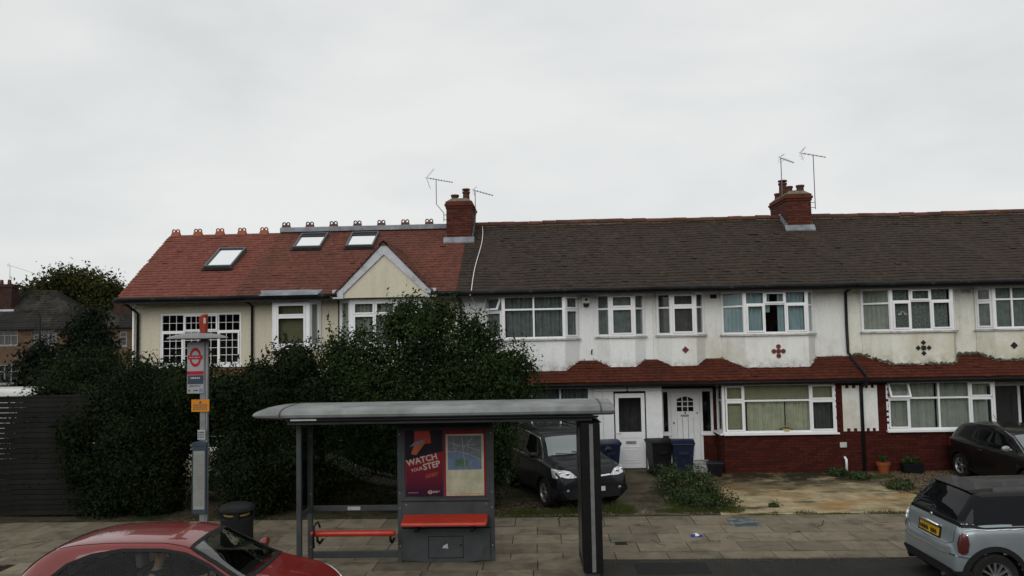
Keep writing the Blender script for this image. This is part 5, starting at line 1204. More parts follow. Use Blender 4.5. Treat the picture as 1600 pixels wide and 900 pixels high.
MB().hexa([(-1.74,13.318,.27),(-1.64,13.318,.26),(-1.64,13.329,.26),(-1.74,13.329,.27),(-1.72,13.318,.31),(-1.65,13.318,.345),(-1.65,13.329,.345),(-1.72,13.329,.31)]).build('torn_sticker', 'label', sh)
MB().hexa([(-2.40,12.98,.71),(-.95,12.98,.71),(-.95,13.32,.68),(-2.40,13.32,.68),(-2.40,13.0,.77),(-.95,13.0,.77),(-.95,13.33,.85),(-2.40,13.33,.85)]).build('bench_seat', 'bench', sh, bevel=.03)
for x in (-2.15, -1.2): MB().box(x-.03, x+.03, 13.05, 13.33, .60, .70).build('bench_bracket', 'shdark', sh)
# poster: WATCH YOUR STEP
MT['posterred'] = pbr('poster_red', (.30, .022, .035), .5, var=.15, scale=1.2); MT['posterplum'] = pbr('poster_plum', (.10, .022, .05), .5, var=.2); MT['posterdark'] = pbr('poster_dark', (.022, .018, .028), .5, var=.3)
MT['posterorange'] = pbr('poster_orange', (.45, .13, .05), .5, var=.2); MT['postercream'] = pbr('poster_cream', (.62, .48, .42), .6, var=.02); MT['mapblue'] = pbr('map_blue', (.16, .22, .32), .5, var=.2, scale=12)
MT['mapgreen'] = pbr('map_green', (.10, .19, .12), .5, var=.3, scale=12); MT['mapdark'] = pbr('map_grey', (.17, .19, .20), .5, var=.3, scale=14); MT['mapcream'] = pbr('map_cream', (.55, .53, .38), .55, var=.22, scale=5)
def m2(name):   # red fading to plum down the poster: printed ink
    m, t, b = base(name); s_ = nd(t, 'ShaderNodeSeparateXYZ'); g = nd(t, 'ShaderNodeNewGeometry'); t.links.new(g.outputs['Position'], s_.inputs[0]); mr = nd(t, 'ShaderNodeMapRange'); mr.inputs['From Min'].default_value = 1.2; mr.inputs['From Max'].default_value = 1.85; t.links.new(s_.outputs[2], mr.inputs[0])
    t.links.new(mixc(t, mr.outputs[0], (.05, .012, .035), (.30, .022, .03)), b.inputs['Base Color']); b.inputs['Roughness'].default_value = .5; return m
MT['postergrad'] = m2('poster_ink')
MT['signorange'] = pbr('orange_notice', (.60, .23, .02), .45, var=.05)
ps = empty('safety_poster', (-2.05, 13.372, 1.68), 'dark red WATCH YOUR STEP poster in the shelter display case', 'poster', None)
def flat(parent, name, pts, mat, y, th=.0015): return MB().prism([(a, y, b) for a, b in pts], (0, th, 0)).build(name, mat, parent)
PX0, PX1, PZ0, PZ1 = -2.37, -1.72, 1.13, 2.255
flat(ps, 'sheet', [(PX0, PZ0), (PX1, PZ0), (PX1, PZ1), (PX0, PZ1)], 'postergrad', 13.3725)
flat(ps, 'photo_area', [(PX0, 1.74), (PX1, 1.90), (PX1, PZ1), (PX0, PZ1)], 'posterdark', 13.3705)
flat(ps, 'red_block', [(-2.21, 2.02), (-1.92, 2.04), (-1.94, PZ1), (-2.21, PZ1)], 'bench', 13.3685)
flat(ps, 'orange_arm', [(-2.27, 1.86), (-2.18, 1.84), (-2.02, 2.05), (-2.08, 2.10), (-2.22, 2.0)], 'posterorange', 13.3665)
flat(ps, 'blue_arm', [(-2.30, 1.98), (-2.20, 2.07), (-2.0, 2.11), (-2.1, 2.04)], 'mapblue', 13.3645)
ro_ = Matrix.Rotation(R_(-12), 3, 'Y')
def slant(s, size, x, z, bold=.004): 
    o = text(ps, s, size, (x, 13.3645, z), 'postercream', rot=(math.pi/2, R_(-13), 0), align='LEFT', bold=bold, depth=.0008); return o
slant('WATCH', .145, -2.345, 1.695, .004); slant('YOUR', .075, -2.27, 1.57, .001); slant('STEP', .145, -2.06, 1.625, .004)
def lines(parent, x0, x1, z0, z1, n, mat, y, ang=0, seed=0):
    rg = random.Random(seed); mb = MB()
    for i in range(n):
        z = z1-(z1-z0)*(i+.5)/n; h = (z1-z0)/n*.27; x = x0
        while x < x1:
            w = min(rg.uniform(.012, .045), x1-x)
            if x+w > x1-.002 and i == n-1: break
            dz = (x-x0)*math.tan(R_(ang)); mb.box(x, x+w, y, y+.0008, z+dz-h, z+dz+h); x += w+.010
    return mb.build('small_print', mat, parent)
lines(ps, -2.02, -1.80, 1.44, 1.51, 3, 'posterorange', 13.369, 13, 3); lines(ps, -2.32, -2.12, 1.19, 1.205, 1, 'postercream', 13.369, 0, 4); lines(ps, -1.90, -1.78, 1.19, 1.23, 2, 'mapcream', 13.369, 0, 5)
def roundel(parent, x, y, z, r, matring, matbar, bar=True, plane='xz', sx=1):
    n = 28; o = MB(); k = 0
    v = []; f = []
    for i in range(n):
        t = 2*math.pi*i/n
        for rr, yy in ((r, y), (r*.68, y), (r*.68, y+.0012), (r, y+.0012)): v.append((x+rr*math.cos(t)*sx, yy, z+rr*math.sin(t)))
    for i in range(n):
        for j in range(4): f.append((i*4+j, i*4+(j+1) % 4, ((i+1) % n)*4+(j+1) % 4, ((i+1) % n)*4+j))
    o.add(v, f).build('roundel_ring', matring, parent)
    if bar: MB().box(x-r*1.25*sx, x+r*1.25*sx, y-.0015, y-.0002, z-r*.21, z+r*.21).build('roundel_bar', matbar, parent)
roundel(ps, -1.945, 13.369, 1.205, .034, 'postercream', 'postercream')
# the local map
mpn = empty('street_map', (-1.37, 13.372, 1.68), 'faded area map, blue above and creased cream below, right of the red poster', 'map')
flat(mpn, 'backing', [(-1.70, 1.13), (-.975, 1.13), (-.975, 2.255), (-1.70, 2.255)], 'posterred', 13.3725)
flat(mpn, 'map_sheet', [(-1.665, 1.14), (-1.01, 1.14), (-1.01, 2.19), (-1.665, 2.19)], 'mapcream', 13.3705)
flat(mpn, 'map_upper', [(-1.63, 1.58), (-1.05, 1.585), (-1.05, 2.16), (-1.63, 2.16)], 'mapblue', 13.3685)
flat(mpn, 'map_district', [(-1.63, 1.90), (-1.45, 1.895), (-1.25, 1.84), (-1.05, 1.74), (-1.05, 2.16), (-1.63, 2.16)], 'mapdark', 13.3665)
flat(mpn, 'map_park', [(-1.50, 1.64), (-1.30, 1.62), (-1.28, 1.73), (-1.40, 1.78), (-1.50, 1.75)], 'mapgreen', 13.3665)
def mline(pts, w=.006, mat='mapcream', y=13.3645):
    for (a, b), (c, d) in zip(pts[:-1], pts[1:]):
        L_ = math.hypot(c-a, d-b); nx, nz = -(d-b)/L_*w, (c-a)/L_*w; yield [(a-nx, b-nz), (c-nx, d-nz), (c+nx, d+nz), (a+nx, b+nz)]
mb = MB()
for pts in ([(-1.63,1.90),(-1.45,1.895),(-1.25,1.84),(-1.05,1.74)], [(-1.36,1.87),(-1.38,2.16)], [(-1.36,1.95),(-1.2,2.12)], [(-1.60,2.05),(-1.42,1.98),(-1.12,2.02)], [(-1.5,1.9),(-1.55,2.14)], [(-1.36,1.87),(-1.33,1.6)], [(-1.3,1.98),(-1.08,1.90)]):
    for q in mline(pts, .004): mb.prism([(a, 13.3645, b) for a, b in q], (0, .0008, 0))
mb.build('map_streets', 'label', mpn)
lines(mpn, -1.62, -1.06, 1.155, 1.18, 1, 'signorange', 13.3688, 0, 9)
MB().box(-2.38, -.96, 13.356, 13.359, 1.105, 2.275).build('case_glass', 'caseglass', sh)
# end panel (advert drum)
MT['strip'] = pbr('grey_edge_strip', (.17, .17, .17), .5)
ep = empty('advert_panel', (.75, 12.9, 0), 'black end panel of the bus shelter with a pale vertical light strip', 'advert panel')
MB().hexa([(.62,12.42,.10),(.93,12.42,.10),(.90,13.40,.10),(.59,13.40,.10),(.62,12.42,2.46),(.93,12.42,2.46),(.90,13.40,2.46),(.59,13.40,2.46)]).build('case', 'shdark', ep, bevel=.02)
MB().hexa([(.59,12.40,2.461),(.96,12.40,2.461),(.93,13.42,2.461),(.56,13.42,2.461),(.64,12.50,2.55),(.86,12.50,2.52),(.85,13.35,2.52),(.60,13.35,2.55)]).build('cap', 'shdark', ep, bevel=.01)
MB().box(.755, .815, 12.405, 12.419, .12, 2.44).build('edge_strip', 'strip', ep)
MB().hexa([(.612,12.50,.30),(.6139,12.50,.30),(.5959,13.32,.30),(.594,13.32,.30),(.612,12.50,2.36),(.6139,12.50,2.36),(.5959,13.32,2.36),(.594,13.32,2.36)]).build('advert_sheet', 'advert', ep) if 'advert' in MT else None
m = pbr('dim_advert', (.05, .05, .045), .3, var=.5, scale=2.5); MT['advert'] = m
MB().hexa([(.606,12.50,.30),(.612,12.50,.30),(.594,13.32,.30),(.588,13.32,.30),(.606,12.50,2.36),(.612,12.50,2.36),(.594,13.32,2.36),(.588,13.32,2.36)]).build('advert_sheet', 'advert', ep)
MB().box(.66, .88, 12.5, 13.3, -.02, .099).build('foot', 'shgrey', ep)
MB().box(-4.02, -3.6, 12.262, 12.268, 2.575, 2.60).build('maker_plate', 'label', sh)

# ------------------------------------------------------------------ bus stop post
MT['whitesign'] = pbr('white_sign_face', (.36, .37, .38), .45, var=.05, dirt=(.28, .28, .26)); MT['signred'] = pbr('sign_red', (.40, .02, .03), .4, var=.05); MT['signblue'] = pbr('sign_dark_blue', (.05, .065, .09), .4); MT['signorange'] = pbr('orange_notice', (.60, .23, .02), .45, var=.05)
MT['stopgrey'] = pbr('grey_stop_post', (.22, .225, .225), .5, var=.1, dirt=(.13, .13, .12)); MT['orangered'] = pbr('orange_cover', (.27, .045, .022), .5, var=.15); MT['paper'] = pbr('timetable_paper', (.28, .29, .26), .6, var=.12)
bs = empty('bus_stop_post', (-6.15, 13.9, 0), 'tall grey bus stop post with red ring flag, orange notice and timetable case', 'bus stop')
SX, SY = -6.12, 13.9
MB().box(SX-.085, SX+.02, SY-.05, SY+.05, -.02, 4.0).build('pole', 'stopgrey', bs, bevel=.015); MB().box(SX+.02, SX+.05, SY-.03, SY+.03, -.02, 3.98).build('pole_rib', 'steel', bs)
MB().lathe([(0, .10), (.18, .095), (.36, .07), (.50, .03), (.53, .0), (.50, -.012), (0, -.02)], (SX-.15, SY, 3.93), 28).build('canopy', 'stopgrey', bs, smooth=True, auto=50)
oc = MB(); oc.hexa([(SX-.10,SY-.06,4.02),(SX+.03,SY-.06,4.02),(SX+.03,SY+.06,4.02),(SX-.10,SY+.06,4.02),(SX-.13,SY-.07,4.30),(SX+.04,SY-.07,4.33),(SX+.04,SY+.07,4.33),(SX-.13,SY+.07,4.30)])
oc.hexa([(SX-.13,SY-.07,4.301),(SX+.04,SY-.07,4.331),(SX+.04,SY+.07,4.331),(SX-.13,SY+.07,4.301),(SX-.08,SY-.05,4.36),(SX+.03,SY-.05,4.38),(SX+.03,SY+.05,4.38),(SX-.08,SY+.05,4.36)]); oc.v = [(SX-.04+(a-SX+.04)*.78, b, c) for a, b, c in oc.v]; oc.build('orange_cover', 'orangered', bs, bevel=.015)
MB().box(SX-.11, SX+.07, SY-.09, SY+.09, 3.985, 4.02).build('cover_base', 'orangered', bs); MB().box(SX-.01, SX+.03, SY-.078, SY-.072, 4.20, 4.30).build('cover_label', 'label', bs)
FX0, FX1, FY = SX-.31, SX-.005, SY-.075
fl = MB(); fl.box(FX0, FX1, FY, FY+.03, 2.93, 3.87); fl.build('flag', 'whitesign', bs, bevel=.004)
cx = (FX0+FX1)/2
roundel(bs, cx, FY-.003, 3.585, .175, 'signred', 'signred', sx=.62)
flat(bs, 'red_band', [(FX0+.002, 3.27), (FX1-.002, 3.27), (FX1-.002, 3.335), (FX0+.002, 3.335)], 'signred', FY-.003)
flat(bs, 'name_panel', [(FX0+.012, 3.16-.0), (FX1-.002, 3.16), (FX1-.002, 3.262), (FX0+.012, 3.262)], 'signblue', FY-.003)
flat(bs, 'lower_name_panel', [(FX0+.012, 3.10), (FX1-.002, 3.10), (FX1-.002, 3.159), (FX0+.012, 3.159)], 'signblue', FY-.003)
lines(bs, FX0+.07, FX1-.05, 3.185, 3.235, 1, 'label', FY-.0045, 0, 21); lines(bs, cx-.11, cx+.11, 3.568, 3.602, 1, 'whitesign', FY-.0065, 0, 22); lines(bs, FX0+.05, FX1-.04, 3.045, 3.085, 2, 'signblue', FY-.0025, 0, 23)
lines(bs, FX0+.025, FX0+.095, 2.96, 3.01, 1, 'signblue', FY-.0025, 0, 24); lines(bs, cx-.03, cx+.05, 2.96, 3.01, 1, 'signblue', FY-.0025, 0, 25)
MB().box(FX1-.08, FX1-.01, FY-.003, FY-.0005, 2.95, 3.02).build('route_tile', 'mapblue', bs)
NY = SY-.075
MB().box(SX-.225, SX+.105, NY-.005, NY+.005, 2.60, 2.82).build('orange_notice', 'signorange', bs, bevel=.003)
lines(bs, SX-.19, SX+.07, 2.63, 2.74, 3, 'signblue', NY-.0065, 0, 12); MB().prism([(SX-.09, NY-.0065, 2.75), (SX-.03, NY-.0065, 2.75), (SX-.06, NY-.0065, 2.80)], (0, .001, 0)).build('warning_mark', 'signblue', bs)
MB().box(SX-.11, SX+.03, NY, NY+.02, 2.10, 2.27).build('plate', 'label', bs); lines(bs, SX-.10, SX+.02, 2.12, 2.25, 3, 'signblue', NY-.0015, 0, 13)
tcs = MB().box(SX-.20, SX+.065, SY-.10, SY-.051, .78, 1.98); tcs.prism([(SX-.21, SY-.11, 1.981), (SX+.075, SY-.11, 1.981), (SX+.06, SY-.11, 2.05), (SX-.065, SY-.11, 2.075), (SX-.195, SY-.11, 2.05)], (0, .065, 0)); tcs.build('timetable_case', 'signblue', bs, bevel=.006)
MB().box(SX-.17, SX+.035, SY-.104, SY-.1005, .86, 1.90).build('timetable_paper', 'paper', bs); lines(bs, SX-.155, SX+.02, .92, 1.84, 34, 'stopgrey', SY-.1055, 0, 14)
# litter bin
MT['binblack'] = pbr('black_litter_bin', (.020, .021, .022), .5, var=.1, bmp=.003); MT['gold'] = pbr('bin_gold_sheen', (.5, .38, .10), .4, .5)
lbn = empty('litter_bin', (-5.87, 14.75, 0), 'dark round litter bin with domed lid on the pavement beside the bus stop', 'litter bin')
MB().lathe([(.29, 0), (.30, .03), (.30, .60), (.28, .62)], (0, 0, 0), 28).build('body', 'binblack', lbn, local=True, smooth=True, auto=40)
MB().lathe([(.335, .77), (.335, .83), (.30, .88), (.20, .92), (0, .935)], (0, 0, 0), 28).build('lid', 'binblack', lbn, local=True, smooth=True, auto=50)
for a in (20, 110, 200, 290): 
    x, y = .27*math.cos(R_(a)), .27*math.sin(R_(a)); MB().box(x-.05, x+.05, y-.04, y+.04, .60, .78).build('lid_support', 'binblack', lbn, local=True)
MB().lathe([(.24, .60), (.24, .76)], (0, 0, 0), 20).build('inner_liner', 'binblack', lbn, local=True)
MB().lathe([(.301, .56), (.306, .565), (.306, .59), (.301, .595)], (0, 0, 0), 28).build('body_rim', 'binblack', lbn, local=True)
MB().lathe([(.241, .66), (.246, .665), (.246, .70), (.241, .705)], (0, 0, 0), 28).build('gold_sheen_strip', 'gold', lbn, local=True)  # sheen inside the lid slot, painted as a gold-coloured strip
lbn.scale = (1, 1, .83)
# wheelie bins
def wheelie(x, y, rz, body, lid, label):
    w = empty('wheelie_bin', (x, y, 0), label, 'wheelie bin', 'wheelie bins by the front doors', rz)
    b = MB().hexa([(-.21,-.25,.06),(.21,-.25,.06),(.21,.22,.06),(-.21,.22,.06),(-.28,-.34,.98),(.28,-.34,.98),(.28,.34,.98),(-.28,.34,.98)])
    b.box(-.295, .295, -.36, .36, .93, .985); b.build('body', body, w, local=True, bevel=.02)
    l = MB(); k = 8
    for i in range(k):
        t0, t1 = i/k, (i+1)/k; z0_, z1_ = .99+.075*math.sin(math.pi*t0*.9+.15), .99+.075*math.sin(math.pi*t1*.9+.15)
        l.hexa([(-.305,-.38+.76*t0,.987),(.305,-.38+.76*t0,.987),(.305,-.38+.76*t1,.987),(-.305,-.38+.76*t1,.987),(-.29,-.38+.76*t0,z0_),(.29,-.38+.76*t0,z0_),(.29,-.38+.76*t1,z1_),(-.29,-.38+.76*t1,z1_)])
    l.build('lid', lid, w, local=True)
    MB().tube([(-.26, .40, .97), (.26, .40, .97)], .018, 8).build('handle', body, w, local=True)
    for s in (-.24, .24):
        MB().lathe([(0, -.025), (.08, -.025), (.10, -.015), (.10, .015), (.08, .025), (0, .025)], (s, .26, .10), 16, axis='x').build('wheel', 'black', w, local=True, smooth=True, auto=40)
    MB().box(-.12, .12, -.375, -.35, .70, .78).build('embossed_plate', body, w, local=True)
    return w
MT['binblue'] = pbr('blue_wheelie_bin', (.006, .011, .034), .4, var=.12, scale=3, coat=.1); MT['bindark'] = pbr('black_wheelie_bin', (.010, .011, .011), .45, var=.12); MT['lidblue'] = pbr('blue_bin_lid', (.006, .011, .042), .4, var=.12, coat=.15)
wheelie(3.10, 20.75, .15, 'bindark', 'bindark', 'black wheelie bin at the top of the ramp path, left of the blue bin')
wheelie(3.68, 20.55, -.08, 'binblue', 'lidblue', 'blue wheelie bin in front of the arched white door')
wheelie(1.72, 20.65, .2, 'binblue', 'lidblue', 'blue wheelie bin half hidden behind the black car bonnet')
rbx = empty('recycling_tub', (4.62, 21.05, 0), 'small dark blue tub on the ground beside the door steps', 'tub')
MB().hexa([(-.15,-.13,0),(.15,-.13,0),(.15,.13,0),(-.15,.13,0),(-.20,-.17,.34),(.20,-.17,.34),(.20,.17,.34),(-.20,.17,.34)]).build('body', 'bintub' if 'bintub' in MT else 'bindark', rbx, local=True, bevel=.02)
MB().box(-.215, .215, -.185, .185, .341, .37).build('rim', 'binblue', rbx, local=True, bevel=.01); MB().tube([(-.205, -.10, .3), (-.235, 0, .31), (-.205, .10, .3)], .01, 6).build('handle', 'binblue', rbx, local=True)
# plant pot
MT['terracotta'] = pbr('orange_plant_pot', (.27, .075, .03), .6, var=.12)
pp = empty('plant_pot', (9.05, 21.0, 0), 'orange terracotta pot with a small plant against the red brick wall', 'plant pot')
MB().lathe([(.11, 0), (.155, .24), (.175, .245), (.18, .32), (.16, .32), (.15, .27), (0, .265)], (0, 0, 0), 20).build('pot', 'terracotta', pp, local=True, smooth=True, auto=40)
leaves('plant', pp, [(9.05, 21.0, .42, .12, .12, .13)], 120, .07, 'leaflow', 77, .9)
# row of dark planters
for i, x in enumerate((9.85,)):
    pt = empty('planter_trough', (x, 21.1, 0), 'dark planter trough with low plants right of the orange pot', 'planter')
    MB().hexa([(-.24,-.10,0),(.24,-.10,0),(.24,.10,0),(-.24,.10,0),(-.28,-.12,.26),(.28,-.12,.26),(.28,.12,.26),(-.28,.12,.26)]).build('trough', 'bindark', pt, local=True, bevel=.01)
    leaves('plant', pt, [(x, 21.1, .34, .26, .12, .12)], 260, .07, 'leaflow', 78+i, .9)
# rubbish, covers
MT['packblue'] = pbr('blue_print', (.03, .05, .35), .4); MT['packwhite'] = pbr('white_wrapper', (.7, .72, .78), .35)
wr = empty('crushed_wrapper', (2.89, 14.96, 0), 'crumpled white and blue wrapper lying on the paving slabs', 'wrapper')
mb = MB(); rg = random.Random(3); k = 10; top = [(.13*math.cos(2*math.pi*i/k)*rg.uniform(.6, 1), .07*math.sin(2*math.pi*i/k)*rg.uniform(.7, 1), rg.uniform(.005, .02)) for i in range(k)]
mb.add(top+[(0, 0, .065), (0, 0, .002)], [(i, (i+1) % k, k) for i in range(k)]+[((i+1) % k, i, k+1) for i in range(k)]); mb.build('wrapper', 'packwhite', wr, local=True)
MB().hexa([(-.12,-.068,.006),(-.03,-.075,.006),(-.03,-.06,.02),(-.12,-.05,.02),(-.10,-.05,.045),(-.03,-.06,.05),(-.03,-.05,.055),(-.10,-.04,.05)]).build('blue_print', 'packblue', wr, local=True)
MB().hexa([(.05,-.06,.006),(.12,-.05,.006),(.12,-.04,.02),(.05,-.045,.02),(.05,-.05,.04),(.10,-.045,.035),(.10,-.035,.04),(.05,-.04,.045)]).build('blue_print', 'packblue', wr, local=True)
cv = empty('utility_cover', (4.1, 15.95, 0), 'pale blue-grey utility cover set in the paving by the drive', 'utility cover')
MB().hexa([(-.34,-.30,-.02),(.22,-.30,-.02),(.22,.32,-.02),(-.34,.32,-.02),(-.34,-.30,.010),(.22,-.30,.010),(.22,.32,.010),(-.34,.32,.010)]).build('plate', 'cover', cv, local=True, bevel=.003)
MB().box(-.30, .16, -.27, -.13, .011, .014).build('repaired_strip', 'signblue', cv, local=True)
cv2 = empty('stopcock_cover', (1.42, 14.52, 0), 'small dark stopcock cover in the paving right of the end panel', 'utility cover')
MB().box(-.11, .11, -.09, .09, -.02, .008).build('plate', 'black', cv2, local=True); MB().box(-.085, .085, -.065, .065, .009, .012).build('lid', 'shdark', cv2, local=True)

crk = MB(); rg = random.Random(9)
for (x, y, a, l) in ((-1.9,15.2,.5,.5), (2.2,14.3,2.0,.45), (5.4,15.6,1.1,.6), (6.6,14.2,.3,.5), (-10.2,14.6,.8,.6), (.3,16.1,1.5,.5), (7.9,15.3,2.4,.5)):
    p = (x, y)
    for k in range(5):
        a2 = a+rg.uniform(-.5, .5); q = (p[0]+math.cos(a2)*l/5, p[1]+math.sin(a2)*l/5); nx, ny = -math.sin(a2)*.004, math.cos(a2)*.004
        crk.hexa([(p[0]-nx,p[1]-ny,-.01),(q[0]-nx,q[1]-ny,-.01),(q[0]+nx,q[1]+ny,-.01),(p[0]+nx,p[1]+ny,-.01),(p[0]-nx,p[1]-ny,.007),(q[0]-nx,q[1]-ny,.007),(q[0]+nx,q[1]+ny,.007),(p[0]+nx,p[1]+ny,.007)]); p = q
tag(crk.build('slab_crack', 'joint', pave), kind='stuff')
grass('grass', 'weeds growing in the paving joints and along the garden edge', [(x_, 16.63, .5, .03) for x_ in (-9, -7.5, -5, -3.2, -1.5, -.4, .8, 2.4, 4.6, 6.2, 7.6)]+[(x_, y_, .12, .012) for x_, y_ in ((1.9, 15.83), (4.9, 15.2), (6.8, 15.83), (-1.2, 15.2), (3.2, 14.57), (-6.9, 15.83), (-8.2, 15.2))], 3600, .055, 91)
bo = MB()
for x in (-4.02, -2.47, -.88):
    for z in (.94, 1.2, 2.2, .3): bo.lathe([(0, -.006), (.012, -.004), (.012, .001)], (x, 13.358, z), 8, axis='y')
for z in (.66, 1.0): 
    for x in (-2.36, -.98): bo.lathe([(0, -.006), (.012, -.004), (.012, .001)], (x, 13.358, z), 8, axis='y')
tag(bo.build('bolt', 'steel', sh), kind='stuff')
MB().box(-2.429, -.921, 13.325, 13.359, .598, .612).build('panel_ledge', 'shdark', sh)

scatter_stones('gutter_grit', 2600, ((-14, 9), (13.30, 13.54)), .004, .013, 'gravelmat', -.004, 14)
litter('litter_scraps', 'small scraps and leaves blown against the hedge bottom and shelter', ((-10, 1), (16.45, 16.75)), 160, 55, .028, 0)
MT['patchmat'] = pbr('newer_asphalt_patch', (.022, .022, .022), .85, var=.2, scale=40, bmp=.01, world=True)
tag(MB().box(1.5, 2.7, 12.7, 13.3, -.01, .001).build('asphalt_patch', 'patchmat'), kind='structure')
MT['gum'] = pbr('trodden_gum', (.09, .085, .075), .8)
gm = MB(); rg = random.Random(33)
for i in range(90):
    x, y = rg.uniform(-12, 9), rg.uniform(13.6, 16.5); q = rg.uniform(.012, .022); gm.lathe([(q, .004), (q*.8, .008), (0, .009)], (x, y, 0), 7)
tag(gm.build('chewing_gum', 'gum', pave), kind='stuff')
# ------------------------------------------------------------------ cars
def paint(name, col, metal=.0, rough=.35, coat=.6):
    m, t, b = base(name)
    c = mixc(t, ramp(t, noise(t, 2.5, 6, .6, world=False), .3, .75), sc3(col, .92), sc3(col, 1.04))
    gb = nd(t, 'ShaderNodeNewGeometry'); c = mixc(t, gb.outputs['Backfacing'], c, (.012, .012, .012))   # lined inside
    t.links.new(c, b.inputs['Base Color']); b.inputs['Metallic'].default_value = metal; b.inputs['Specular IOR Level'].default_value = .25; b.inputs['Coat Weight'].default_value = coat; b.inputs['Coat Roughness'].default_value = .04
    t.links.new(ramp(t, noise(t, 9, 6, .6, world=False), .2, .9, (rough*.8,)*3, (rough*1.3,)*3), b.inputs['Roughness'])
    return m
MT['pred'] = paint('red_car_paint', (.18, .010, .007), coat=1.0); MT['psilver'] = paint('silver_blue_paint', (.29, .335, .355), .5, .36); MT['pblack'] = paint('blue_black_paint', (.004, .0055, .009), 0, .4, .25); MT['pgrey'] = paint('charcoal_paint', (.007, .007, .007), .1, .35, .4)
MT['proof'] = paint('black_roof_paint', (.008, .0075, .0075), 0, .5, .12)
MT['trim'] = pbr('black_plastic_trim', (.018, .018, .019), .6, var=.15); MT['tyre'] = pbr('tyre_rubber', (.022, .021, .020), .85, var=.2); MT['alloy'] = pbr('alloy_wheel', (.30, .31, .32), .35, .7, var=.1)
MT['chrome'] = pbr('chrome', (.75, .76, .78), .12, 1, var=.02); MT['lens'] = pbr('headlight_lens', (.62, .64, .64), .08, .4, var=.3, scale=14, coat=1); MT['rlens'] = pbr('rear_lamp_lens', (.075, .012, .010), .25, var=.3, coat=.3)
MT['plate'] = pbr('yellow_number_plate', (.62, .36, .02), .4, var=.05); MT['platew'] = pbr('white_number_plate', (.6, .6, .58), .4, var=.05); MT['seat'] = pbr('dark_seat_cloth', (.03, .03, .032), .9); MT['seatg'] = pbr('grey_headrest', (.10, .105, .11), .9)
m, t, b = base('tinted_car_glass'); b.inputs['Base Color'].default_value = (.005, .006, .007, 1); b.inputs['Roughness'].default_value = .03; b.inputs['Specular IOR Level'].default_value = .16; MT['cglass'] = m
m, t, b = base('windscreen_glass'); b.inputs['Base Color'].default_value = (.05, .075, .08, 1); b.inputs['Roughness'].default_value = .05; b.inputs['Specular IOR Level'].default_value = 1.0; b.inputs['IOR'].default_value = 1.9; MT['wglass'] = m
def windscreen_mat(ior=1.5):   # laminated glass lying flat to the sky
    m = bpy.data.materials.new('clear_car_glass'); m.use_nodes = True; t = m.node_tree; t.nodes.clear()
    o = nd(t, 'ShaderNodeOutputMaterial'); tr = nd(t, 'ShaderNodeBsdfTransparent'); tr.inputs[0].default_value = (.55, .62, .60, 1)
    gl = nd(t, 'ShaderNodeBsdfGlossy'); gl.inputs['Roughness'].default_value = .02; fr = nd(t, 'ShaderNodeFresnel'); fr.inputs['IOR'].default_value = ior
    ms = nd(t, 'ShaderNodeMixShader'); t.links.new(one_way(t, fr.outputs[0]), ms.inputs[0]); t.links.new(tr.outputs[0], ms.inputs[1]); t.links.new(gl.outputs[0], ms.inputs[2]); t.links.new(ms.outputs[0], o.inputs[0]); return m
MT['clearglass'] = windscreen_mat(1.18); MT['clearscreen'] = windscreen_mat(2.1)

def pchip(xs, ys, q):
    xs = np.array(xs, float); ys = np.array(ys, float); h = np.diff(xs); d = np.diff(ys)/h; m = np.zeros(len(xs))
    for i in range(1, len(xs)-1):
        if d[i-1]*d[i] > 0: w1 = 2*h[i]+h[i-1]; w2 = h[i]+2*h[i-1]; m[i] = (w1+w2)/(w1/d[i-1]+w2/d[i])
    m[0], m[-1] = d[0], d[-1]
    i = np.clip(np.searchsorted(xs, q)-1, 0, len(xs)-2); tt = (q-xs[i])/h[i]
    return ys[i]*(1+2*tt)*(1-tt)**2+m[i]*h[i]*tt*(1-tt)**2+ys[i+1]*tt**2*(3-2*tt)+m[i+1]*h[i]*tt**2*(tt-1)
def inpoly(x, y, P):
    c = False; n = len(P)
    for i in range(n):
        x1, y1 = P[i]; x2, y2 = P[i-1]
        if (y1 > y) != (y2 > y) and x < (x2-x1)*(y-y1)/(y2-y1)+x1: c = not c
    return c
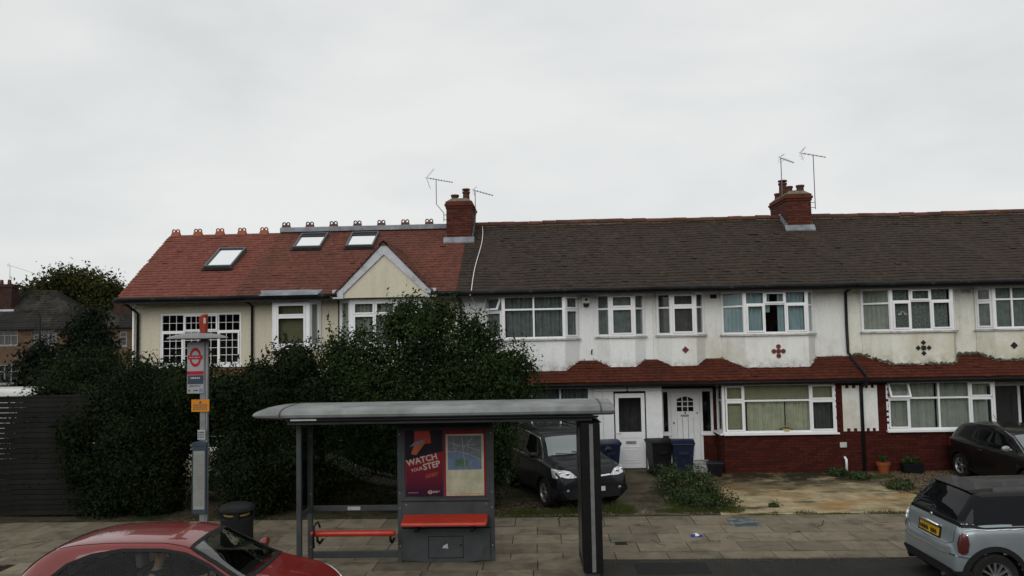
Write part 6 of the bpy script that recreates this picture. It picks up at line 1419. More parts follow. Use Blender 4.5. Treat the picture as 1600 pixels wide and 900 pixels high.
class Car:
    def __init__(s, root, st, paintm, wheels, wr, cuts=None, arch=None, roofmat=None, roofz=None, shape=1.0):
        s.root = root; st = np.array(st, float); s.st = st; x = st[:, 0]
        q = np.unique(np.concatenate([np.linspace(x[0], x[-1], 100), x[0]+(x[-1]-x[0])*.10*np.linspace(0, 1, 22)**1.5, x[-1]-(x[-1]-x[0])*.10*np.linspace(0, 1, 22)**1.5]))
        p = [pchip(x, st[:, i], q) for i in range(1, 6)]
        K = 46; rings = []
        for k, xx in enumerate(q):
            zb, zs, zt, w, wt = [a[k] for a in p]; zs = min(zs, zt-.10); h = zt-zs; lo = zs-zb
            key = [(0, zb), (w*.80, zb), (w*.955, zb+.05), (w*.99, zb+.16*lo+.02), (w*1.0, zb+.50*lo), (w*.985, zb+.82*lo), (w*.955, zs), (w*.91+(wt-w*.91)*.12, zs+.06*h+.012),
                   (w*.91+(wt-w*.91)*.55, zs+.45*h), (wt, zt-.22*min(h, .4)-.0), (wt*.90, zt-.085*min(h, .5)), (wt*.6, zt-.012), (0, zt)]
            A = np.array(key); seg = np.concatenate([[0], np.cumsum(np.linalg.norm(np.diff(A, axis=0), axis=1)+1e-4)]); seg /= seg[-1]
            # index-based parameter so that rings match up along the car
            ti = np.linspace(0, 1, len(key)); tq = np.linspace(0, 1, K)
            rings.append(np.stack([pchip(ti, A[:, 0], tq), pchip(ti, A[:, 1], tq)], 1))
        rings = np.array(rings); s.q = q; s.rings = rings; n = len(q)
        V = []; 
        for k in range(n):
            for (y, z) in rings[k]: V.append((q[k], -y, z))
            for (y, z) in rings[k][-2:0:-1]: V.append((q[k], y, z))
        m = 2*K-2; F = []
        for k in range(n-1):
            for j in range(m):
                f = (k*m+j, k*m+(j+1) % m, (k+1)*m+(j+1) % m, (k+1)*m+j)
                F.append(f)
        V = np.array(V)
        full = [tuple(v) for v in V]; caps = [tuple(range(m)), tuple(range((n-1)*m, n*m))[::-1]]
        s.bvh = BVHTree.FromPolygons(full, F+caps)
        keep = []; s.wr = wr; R = wr*1.16
        for f in F:
            c = V[list(f)].mean(0)
            if any((c[0]-wx)**2+(c[2]-wr)**2 < R*R and abs(c[1]) > .45 for wx in wheels): continue
            if cuts and any(ct(c) for ct in cuts): continue
            keep.append(f)
        mb = MB(); mb.v = full; mb.f = keep+caps; mb.m = [0]*len(mb.f)
        mats = [paintm]
        if roofmat:
            mats.append(roofmat)
            for i, f in enumerate(mb.f[:-2]):
                c = V[list(f)].mean(0)
                if roofz(c): mb.m[i] = 1
        s.body = mb.build('body', mats, root, local=True, smooth=True, auto=50)
        # arches, liners and wheels
        src = None
        for wx in wheels:
            for sg in (-1, 1):
                a = MB(); nn = 26; vs = []; yw = {}
                for i in range(nn+1):
                    th = math.pi*(-.14+1.28*i/nn); px, pz = math.cos(th), math.sin(th)
                    for rr, off in ((R-.012, .012), (R+(.055 if arch == 'wide' else .018), .012), (R+(.058 if arch == 'wide' else .02), -.02), (R-.015, -.12)):
                        X, Z = wx+rr*px, wr+rr*pz
                        hit = s.bvh.ray_cast(Vector((X, sg*2, max(Z, .16))), Vector((0, -sg, 0)))
                        y = hit[0].y if hit[0] else sg*.8
                        vs.append((X, y+sg*off, Z))
                k = 4; fs = [(i*k+j, i*k+j+1, (i+1)*k+j+1, (i+1)*k+j) for i in range(nn) for j in range(3)]
                a.add(vs, fs); a.build('wheel_arch', 'trim' if arch == 'wide' else paintm, root, local=True, smooth=True, auto=40)
                l = MB(); vs = []
                for i in range(nn+1):
                    th = math.pi*(-.14+1.28*i/nn); vs += [(wx+R*math.cos(th), sg*.80, wr+R*math.sin(th)), (wx+R*math.cos(th), sg*.42, wr+R*math.sin(th))]
                l.add(vs, [(i*2, i*2+1, i*2+3, i*2+2) for i in range(nn)]); l.add([(wx+R*math.cos(math.pi*(-.14+1.28*i/nn)), sg*.43, wr+R*math.sin(math.pi*(-.14+1.28*i/nn))) for i in range(nn+1)], [tuple(range(nn+1))])
                l.build('arch_liner', 'trim', root, local=True)
                yw = sg*(s.halfw(wx)-.115)
                if src is None:
                    w = MB(); r = wr; w.lathe([(r*.66, -.10), (r*.90, -.105), (r*.975, -.085), (r, -.05), (r, .05), (r*.975, .085), (r*.90, .105), (r*.66, .10)], (0, 0, 0), 40, axis='y', cap=False); w.lathe([(0, .0), (r*.67, .0)], (0, 0, 0), 30, axis='y', cap=False)
                    src = w.build('wheel', 'tyre', root, local=True, smooth=True, auto=40); o = src
                    rm = MB(); n_ = 30; 
                    rm.lathe([(r*.56, -.06), (r*.68, -.085), (r*.70, -.10), (r*.66, -.095), (r*.58, -.05)], (0, 0, 0), 40, axis='y', cap=False); rm.lathe([(0, -.085), (r*.13, -.08), (r*.17, -.05), (0, -.04)], (0, 0, 0), 16, axis='y')
                    ns = s.spokes
                    for i in range(ns):
                        t_ = 2*math.pi*i/ns; c_, s_ = math.cos(t_), math.sin(t_); hw = r*(.05 if ns > 8 else .085)
                        def Q(rad, lat, y): return (rad*c_-lat*s_, y, rad*s_+lat*c_)
                        rm.hexa([Q(r*.12,-hw*.8,-.075),Q(r*.62,-hw,-.085),Q(r*.62,-hw,-.055),Q(r*.12,-hw*.8,-.04),Q(r*.12,hw*.8,-.075),Q(r*.62,hw,-.085),Q(r*.62,hw,-.055),Q(r*.12,hw*.8,-.04)])
                    rim = rm.build('rim', s.rimmat, src, local=True, smooth=True, auto=35)
                    o.location = (wx, yw, wr); o.rotation_euler = (0, 0, 0 if sg < 0 else math.pi)
                else:
                    o = src.copy(); C.objects.link(o); o.location = (wx, yw, wr); o.rotation_euler = (0, .3*len(root.children), 0 if sg < 0 else math.pi); c2 = rim.copy(); C.objects.link(c2); c2.parent = o
    spokes = 5; rimmat = 'alloy'
    def halfw(s, x): return float(pchip(s.st[:, 0], s.st[:, 4], np.array([x]))[0])
    def snap(s, p, off):
        h = s.bvh.find_nearest(Vector(p))
        return h[0]+h[1].normalized()*off*(1 if (Vector(p)-Vector((p[0]*.6, 0, .75))).dot(h[1]) > 0 else -1)
    def patch(s, name, mat, c, off=.006, nu=14, nv=8, mids=None, skirt=.015, parent=None):
        """four corners (and optional mid-edge points) laid onto the body surface"""
        c = [Vector(p) for p in c]; mids = mids or [None]*4
        def edge(a, b, m_):
            if m_ is None: return lambda t_: a.lerp(b, t_)
            m_ = Vector(m_); q_ = m_*2-(a+b)*.5; return lambda t_: a*(1-t_)**2+q_*2*t_*(1-t_)+b*t_*t_
        e0, e1, e2, e3 = edge(c[0], c[1], mids[0]), edge(c[1], c[2], mids[1]), edge(c[3], c[2], mids[2]), edge(c[0], c[3], mids[3])
        g = []
        for i in range(nu+1):
            u = i/nu
            for j in range(nv+1):
                v = j/nv; P = e0(u)*(1-v)+e2(u)*v+e3(v)*(1-u)+e1(v)*u-(c[0]*(1-u)*(1-v)+c[1]*u*(1-v)+c[2]*u*v+c[3]*(1-u)*v)
                g.append(P)
        top = [s.snap(p, off) for p in g]; bot = [s.snap(p, -skirt) for p in g]
        N_ = len(g); w = nv+1; F = [(i*w+j, (i+1)*w+j, (i+1)*w+j+1, i*w+j+1) for i in range(nu) for j in range(nv)]
        ring = [i*w for i in range(nu+1)]+[nu*w+j for j in range(1, w)]+[i*w+nv for i in range(nu-1, -1, -1)]+[j for j in range(nv-1, 0, -1)]
        F += [(a, b, b+N_, a+N_) for a, b in zip(ring, ring[1:]+ring[:1])]
        return MB().add(top+bot, F).build(name, mat, parent or s.root, local=True, smooth=True, auto=45)
    def both(s, name, mat, c, **k):
        s.patch(name, mat, c, **k); f = lambda p: (p[0], -p[1], p[2])
        if k.get('mids'): k['mids'] = [f(m_) if m_ else None for m_ in k['mids']]
        s.patch(name, mat, [f(p) for p in c], **k)
    def ribbon(s, name, mat, pts, w=.006, off=.002, parent=None, closed=False):
        P = [Vector(p) for p in pts]; P += [P[0]] if closed else []
        D = []
        for a, b in zip(P[:-1], P[1:]):
            k = max(1, int((b-a).length/.04)); D += [a.lerp(b, i/k) for i in range(k)]
        D.append(P[-1]); S = []
        for p in D: 
            h = s.bvh.find_nearest(p); nn = h[1].normalized(); 
            if (h[0]-Vector((h[0].x*.6, 0, .75))).dot(nn) < 0: nn = -nn
            S.append((h[0], nn))
        v = []
        for i, (p, n_) in enumerate(S):
            d = (S[min(i+1, len(S)-1)][0]-S[max(i-1, 0)][0]).normalized(); sd_ = d.cross(n_).normalized()*w/2; v += [p+n_*off-sd_, p+n_*off+sd_, p-n_*.01+sd_, p-n_*.01-sd_]
        f = []
        for i in range(len(S)-1): f += [(i*4+j, i*4+(j+1) % 4, (i+1)*4+(j+1) % 4, (i+1)*4+j) for j in range(4)]
        return MB().add(v, f).build(name, mat, parent or s.root, local=True)
def mirror(root, x, y, z, mat, name='door_mirror'):
    sg = 1 if y > 0 else -1
    mb = MB().lathe([(0, -.06), (.06, -.055), (.085, -.02), (.085, .02), (.07, .035), (0, .04)], (0, 0, 0), 16, axis='x')
    mb.v = [(a*1.0+x, b*1.15+y+sg*.10, c*.8+z+.03) for a, b, c in mb.v]; mb.tube([(x+.02, y-sg*.02, z), (x+.01, y+sg*.06, z+.01)], .022, 6); mb.build(name, mat, root, local=True, smooth=True, auto=50)

# --- silver three-door with a black roof, seen from behind
mi = empty('parked_car', (7.84, 12.25, -.012), 'silver three-door hatchback with black roof seen from behind at the right edge', 'car', 'parked and passing cars')
st = [(-1.82,.30,.50,.62,.58,.50), (-1.805,.27,.55,.66,.67,.58), (-1.77,.24,.62,.71,.74,.62), (-1.735,.22,.80,.91,.77,.63), (-1.70,.20,.86,1.00,.79,.63), (-1.55,.18,.90,1.20,.83,.63), (-1.40,.18,.905,1.355,.842,.60), (-1.25,.17,.91,1.385,.845,.60), (-.7,.17,.92,1.41,.845,.61), (0,.17,.92,1.415,.845,.61), (.45,.17,.925,1.385,.842,.59), (.62,.18,.925,1.30,.84,.585), (.95,.19,.92,1.02,.835,.60), (1.1,.20,.88,.985,.83,.58), (1.5,.22,.78,.88,.80,.52), (1.72,.24,.66,.76,.72,.42), (1.81,.28,.54,.62,.56,.30)]
Car.spokes = 12
c = Car(mi, st, 'psilver', (-1.33, 1.19), .305, arch='wide', roofmat='proof', roofz=lambda p: p[2] > .965 and -1.80 < p[0] < .70)
for sg in (1, -1):
    k = sg
    c.patch('side_window', 'cglass', [(-1.50, .70*k, .955), (.55, .78*k, .965), (.30, .64*k, 1.325), (-1.34, .62*k, 1.325)], nu=30)
    c.ribbon('chrome_belt_line', 'chrome', [(-1.70, .76*k, .938), (-1.4, .82*k, .938), (0, .82*k, .945), (.85, .82*k, .945)], .014, .008)
    c.ribbon('window_seal', 'trim', [(-1.715, .72*k, .965), (-1.4, .80*k, .965), (0, .80*k, .965), (.70, .80*k, .965)], .045, .005)
    c.ribbon('sill_trim', 'trim', [(-.93, .84*k, .26), (.85, .84*k, .26)], .12, .008)
    c.patch('rear_lamp', 'rlens', [(-1.735, .725*k, .62), (-1.66, .78*k, .62), (-1.65, .775*k, .84), (-1.71, .735*k, .84)], off=.008, nu=8, mids=[(-1.70, .755*k, .59), (-1.64, .79*k, .73), (-1.68, .76*k, .87), (-1.745, .72*k, .73)])
    c.ribbon('lamp_surround', 'chrome', [(-1.735, .725*k, .62), (-1.70, .755*k, .59), (-1.66, .78*k, .62), (-1.64, .79*k, .73), (-1.65, .775*k, .84), (-1.68, .76*k, .87), (-1.71, .735*k, .84), (-1.745, .72*k, .73)], .008, .010, closed=True)
    c.ribbon('door_seam', 'trim', [(-.62, .8*k, 1.0), (-.62, .84*k, .5), (-.5, .84*k, .3)], .007, .002)
    mirror(mi, .55, .80*k, 1.0, 'proof')
    c.ribbon('door_handle', 'chrome', [(-.50, .83*k, .86), (-.32, .83*k, .86)], .03, .02)
c.patch('rear_window', 'cglass', [(-1.69, -.60, 1.0), (-1.69, .60, 1.0), (-1.42, .52, 1.325), (-1.42, -.52, 1.325)], off=.008)
c.ribbon('rear_window_seal', 'trim', [(-1.71, -.72, .965), (-1.715, 0, .965), (-1.71, .72, .965)], .045, .005)
c.patch('rear_corner_trim', 'cglass', [(-1.69, .60, 1.0), (-1.5, .72, .96), (-1.34, .62, 1.33), (-1.42, .52, 1.33)], nu=6); c.ribbon('rear_window_seal', 'trim', [(-1.71, -.72, .965), (-1.715, 0, .965), (-1.71, .72, .965)], .045, .005)
c.patch('rear_corner_trim', 'cglass', [(-1.69, -.60, 1.0), (-1.5, -.72, .96), (-1.34, -.62, 1.33), (-1.42, -.52, 1.33)], nu=6)
sp_ = MB().hexa([(-1.43,-.50,1.335),(-1.2,-.54,1.345),(-1.2,.54,1.345),(-1.43,.50,1.335),(-1.46,-.46,1.368),(-1.1,-.48,1.40),(-1.1,.48,1.40),(-1.46,.46,1.368)]); sp_.build('roof_spoiler', 'proof', mi, local=True, bevel=.012)
c.patch('windscreen', 'wglass', [(.93, -.60, 1.03), (.93, .60, 1.03), (.60, .55, 1.33), (.60, -.55, 1.33)])
c.patch('number_plate', 'plate', [(-1.76, .26, .70), (-1.76, -.26, .70), (-1.74, -.26, .81), (-1.74, .26, .81)], off=.012)
c.patch('plate_recess', 'trim', [(-1.77, .31, .675), (-1.77, -.31, .675), (-1.735, -.31, .835), (-1.735, .31, .835)], off=.004)
hdl = MB().tube([(-1.752, .25, .845), (-1.79, .20, .862), (-1.80, 0, .870), (-1.79, -.20, .862), (-1.752, -.25, .845)], .022, 8); hdl.build('boot_handle', 'chrome', mi, local=True, smooth=True)
MB().lathe([(0, -.012), (.035, -.008), (.035, .01)], (-1.735, 0, .945), 14, axis='x').build('badge', 'chrome', mi, local=True)
c.ribbon('bumper_strip', 'chrome', [(-1.62, .80, .56), (-1.78, .66, .56), (-1.82, .3, .56), (-1.82, -.3, .56), (-1.78, -.66, .56), (-1.62, -.80, .56)], .016, .008)
c.ribbon('lower_bumper', 'trim', [(-1.62, .80, .33), (-1.77, .64, .33), (-1.81, .3, .33), (-1.81, -.3, .33), (-1.77, -.64, .33), (-1.62, -.80, .33)], .11, .012)
c.ribbon('boot_seam', 'trim', [(-1.70, .64, .99), (-1.73, .62, .72), (-1.78, .5, .66), (-1.80, 0, .655), (-1.78, -.5, .66), (-1.73, -.62, .72), (-1.70, -.64, .99)], .007, .002)
MB().tube([(-1.86, -.48, .26), (-1.55, -.48, .26)], .03, 10).build('exhaust', 'chrome', mi, local=True)
for i_ in (0, 1, 2, 3, 5, 6, 7):   # the characters are too blurred to read in the photograph
    y_ = .20-.0575*i_; MB().hexa([(-1.790,y_-.017,.727),(-1.787,y_-.017,.727),(-1.787,y_+.017,.727),(-1.790,y_+.017,.727),(-1.786,y_-.014,.785),(-1.783,y_-.014,.785),(-1.783,y_+.014,.785),(-1.786,y_+.014,.785)]).build('plate_mark', 'trim', mi, local=True)

mi.scale = (1.08, 1.08, 1.08)
# --- black off-roader on the front bed, seen from the front
fwd = Vector((math.sin(R_(21)), -math.cos(R_(21)), 0)); cc = Vector((1.12, 17.15, 0)) - fwd*2.02
sv = empty('parked_car', (cc.x, cc.y, 0), 'black five-door off-road car parked facing the pavement in front of the white house', 'car', 'parked and passing cars', math.atan2(fwd.y, fwd.x))
st = [(-2.05,.35,.70,.85,.70,.5), (-2.0,.30,.95,1.1,.80,.6), (-1.9,.27,1.05,1.45,.86,.60), (-1.7,.26,1.06,1.60,.885,.62), (-1.2,.25,1.06,1.67,.895,.64), (-.3,.25,1.05,1.69,.895,.645), (.35,.25,1.04,1.65,.895,.63), (.55,.25,1.04,1.56,.895,.62), (1.05,.26,1.02,1.20,.89,.66), (1.2,.27,1.0,1.145,.89,.68), (1.55,.28,.96,1.09,.88,.66), (1.85,.30,.88,1.01,.85,.60), (1.97,.32,.78,.90,.80,.52), (2.03,.36,.66,.76,.72,.44)]
Car.spokes = 5
sv.scale = (1, 1, .94)
c = Car(sv, st, 'pblack', (-1.30, 1.22), .345, arch='wide')
c.patch('windscreen', 'wglass', [(1.05, -.70, 1.18), (1.05, .70, 1.18), (.56, .57, 1.57), (.56, -.57, 1.57)], mids=[(1.12, 0, 1.17), None, (.57, 0, 1.58), None], off=.007)
for k in (1, -1):
    c.patch('side_window', 'cglass', [(-.35, .83*k, 1.09), (.93, .82*k, 1.09), (.50, .66*k, 1.50), (-.35, .68*k, 1.58)], nu=18); c.patch('side_window', 'cglass', [(-1.15, .83*k, 1.10), (-.42, .83*k, 1.09), (-.42, .68*k, 1.58), (-1.10, .68*k, 1.57)]); c.patch('side_window', 'cglass', [(-1.72, .80*k, 1.14), (-1.22, .82*k, 1.11), (-1.17, .68*k, 1.56), (-1.55, .66*k, 1.48)])
    c.ribbon('window_trim', 'chrome', [(.95, .83*k, 1.07), (-.4, .84*k, 1.07), (-1.7, .81*k, 1.10), (-1.58, .66*k, 1.50), (-1.1, .67*k, 1.60), (-.3, .68*k, 1.61), (.45, .66*k, 1.54), (.9, .8*k, 1.16)], .014, .006, closed=True)
    c.patch('headlight', 'lens', [(1.98, .40*k, .78), (1.75, .86*k, .78), (1.60, .84*k, .985), (1.90, .52*k, .90)], off=.012, mids=[(1.93, .66*k, .77), None, (1.82, .72*k, .97), None])
    for (px, py, rr) in ((1.935, .58, .055), (1.86, .72, .045)):
        h = c.snap((px, py*k, .85), .014); MB().lathe([(0, .012), (rr*.5, .01), (rr, .0), (rr, -.01)], tuple(h), 14, axis='x').build('lamp_reflector', 'chrome', sv, local=True, smooth=True)
    h = c.snap((1.98, .62*k, .50), .006); MB().lathe([(0, .012), (.036, .010), (.04, -.02)], tuple(h), 14, axis='x').build('fog_lamp', 'alloy', sv, local=True, smooth=True)
    mirror(sv, .80, .86*k, 1.14, 'pblack'); c.ribbon('bonnet_seam', 'trim', [(1.15, .78*k, 1.08), (1.6, .72*k, 1.04), (1.88, .5*k, .93)], .008, .002)
    c.ribbon('door_seam', 'trim', [(-.38, .84*k, 1.06), (-.38, .89*k, .5), (-.38, .88*k, .36)], .008, .002); c.ribbon('door_seam', 'trim', [(.80, .85*k, 1.1), (.80, .89*k, .5), (.80, .88*k, .36)], .008, .002)
c.patch('grille', 'trim', [(2.02, .40, .62), (2.02, -.40, .62), (1.97, -.46, .83), (1.97, .46, .83)], off=.012)
c.ribbon('grille_bar', 'chrome', [(1.99, .40, .80), (2.01, .15, .79), (2.01, -.15, .79), (1.99, -.40, .80)], .035, .022)
MB().lathe([(0, .035), (.05, .03), (.055, .0)], tuple(c.snap((2.02, 0, .795), .01)), 16, axis='x').build('badge', 'chrome', sv, local=True)
c.ribbon('lower_bumper', 'trim', [(1.7, .86, .42), (1.95, .68, .42), (2.03, .3, .42), (2.03, -.3, .42), (1.95, -.68, .42), (1.7, -.86, .42)], .24, .010)
c.ribbon('bumper_strip', 'trim', [(1.93, .70, .565), (2.03, .3, .56), (2.03, -.3, .56), (1.93, -.70, .565)], .022, .014)
MB().box(2.045, 2.052, -.26, .26, .45, .555).build('number_plate', 'platew', sv, local=True)
wp = MB(); wp.tube([(1.12, .55, 1.18), (1.06, .1, 1.225), (1.05, -.1, 1.23)], .010, 5); wp.tube([(1.12, -.1, 1.18), (1.06, -.5, 1.215)], .010, 5); wp.build('wiper', 'trim', sv, local=True)
for k in (1, -1): MB().tube([(-1.5, .60*k, 1.655), (-1.4, .60*k, 1.70), (.15, .60*k, 1.71), (.3, .60*k, 1.67)], .016, 6).build('roof_rail', 'trim', sv, local=True)

# --- charcoal hatchback at the right, on the gravel
fwd = Vector((math.cos(R_(-86)), math.sin(R_(-86)), 0)); 
dc = empty('parked_car', (11.66, 19.25, 0), 'charcoal three-door hatchback parked on the gravel beneath the right bay window', 'car', 'parked and passing cars', math.atan2(fwd.y, fwd.x))
st = [(-1.93,.34,.62,.75,.62,.5), (-1.90,.30,.80,.95,.74,.55), (-1.80,.26,.92,1.14,.80,.57), (-1.62,.23,.96,1.30,.82,.58), (-1.35,.2,.96,1.40,.84,.60), (-.7,.18,.95,1.455,.855,.62), (-.1,.18,.93,1.45,.855,.62), (.25,.18,.92,1.40,.855,.61), (.5,.18,.91,1.31,.85,.60), (1.05,.19,.90,1.02,.845,.62), (1.2,.2,.87,.985,.84,.62), (1.6,.22,.80,.90,.80,.56), (1.85,.25,.68,.79,.72,.46), (1.95,.32,.56,.66,.58,.34)]
c = Car(dc, st, 'pgrey', (-1.24, 1.22), .31)
c.patch('windscreen', 'wglass', [(1.04, -.66, 1.0), (1.04, .66, 1.0), (.50, .56, 1.30), (.50, -.56, 1.30)], mids=[(1.12, 0, 1.0), None, (.5, 0, 1.33), None], off=.007)
for k in (1, -1):
    c.patch('side_window', 'cglass', [(-.60, .80*k, .99), (.92, .80*k, .965), (.42, .64*k, 1.26), (-.60, .66*k, 1.38)], nu=20); c.patch('side_window', 'cglass', [(-1.42, .76*k, 1.08), (-.66, .80*k, .99), (-.66, .66*k, 1.38), (-1.20, .64*k, 1.33)])
    mirror(dc, .72, .83*k, .99, 'psilver' if k < 0 else 'pgrey'); c.ribbon('door_handle', 'chrome', [(-.45, .84*k, .83), (-.25, .84*k, .83)], .03, .022)
    c.ribbon('door_seam', 'trim', [(-.62, .82*k, .97), (-.64, .85*k, .5), (-.5, .85*k, .25)], .008, .002); c.ribbon('door_seam', 'trim', [(.80, .84*k, .9), (.85, .85*k, .5), (.75, .85*k, .25)], .008, .002)
    c.patch('headlight', 'lens', [(1.88, .42*k, .60), (1.62, .76*k, .64), (1.50, .76*k, .80), (1.80, .50*k, .74)], off=.01)
    c.patch('rear_lamp', 'rlens', [(-1.82, .72*k, .75), (-1.62, .82*k, .75), (-1.62, .80*k, .98), (-1.76, .74*k, .98)], off=.01, nu=6)
    c.ribbon('pillar_trim', 'alloy', [(1.04, .74*k, .99), (.50, .62*k, 1.30), (.2, .60*k, 1.39)], .018, .006)
c.patch('rear_window', 'cglass', [(-1.83, -.52, 1.04), (-1.83, .52, 1.04), (-1.50, .50, 1.35), (-1.50, -.50, 1.35)])
c.patch('grille', 'trim', [(1.96, .34, .42), (1.96, -.34, .42), (1.93, -.36, .60), (1.93, .36, .60)], off=.01)
MB().box(.92, .925, -.05, .05, 1.10, 1.17).build('tax_disc', 'label', dc, local=True)
MB().tube([(-.9, 0, 1.45), (-1.05, 0, 1.60)], .007, 5).build('roof_aerial', 'trim', dc, local=True)

# --- red hatchback passing in front
rc = empty('passing_car', (-4.70, 10.22, -.10), 'red three-door hatchback with its driver at the bottom left, roof shining under the sky', 'car', 'parked and passing cars')
st = [(-1.93,.34,.60,.72,.60,.5), (-1.90,.30,.82,.95,.72,.56), (-1.82,.26,.90,1.06,.78,.56), (-1.62,.22,.93,1.24,.81,.57), (-1.40,.19,.935,1.355,.825,.585), (-1.1,.17,.935,1.41,.83,.60), (-.6,.17,.93,1.435,.83,.61), (-.1,.17,.92,1.43,.83,.61), (.22,.17,.91,1.375,.83,.60), (.45,.17,.90,1.26,.828,.60), (.98,.18,.88,.985,.82,.64), (1.15,.19,.86,.945,.815,.63), (1.55,.21,.78,.865,.78,.56), (1.8,.25,.66,.75,.70,.45), (1.93,.32,.52,.62,.55,.34)]
SW = [(-1.42, 1.0), (-1.20, 1.17), (-.92, 1.27), (-.55, 1.325), (-.05, 1.32), (.22, 1.27), (.50, 1.14), (.80, .965), (.2, .955), (-.6, .965)]
side_cut = lambda p: abs(p[1]) > .55 and inpoly(p[0], p[2], SW)
ws_cut = lambda p: .29 < p[0] < .93 and p[2] > 1.0 and abs(p[1]) < .53+(.93-.53)*0+(p[0]-.29)*.16
rw_cut = lambda p: -1.80 < p[0] < -1.50 and p[2] > 1.07 and abs(p[1]) < .50
c = Car(rc, st, 'pred', (-1.22, 1.22), .295, cuts=[side_cut, ws_cut, rw_cut])
cl = MB()
def glassfill(poly, k):
    # fan of fine triangles projected on the body side
    cxp, czp = sum(p[0] for p in poly)/len(poly), sum(p[1] for p in poly)/len(poly); dense = []
    for a, b in zip(poly, poly[1:]+poly[:1]):
        for i in range(4): dense.append((a[0]+(b[0]-a[0])*i/4, a[1]+(b[1]-a[1])*i/4))
    V = []; F = []; n = len(dense); R = 6
    for r in range(R+1):
        f = 1.035*(R-r)/R
        for (x, z) in dense:
            X, Z = cxp+(x-cxp)*f, czp+(z-czp)*f; h = c.bvh.ray_cast(Vector((X, 2*k, Z)), Vector((0, -k, 0))); V.append((X, (h[0].y if h[0] else .6*k)+.003*k, Z))
    for r in range(R):
        for i in range(n): F.append((r*n+i, r*n+(i+1) % n, (r+1)*n+(i+1) % n, (r+1)*n+i))
    return MB().add(V, F).build('side_window', 'clearglass', rc, local=True, smooth=True)
for k in (1, -1):
    glassfill(SW, k)
    ring = []
    for (x, z) in SW:
        h = c.bvh.ray_cast(Vector((x, 2*k, z)), Vector((0, -k, 0))); ring.append(tuple(h[0]))
    c.ribbon('window_seal', 'trim', ring, .045, .006, closed=True)
    mirror(rc, .66, .82*k, .99, 'pred')
    c.ribbon('roof_seam', 'trim', [(.98, .72*k, .99), (.45, .60*k, 1.27), (.2, .56*k, 1.385), (-.1, .56*k, 1.42), (-.6, .56*k, 1.425), (-1.1, .55*k, 1.40), (-1.4, .53*k, 1.345)], .010, .003)
    c.ribbon('door_seam', 'trim', [(-.55, .82*k, .95), (-.55, .83*k, .4)], .007, .002)
    c.patch('headlight', 'lens', [(1.86, .36*k, .56), (1.62, .74*k, .62), (1.50, .74*k, .76), (1.78, .44*k, .70)], off=.01); c.patch('rear_lamp', 'rlens', [(-1.84, .60*k, .80), (-1.68, .79*k, .80), (-1.66, .76*k, 1.02), (-1.80, .62*k, .98)], off=.01, nu=6)
    c.ribbon('bonnet_seam', 'trim', [(1.08, .70*k, .93), (1.5, .62*k, .86), (1.78, .42*k, .74)], .007, .002)
c.patch('windscreen', 'clearscreen', [(.97, -.66, .99), (.97, .66, .99), (.27, .53, 1.35), (.27, -.53, 1.35)], off=.004, nu=16, nv=14, skirt=0, mids=[(1.03, 0, .99), None, (.26, 0, 1.37), None])
c.ribbon('windscreen_seal', 'trim', [(.97, -.67, .985), (1.0, 0, .985), (.97, .67, .985), (.60, .60, 1.18), (.27, .545, 1.35), (.26, 0, 1.37), (.27, -.545, 1.35), (.60, -.60, 1.18)], .05, .007, closed=True)
c.patch('rear_window', 'clearglass', [(-1.83, -.52, 1.05), (-1.83, .52, 1.05), (-1.47, .50, 1.33), (-1.47, -.50, 1.33)], off=.004, skirt=0)
c.ribbon('rear_window_seal', 'trim', [(-1.83, -.52, 1.05), (-1.83, .52, 1.05), (-1.47, .50, 1.33), (-1.47, -.50, 1.33)], .05, .007, closed=True)
c.patch('number_plate', 'plate', [(-1.93, .26, .60), (-1.93, -.26, .60), (-1.92, -.26, .71), (-1.92, .26, .71)], off=.012)
MB().box(-1.6, 1.1, -.72, .72, .22, .30).build('cabin_floor', 'seat', rc, local=True)
MB().hexa([(.70,-.70,.55),(1.05,-.70,.55),(1.05,.70,.55),(.70,.70,.55),(.62,-.70,.90),(.98,-.68,.955),(.98,.68,.955),(.62,.70,.90)]).build('dashboard', 'trim', rc, local=True, bevel=.03)
def car_seat(x, y, mat='seat'):
    mb = MB().hexa([(x-.25,y-.24,.30),(x+.25,y-.24,.30),(x+.25,y+.24,.30),(x-.25,y+.24,.30),(x-.25,y-.24,.48),(x+.25,y-.24,.52),(x+.25,y+.24,.52),(x-.25,y+.24,.48)])
    mb.hexa([(x-.32,y-.24,.42),(x-.18,y-.24,.42),(x-.18,y+.24,.42),(x-.32,y+.24,.42),(x-.48,y-.19,1.05),(x-.38,y-.19,1.05),(x-.38,y+.19,1.05),(x-.48,y+.19,1.05)])
    mb.build('seat', mat, rc, local=True, bevel=.04); MB().hexa([(x-.51,y-.12,1.07),(x-.42,y-.12,1.07),(x-.42,y+.12,1.07),(x-.51,y+.12,1.07),(x-.53,y-.11,1.25),(x-.44,y-.11,1.25),(x-.44,y+.11,1.25),(x-.53,y+.11,1.25)]).build('headrest', 'seatg', rc, local=True, bevel=.03)
car_seat(.05, -.36); car_seat(.05, .36); MB().hexa([(-1.05,-.6,.35),(-.65,-.6,.35),(-.65,.6,.35),(-1.05,.6,.35),(-1.30,-.6,.98),(-1.18,-.6,.98),(-1.18,.6,.98),(-1.30,.6,.98)]).build('rear_seat', 'seat', rc, local=True, bevel=.04)
for y in (-.36, .36): MB().hexa([(-1.33,y-.12,.99),(-1.24,y-.12,.99),(-1.24,y+.12,.99),(-1.33,y+.12,.99),(-1.34,y-.11,1.15),(-1.25,y-.11,1.15),(-1.25,y+.11,1.15),(-1.34,y+.11,1.15)]).build('headrest', 'seatg', rc, local=True, bevel=.03)
k = MB(); n = 28; vs = [];
